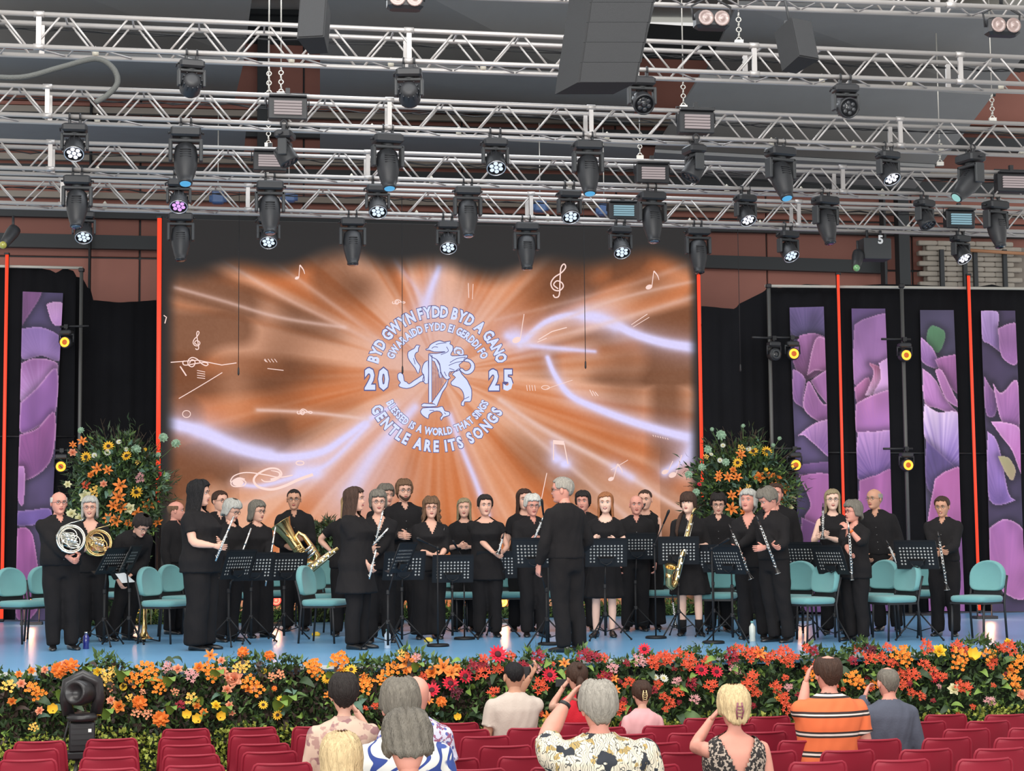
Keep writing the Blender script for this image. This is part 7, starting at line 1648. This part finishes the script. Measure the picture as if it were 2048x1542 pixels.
# tall arrangements left and right of the screen, and a low hedge at the back
def arrangement(cx, cy, v, rx, rz, flowers, label, seed):
    c = at_v(cx, cy, v); o = empty('flower_arrangement', (c.x, c.y, 0), 0, label, 'flower arrangement'); O = Vector(o.location); k = v / F_PX; RX, RZ = rx * k, rz * k; cz = c.z
    def smp(g_, n, s0=.35, s1=1.0, zb=-1):
        d = g_.normal(0, 1, (n, 3)); d /= np.linalg.norm(d, axis=1)[:, None]; rr = (s0 + (s1 - s0) * g_.random(n) ** .6)[:, None]; q = d * rr; lump = 1 + .14 * np.sin(d[:, 0] * 9) * np.sin(d[:, 2] * 8 + 1)
        pos = np.stack([q[:, 0] * RX * lump, q[:, 1] * RX * .45, q[:, 2] * RZ * lump + cz], 1); return pos, d * np.array([1, .7, 1]) + np.array([0, -.3, .25])
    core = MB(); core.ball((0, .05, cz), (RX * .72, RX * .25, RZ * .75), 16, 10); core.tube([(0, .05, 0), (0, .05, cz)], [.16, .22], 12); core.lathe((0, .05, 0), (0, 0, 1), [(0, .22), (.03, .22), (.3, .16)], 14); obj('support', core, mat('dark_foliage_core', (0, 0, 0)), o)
    scatter_leaves('dark_foliage', GRN['dk'], 2600, smp, .06, .14, .35, o, seed); scatter_leaves('green_foliage', GRN['md'], 1700, smp, .06, .13, .32, o, seed + 1); scatter_leaves('blue_green_foliage', GRN['bl'], 420, smp, .06, .14, .5, o, seed + 2); scatter_leaves('light_foliage', GRN['lt'], 420, lambda g_, n: smp(g_, n, .7, 1.02), .05, .10, .3, o, seed + 3)
    def low(g_, n):
        a = g_.random(n) * 6.28; z = g_.random(n) * (cz - RZ * .4); r_ = .28 + .1 * g_.random(n); return np.stack([np.cos(a) * r_, np.sin(a) * r_ * .7, z], 1), np.stack([np.cos(a), np.sin(a), .4 + 0 * a], 1)
    scatter_leaves('lower_foliage', GRN['md'], 1300, low, .06, .13, .35, o, seed + 4)
    rnd = random.Random(seed); tw = MB()
    for i in range(46):
        a = rnd.uniform(-.35, math.pi + .35); r0 = .6; x0, z0 = math.cos(a) * RX * r0, math.sin(a) * RZ * r0; L_ = rnd.uniform(.95, 1.36); x1, z1 = math.cos(a) * RX * L_, math.sin(a) * RZ * L_; y_ = rnd.uniform(-.15, .1)
        tw.tube([(x0, y_, cz + z0), ((x0 + x1) / 2 + rnd.uniform(-.03, .03), y_, cz + (z0 + z1) / 2 + .03), (x1, y_, cz + z1)], [.006, .005, .002], 4)
        for q in range(3):
            f = .5 + q * .17; bx, bz = x0 + (x1 - x0) * f, z0 + (z1 - z0) * f; tw.tube([(bx, y_, cz + bz), (bx + rnd.uniform(-.09, .09), y_ - .02, cz + bz + rnd.uniform(.03, .1))], [.004, .0015], 3)
    obj('twigs', tw, mat('twig', srgb(74, 62, 48), .9), o)
    st_ = MB()
    for x, y, kk, s_ in flowers:
        p = at_v(x, y, v - RX * .45 - .02) ; p = p + V * (.30 * RX * min(1, ((x - cx) / rx) ** 2 + ((y - cy) / rz) ** 2)); put_flower(o, p - O, kk, s_ * k / BASE_D[kk] * 1.1, (0, -1, .2), rnd); q_ = p - O; st_.tube([(q_.x * .45, .0, cz + (q_.z - cz) * .45), (q_.x * .8, q_.y * .6 + .02, cz + (q_.z - cz) * .78), (q_.x, q_.y + .01, q_.z)], .0045, 4)
    tag(obj('stems', st_, GRN['md'], o), kind='stuff')
    scatter_leaves('wispy_foliage', GRN['dk'], 420, lambda g_, n: smp(g_, n, .92, 1.22), .07, .16, .16, o, seed + 7)
    for i in range(60):
        d = Vector((rnd.uniform(-1, 1), -.6, rnd.uniform(-1, 1))).normalized(); l = link('leaf', LEAF[rnd.choice(['dk', 'md', 'bl', 'md'])], o); l.matrix_local = Matrix.Translation((d.x * RX * .8, d.y * RX * .4, cz + d.z * RZ * .8)) @ (d + Vector((0, 0, .3))).to_track_quat('Y', 'Z').to_matrix().to_4x4() @ Matrix.Scale(rnd.uniform(.6, 1.2), 4)
    return o
L4 = lambda x, y: (x / 2.0289, 480 + y / 2.0289); R7 = lambda x, y: (1340 + x / 5.932, 840 + y / 5.932)
LF = [(*L4(x, y), k, s_) for x, y, k, s_ in ((437, 835, 'sf', 21), (345, 878, 'sf', 20), (512, 875, 'sf', 20), (553, 1023, 'sf', 23), (660, 800, 'mb', 17), (713, 825, 'mb', 17), (550, 848, 'mb', 18), (675, 960, 'mb', 16), (663, 995, 'mb', 18), (480, 1045, 'ol', 26), (495, 1090, 'ol', 24), (555, 1110, 'ol', 22), (460, 1080, 'ol', 22), (395, 930, 'ol', 22), (490, 998, 'ol', 26), (330, 815, 'ol', 18), (367, 952, 'or', 14), (285, 1110, 'cd', 20), (320, 1127, 'cd', 20), (345, 1040, 'cd', 24), (525, 1090, 'cd', 22), (480, 817, 'wd', 11), (380, 872, 'wd', 11), (435, 860, 'wd', 13), (510, 848, 'wd', 9), (445, 1030, 'wd', 14), (383, 1020, 'yc', 24), (350, 995, 'rl', 24), (290, 860, 'pr', 16), (420, 990, 'pr', 14), (435, 935, 'ol', 18), (570, 965, 'pw', 24), (600, 1080, 'ol', 24), (325, 770, 'mb', 12), (640, 870, 'mb', 10), (645, 950, 'rg', 12), (270, 990, 'cd', 14), (470, 1140, 'ol', 22), (640, 1150, 'ol', 20), (520, 1150, 'or', 16), (440, 1130, 'ol', 20), (290, 830, 'ol', 14), (590, 850, 'yb', 8), (560, 900, 'yc', 14))]
RF = [(*R7(x, y), k, s_) for x, y, k, s_ in ((1022, 365, 'sf', 21), (1195, 365, 'sf', 22), (820, 505, 'sf', 20), (655, 175, 'mb', 20), (500, 345, 'mb', 15), (685, 500, 'mb', 15), (420, 560, 'mb', 15), (270, 645, 'mb', 15), (345, 855, 'mb', 14), (865, 410, 'ol', 20), (695, 680, 'ol', 20), (800, 685, 'ol', 20), (735, 1060, 'ol', 26), (845, 860, 'ol', 18), (730, 900, 'ol', 20), (590, 690, 'ol', 16), (1340, 740, 'ol', 24), (1400, 810, 'ol', 20), (1065, 680, 'or', 24), (1195, 655, 'or', 14), (1250, 655, 'or', 12), (1325, 685, 'or', 12), (885, 330, 'yc', 18), (675, 295, 'wd', 11), (530, 400, 'wd', 9), (620, 475, 'wd', 11), (970, 340, 'wd', 11), (1520, 930, 'cd', 14), (1480, 1040, 'cd', 16), (1360, 950, 'rl', 20), (925, 800, 'yc', 16), (470, 430, 'yc', 14), (880, 1100, 'ol', 16), (550, 100, 'mb', 8), (925, 60, 'mb', 8), (1280, 290, 'mb', 8), (1360, 210, 'mb', 8), (1430, 930, 'ol', 14), (760, 590, 'or', 14), (1150, 600, 'yb', 10), (1550, 1440, 'cd', 14), (1560, 1300, 'cd', 12), (1400, 1400, 'cd', 12), (1240, 780, 'ol', 18), (380, 760, 'rg', 9), (600, 640, 'ol', 14))]
arrangement(238, 985, at_z(240, 1252).dot(V), 92, 112, LF, 'tall flower arrangement with sunflowers and lilies left of the screen', 50)
arrangement(1488, 985, at_z(1488, 1238).dot(V), 108, 108, RF, 'tall flower arrangement with sunflowers and lilies right of the screen', 60)
arrangement(650, 1090, at_z(655, 1243).dot(V), 36, 40, [(644, 1062, 'mb', 12), (655, 1056, 'ol', 12), (638, 1070, 'wd', 8), (662, 1066, 'or', 10)], 'low flower arrangement behind the blonde person at the foot of the screen', 70)
hedge = empty('low_hedge', S(0, V_LED - .3, 0), 0, 'low strip of green plants along the foot of the screen', 'hedge')
HO = Vector(hedge.location); h0u, h1u = at_v(150, 1230, V_LED).dot(U), at_v(1590, 1230, V_LED).dot(U)
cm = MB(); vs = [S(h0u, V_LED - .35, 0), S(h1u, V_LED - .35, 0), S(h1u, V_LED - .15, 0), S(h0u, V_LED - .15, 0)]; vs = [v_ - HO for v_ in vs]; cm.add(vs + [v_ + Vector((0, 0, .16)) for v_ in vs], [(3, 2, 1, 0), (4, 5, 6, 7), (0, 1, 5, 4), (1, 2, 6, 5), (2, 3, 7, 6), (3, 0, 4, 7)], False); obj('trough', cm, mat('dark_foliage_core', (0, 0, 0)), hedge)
def hs(g_, n):
    u = h0u + (h1u - h0u) * g_.random(n); z = g_.random(n) * .20; v = V_LED - .35 + .22 * g_.random(n) * (z > .14) - .04 * g_.random(n); pos = u[:, None] * np.array(U) + v[:, None] * np.array(V) + z[:, None] * np.array([0, 0, 1.]) - np.array(HO); return pos, np.tile(np.array([0, -.4, 1.]), (n, 1))
scatter_leaves('green_foliage', GRN['md'], 3500, hs, .05, .14, .2, hedge, 81); scatter_leaves('light_foliage', GRN['lt'], 2000, hs, .05, .12, .2, hedge, 82)
# ------------------------------------------------------------------ red hall chairs
M_redc = mat('red_polypropylene', srgb(150, 32, 52), .5, var=.06, vscale=5, bump=.08, bscale=350, spec=.4); M_leg = mat('chair_leg_grey', srgb(70, 70, 72), .4, .5)
def red_proto():
    b = MB(); n = 18; rs = []
    # back shell: rows from the seat up; outer and inner skins with a rolled rim
    prof = [(.43, .215, .02), (.50, .215, .0), (.60, .208, .015), (.70, .202, .035), (.76, .196, .047), (.785, .185, .053), (.797, .165, .056)]
    outer, inner = [], []
    for z, hw, y_ in prof:
        o_, i_ = [], []
        for k in range(n + 1):
            t = -1 + 2 * k / n; x = math.copysign(abs(t) ** .9, t) * hw; curve = .045 * t * t; o_.append((x, y_ - curve + .008, z)); i_.append((x * .985, y_ - curve - .004, z - .001))
        outer.append(o_); inner.append(i_)
    b.rings([o_ + i_[::-1] for o_, i_ in zip(outer, inner)])
    rim = [(o_[0][0], o_[0][1], o_[0][2]) for o_ in outer[1:]] + outer[-1][1:-1] + [(o_[-1][0], o_[-1][1], o_[-1][2]) for o_ in outer[1:][::-1]]
    b.tube(rim, [(.008, .011)] * len(rim), 6); back = b.mesh('backrest', M_redc)
    s_ = MB(); rs = []
    for z, k in ((.425, .95), (.43, 1), (.442, 1), (.447, .96)): rs.append([(math.copysign(abs(math.cos(t)) ** .4, math.cos(t)) * .215 * k, -.19 + math.copysign(abs(math.sin(t)) ** .4, math.sin(t)) * .205 * k, z - .015 * (1 if z > .44 and abs(math.cos(t)) < .5 else 0)) for t in [2 * math.pi * q / 24 for q in range(24)]])
    s_.rings(rs); seat = s_.mesh('seat', M_redc)
    l = MB(); l.tube([(0, 0, .43), (0, 0, 0)], .011, 6); leg = l.mesh('leg', M_leg)
    return back, seat, leg
RP = red_proto()
def hall_pt(px, py, top=.80):
    """point under the pixel if that pixel is `top` above the raked floor"""
    n = Vector((0, .039, 1)); return at_plane(px, py, Vector((0, 15.8, FZ0 + top)), n)
RC = {  # rows: (cx, top y)
 'front': [(77, 1484), (221, 1479), (370, 1459), (504, 1456), (630, 1454), (912, 1447), (1030, 1448), (1163, 1446), (1283, 1441), (1411, 1437), (1539, 1434), (1658, 1439), (1778, 1433), (1893, 1430), (2013, 1430)],
 'second': [(60, 1500), (219, 1495), (366, 1475), (507, 1471), (640, 1470), (931, 1461), (1061, 1457), (1205, 1456), (1331, 1452), (1468, 1449), (1592, 1447), (1723, 1446), (1850, 1444), (1978, 1443)],
 'third': [(52, 1521), (215, 1516), (374, 1491), (525, 1489), (660, 1487), (970, 1474), (1112, 1473), (1264, 1469), (1384, 1467), (1528, 1465), (1662, 1463), (1800, 1460), (1935, 1459), (2064, 1456)],
 'fourth': [(212, 1539), (380, 1511), (538, 1505), (690, 1503), (1011, 1493), (1170, 1491), (1310, 1487), (1462, 1485), (1608, 1482), (1753, 1480), (1896, 1477), (2040, 1476)],
 'fifth': [(386, 1532), (562, 1528), (720, 1526), (900, 1519), (1052, 1514), (1215, 1510), (1374, 1506), (1540, 1504), (1697, 1502), (1854, 1500), (2003, 1498)],
 'sixth': [(1300, 1532), (1471, 1531), (1637, 1525), (1804, 1521), (1972, 1519), (1120, 1536), (950, 1540)]}
SKIPLAB = {}
for row, L_ in RC.items():
    for i, (cx, ty) in enumerate(sorted(L_)):
        p = hall_pt(cx, ty); z = hall_z(p.y)
        yawc = TH + math.pi + R(random.Random(i * 7 + ty).uniform(-2, 2))
        o = empty('hall_chair', (p.x, p.y + .05, z), yawc, '%s red plastic chair from the left in the %s row' % (ordn(i), row if row != 'front' else 'frontmost'), 'chair', 'red plastic audience chairs')
        link('backrest', RP[0], o); link('seat', RP[1], o)
        for sx in (-1, 1):
            for sy in (-.35, -.03): link('leg', RP[2], o, (sx * .17, sy, 0))
# ------------------------------------------------------------------ patterned cloth
def pat_mat(name, base, layers, rough=.85):
    m = bpy.data.materials.new(name); m.use_nodes = True; nt = m.node_tree; b = nt.nodes['Principled BSDF']; b.inputs['Roughness'].default_value = rough; MC[name] = m; CL[name] = m
    tc = nt.nodes.new('ShaderNodeTexCoord'); rgb = nt.nodes.new('ShaderNodeRGB'); rgb.outputs[0].default_value = (*srgb(*base), 1); cur = rgb.outputs[0]
    for L_ in layers:
        kind, sc_, lo, hi, col = L_[:5]; mp = nt.nodes.new('ShaderNodeMapping'); mp.inputs['Scale'].default_value = L_[5] if len(L_) > 5 else (1, 1, 1); nt.links.new(tc.outputs['Object'], mp.inputs[0])
        if kind == 'noise': t = nt.nodes.new('ShaderNodeTexNoise'); t.inputs['Scale'].default_value = sc_; t.inputs['Detail'].default_value = 2; out = t.outputs['Fac']
        elif kind == 'vor': t = nt.nodes.new('ShaderNodeTexVoronoi'); t.inputs['Scale'].default_value = sc_; out = t.outputs['Distance']
        elif kind == 'wave': t = nt.nodes.new('ShaderNodeTexWave'); t.inputs['Scale'].default_value = sc_; t.inputs['Distortion'].default_value = L_[6] if len(L_) > 6 else 6; t.inputs['Detail'].default_value = 1; t.inputs['Detail Scale'].default_value = 1.2; out = t.outputs['Fac']
        nt.links.new(mp.outputs[0], t.inputs['Vector']); rp = nt.nodes.new('ShaderNodeValToRGB'); rp.color_ramp.interpolation = 'LINEAR'; rp.color_ramp.elements[0].position = lo; rp.color_ramp.elements[1].position = hi
        if L_[-1] == 'inv': rp.color_ramp.elements[0].color = (1, 1, 1, 1); rp.color_ramp.elements[1].color = (0, 0, 0, 1)
        nt.links.new(out, rp.inputs[0]); mx = nt.nodes.new('ShaderNodeMix'); mx.data_type = 'RGBA'; nt.links.new(rp.outputs[0], mx.inputs[0]); nt.links.new(cur, mx.inputs[6]); mx.inputs[7].default_value = (*srgb(*col), 1); cur = mx.outputs[2]
    nt.links.new(cur, b.inputs['Base Color']); return m
pat_mat('floral_beige', (206, 180, 160), [('noise', 9, .55, .58, (150, 112, 112)), ('noise', 15, .57, .60, (178, 142, 132)), ('noise', 6, .62, .64, (104, 70, 84))])
pat_mat('blue_swirl_shirt', (222, 220, 214), [('wave', 3.2, .76, .79, (50, 70, 140), (1, 1, 1.6), 12), ('noise', 5, .60, .62, (58, 80, 150))])
pat_mat('blue_floral_shirt', (206, 206, 224), [('vor', 26, .28, .34, (86, 96, 160), (1, 1, 1), 'inv'), ('noise', 30, .56, .6, (150, 90, 120))])
pat_mat('tropical_shirt', (222, 212, 190), [('noise', 14, .60, .61, (176, 150, 92)), ('wave', 20, .86, .92, (90, 90, 88), (1, 1, .8), 16), ('noise', 13, .585, .595, (44, 48, 56))])
pat_mat('fleck_dress', (40, 36, 36), [('noise', 55, .53, .56, (176, 160, 146))])
mat('beige_polo', srgb(196, 182, 170), .9, bump=.2, bscale=80); CL['beige_polo'] = MC['beige_polo']
mat('red_top', srgb(196, 26, 44), .9, bump=.2, bscale=60); CL['red_top'] = MC['red_top']
mat('pink_tee', srgb(222, 166, 168), .9); CL['pink_tee'] = MC['pink_tee']; mat('slate_tee', srgb(82, 86, 100), .9, var=.1, vscale=6, bump=.2, bscale=60); CL['slate_tee'] = MC['slate_tee']
mat('cream_strap', srgb(214, 200, 180), .9); CL['cream_strap'] = MC['cream_strap']; mat('denim', srgb(60, 70, 96), .9); CL['denim'] = MC['denim']
# orange polo with black and white hoops (bands by height of the cloth itself)
m = bpy.data.materials.new('hooped_polo'); m.use_nodes = True; nt = m.node_tree; b = nt.nodes['Principled BSDF']; b.inputs['Roughness'].default_value = .9; CL['hooped_polo'] = m
tc = nt.nodes.new('ShaderNodeTexCoord'); sp = nt.nodes.new('ShaderNodeSeparateXYZ'); nt.links.new(tc.outputs['Object'], sp.inputs[0]); mr = nt.nodes.new('ShaderNodeMapRange'); mr.inputs[1].default_value = .40; mr.inputs[2].default_value = 1.10; nt.links.new(sp.outputs['Z'], mr.inputs[0]); rp = nt.nodes.new('ShaderNodeValToRGB'); rp.color_ramp.interpolation = 'CONSTANT'; nt.links.new(mr.outputs[0], rp.inputs[0]); nt.links.new(rp.outputs[0], b.inputs['Base Color'])
og, wh, bk = (*srgb(226, 112, 66), 1), (*srgb(226, 214, 204), 1), (*srgb(48, 38, 38), 1); els = [(0, og)]
for z0 in (.62, .755, .89, 1.02):
    zz = (z0 - .40) / .70; els += [(zz, bk), (zz + .02, wh), (zz + .038, bk), (zz + .058, og)]
rp.color_ramp.elements[0].position = 0; rp.color_ramp.elements[0].color = og; rp.color_ramp.elements[1].position = els[1][0]; rp.color_ramp.elements[1].color = els[1][1]
for p_, c_ in els[2:]: e = rp.color_ramp.elements.new(p_); e.color = c_
# ------------------------------------------------------------------ audience, seen from behind
def seat_at(px, ytop, y, **k):
    c = at_y(px, ytop, y); z = hall_z(y - .0); return Vector((c.x, y, z))
def aud(label, head, y, sx=None, **k):
    b = at_y(sx if sx is not None else head[0], 1500, y); pos = Vector((b.x, y, hall_z(y)))
    k.setdefault('yaw', 180 + 9); k.setdefault('hyaw', 0); k.setdefault('bottom', 'trousers'); k.setdefault('trous', 'denim'); 
    yw = k.pop('yaw'); return person(label, None, head, yw, pos=pos, seated=True, **k)
HB_ = dict(bottom='trousers')
A6 = aud('man with short dark hair and beige polo shirt raising a phone, near the flowers', (1028, 1320), 15.6, sx=1028, hair='crop', hc='black', skin='tan', sleeve='short', neck='collar', cloth='beige_polo', hands=[(1062, 1352, .2, (.6, -.2, -1)), None], wd=1.08)
A7 = aud('woman with dark ponytail and red top, hands raised, near the flowers', (1154, 1322), 15.9, sx=1155, sex='f', hair='pony', hc='brown', skin='fair', sleeve='none', neck='round', cloth='red_top', hands=[None, (1128, 1372, .2, (.6, -.2, -1))], wd=.95)
A9 = aud('child in a pink top with a pale claw clip in dark hair', (1283, 1360), 15.8, sx=1285, sex='f', hair='up', hc='brown', skin='fair', sleeve='short', neck='round', cloth='pink_tee', hands=[None, None], wd=.98)
A11 = aud('man with thinning dark hair in an orange polo with black and white hoops', (1656, 1306), 13.6, sx=1650, hair=dict(front=.5, side=-.05, back=-.6, thick=.014, start=.86), hc='brown', skin='pink', sleeve='short', neck='collar', cloth='hooped_polo', hands=[None, (1612, 1362, .38, (.2, .2, -1))], wd=1.2, belly=.03)
A12 = aud('bald man in a slate grey shirt beside the hooped orange polo', (1776, 1330), 14.5, sx=1772, hair=dict(front=.62, side=.1, back=-.5, thick=.004, rough=.2, start=.9), hc='dgrey', skin='pink', sleeve='long', neck='round', cloth='slate_tee', hands=[None, (1730, 1392, .35, (.3, .1, -1))], wd=1.04)
A5 = aud('bald pink-headed man in a blue floral shirt partly behind a grey-haired man', (832, 1346), 11.9, sx=820, hair=None, hc='grey', skin='pink', sleeve='short', neck='collar', cloth='blue_floral_shirt', wd=1.0)
A1 = aud('woman with short dark hair in a beige and mauve floral blouse', (688, 1348), 12.6, sx=684, sex='f', hair='full', hc='dark', skin='fair', sleeve='mid', neck='round', cloth='floral_beige', wd=1.2, belly=.03, hands=[(712, 1422, .3), None])
A3 = aud('grey-haired man in a white shirt with blue swirls', (800, 1358), 9.9, sx=812, hair='full', hc='dgrey', skin='pink', sleeve='short', neck='round', cloth='blue_swirl_shirt', wd=1.12)
A10 = aud('blonde woman in a flecked dress with a deep V back', (1467, 1373), 11.55, sx=1462, sex='f', hair=dict(front=.5, side=-.3, back=-.75, thick=.024, hug=0, top=.012, bun=0), hc='pblonde', skin='pink', sleeve='none', neck='backv', cloth='fleck_dress', wd=1.22, hands=[None, (1424, 1436, .25, (.7, .2, -1))])
A8 = aud('grey-haired man in a cream shirt printed with dark palm leaves', (1197, 1363), 10.3, sx=1186, hair='full', hc='grey', skin='pink', sleeve='short', neck='collar', cloth='tropical_shirt', wd=1.5, belly=.04, hands=[None, (1134, 1402, .35, (.8, -.1, -1))], head_s=1.08)
A4 = aud('woman with short tousled grey hair and bare shoulders looking down', (815, 1429), 8.4, sx=838, sex='f', hair=dict(front=.4, side=-.4, back=-.72, thick=.026, hug=0, top=.016, rough=1.6), hc='dgrey', skin='pink', sleeve='none', neck='backv', cloth='cream_strap', wd=1.1, hpitch=24)
A2 = aud('person with long straight white-blonde hair at the bottom edge', (683, 1466), 8.5, sx=683, sex='f', hair='vlong', hc='pblonde', skin='fair', sleeve='short', neck='round', cloth='cream_strap', wd=1.0)
# wrist watch, phone, hair clips, bag strap
def band(P, i, f0, f1, r, m, nm):
    a = P['arms'][i]; b = MB(); b.tube([a[1].lerp(a[2], f0), a[1].lerp(a[2], f1)], r, 12); return obj(nm, b, m, P['obj'])
band(A8, 1, .84, .93, .034, M_blk, 'watch')
ph = MB(); ph.box((0, 0, 0), (.075, .012, .15), bev=.006); o = tag(obj('phone', ph, M_blk), 'phone held up by the man in the beige polo', 'phone'); o.location = at_y(1052, 1350, A6['y'] + .28)
ph = MB(); ph.box((0, 0, 0), (.14, .012, .07), bev=.006); o = tag(obj('phone', ph, M_blk), 'phone held sideways by the woman in the red top', 'phone'); o.location = at_y(1126, 1366, A7['y'] + .3)
def clip(P, m, s_, lab):
    c = MB()
    for sx in (-1, 1):
        c.tube([(sx * .012, .135, .05), (sx * .022, .14, .0), (sx * .014, .125, -.05)], .005, 6)
        for k in range(4): c.tube([(sx * .018, .14, .03 - k * .02), (sx * .0, .148, .025 - k * .02)], .003, 4)
    c.v = [tuple(P['HM'] @ Vector(v)) for v in c.v]; obj('hair_clip', c, m, P['obj'])
clip(A9, mat('cream_clip', srgb(220, 200, 150), .4), 1, ''); clip(A10, mat('mauve_clip', srgb(140, 80, 96), .3), 1, '')
# remote camera head on its stand at the left
p = hall_pt(160, 1560, .3); y = 14.6; b = at_y(165, 1400, y); o = empty('remote_camera', (b.x, y, hall_z(y)), R(15), 'black remote camera head on a grey tripod before the flowers at left', 'camera'); zc0 = at_y(165, 1385, y).z - hall_z(y)
M_cam = mat('camera_housing', srgb(36, 34, 36), .4, coat=.2)
m = MB(); m.lathe((-.02, -.02, zc0), (-.45, -.75, .1), [(-.15, .05), (-.13, .085), (-.05, .105), (.05, .105), (.09, .095), (.10, .075), (.02, .06)], 22); obj('camera_head', m, M_cam, o)
m = MB(); m.tube([(-.11, .05, zc0 - .18), (-.135, .03, zc0 - .05), (-.12, .02, zc0 + .08), (0, .0, zc0 + .14), (.12, .02, zc0 + .08), (.135, .03, zc0 - .05), (.11, .05, zc0 - .18)], [(.03, .05)] * 7, 8); obj('yoke', m, M_cam, o)
m = MB(); m.lathe((0, .03, zc0 - .2), (0, 0, 1), [(-.03, .12), (.0, .13), (.03, .10)], 18); obj('collar', m, M_cam, o)
m = MB(); m.box((0, .05, zc0 - .36), (.21, .2, .24), bev=.012); m.box((0, .05, zc0 - .51), (.25, .2, .06), bev=.01)
for q in range(4): m.box((.0, -.055, zc0 - .28 - q * .045), (.17, .01, .012))
obj('control_box', m, M_blk, o); m = MB(); m.box((.06, -.056, zc0 - .31), (.026, .006, .036)); obj('sticker', m, M_paper, o)
m = MB(); m.tube([(-.1, .0, zc0 - .2), (-.14, -.03, zc0 - .35), (-.13, 0, zc0 - .6)], .01, 6); obj('cable', m, M_line2, o)
for q in range(3):
    m = MB(); an = R(90 + q * 120); m.tube([(math.cos(an) * .03, .05 + math.sin(an) * .03, zc0 - .52), (math.cos(an) * .10, .05 + math.sin(an) * .10, zc0 - .80), (math.cos(an) * .26, .05 + math.sin(an) * .26, .01)], .016, 8); obj('leg', m, M_pipe, o)
finish_all()
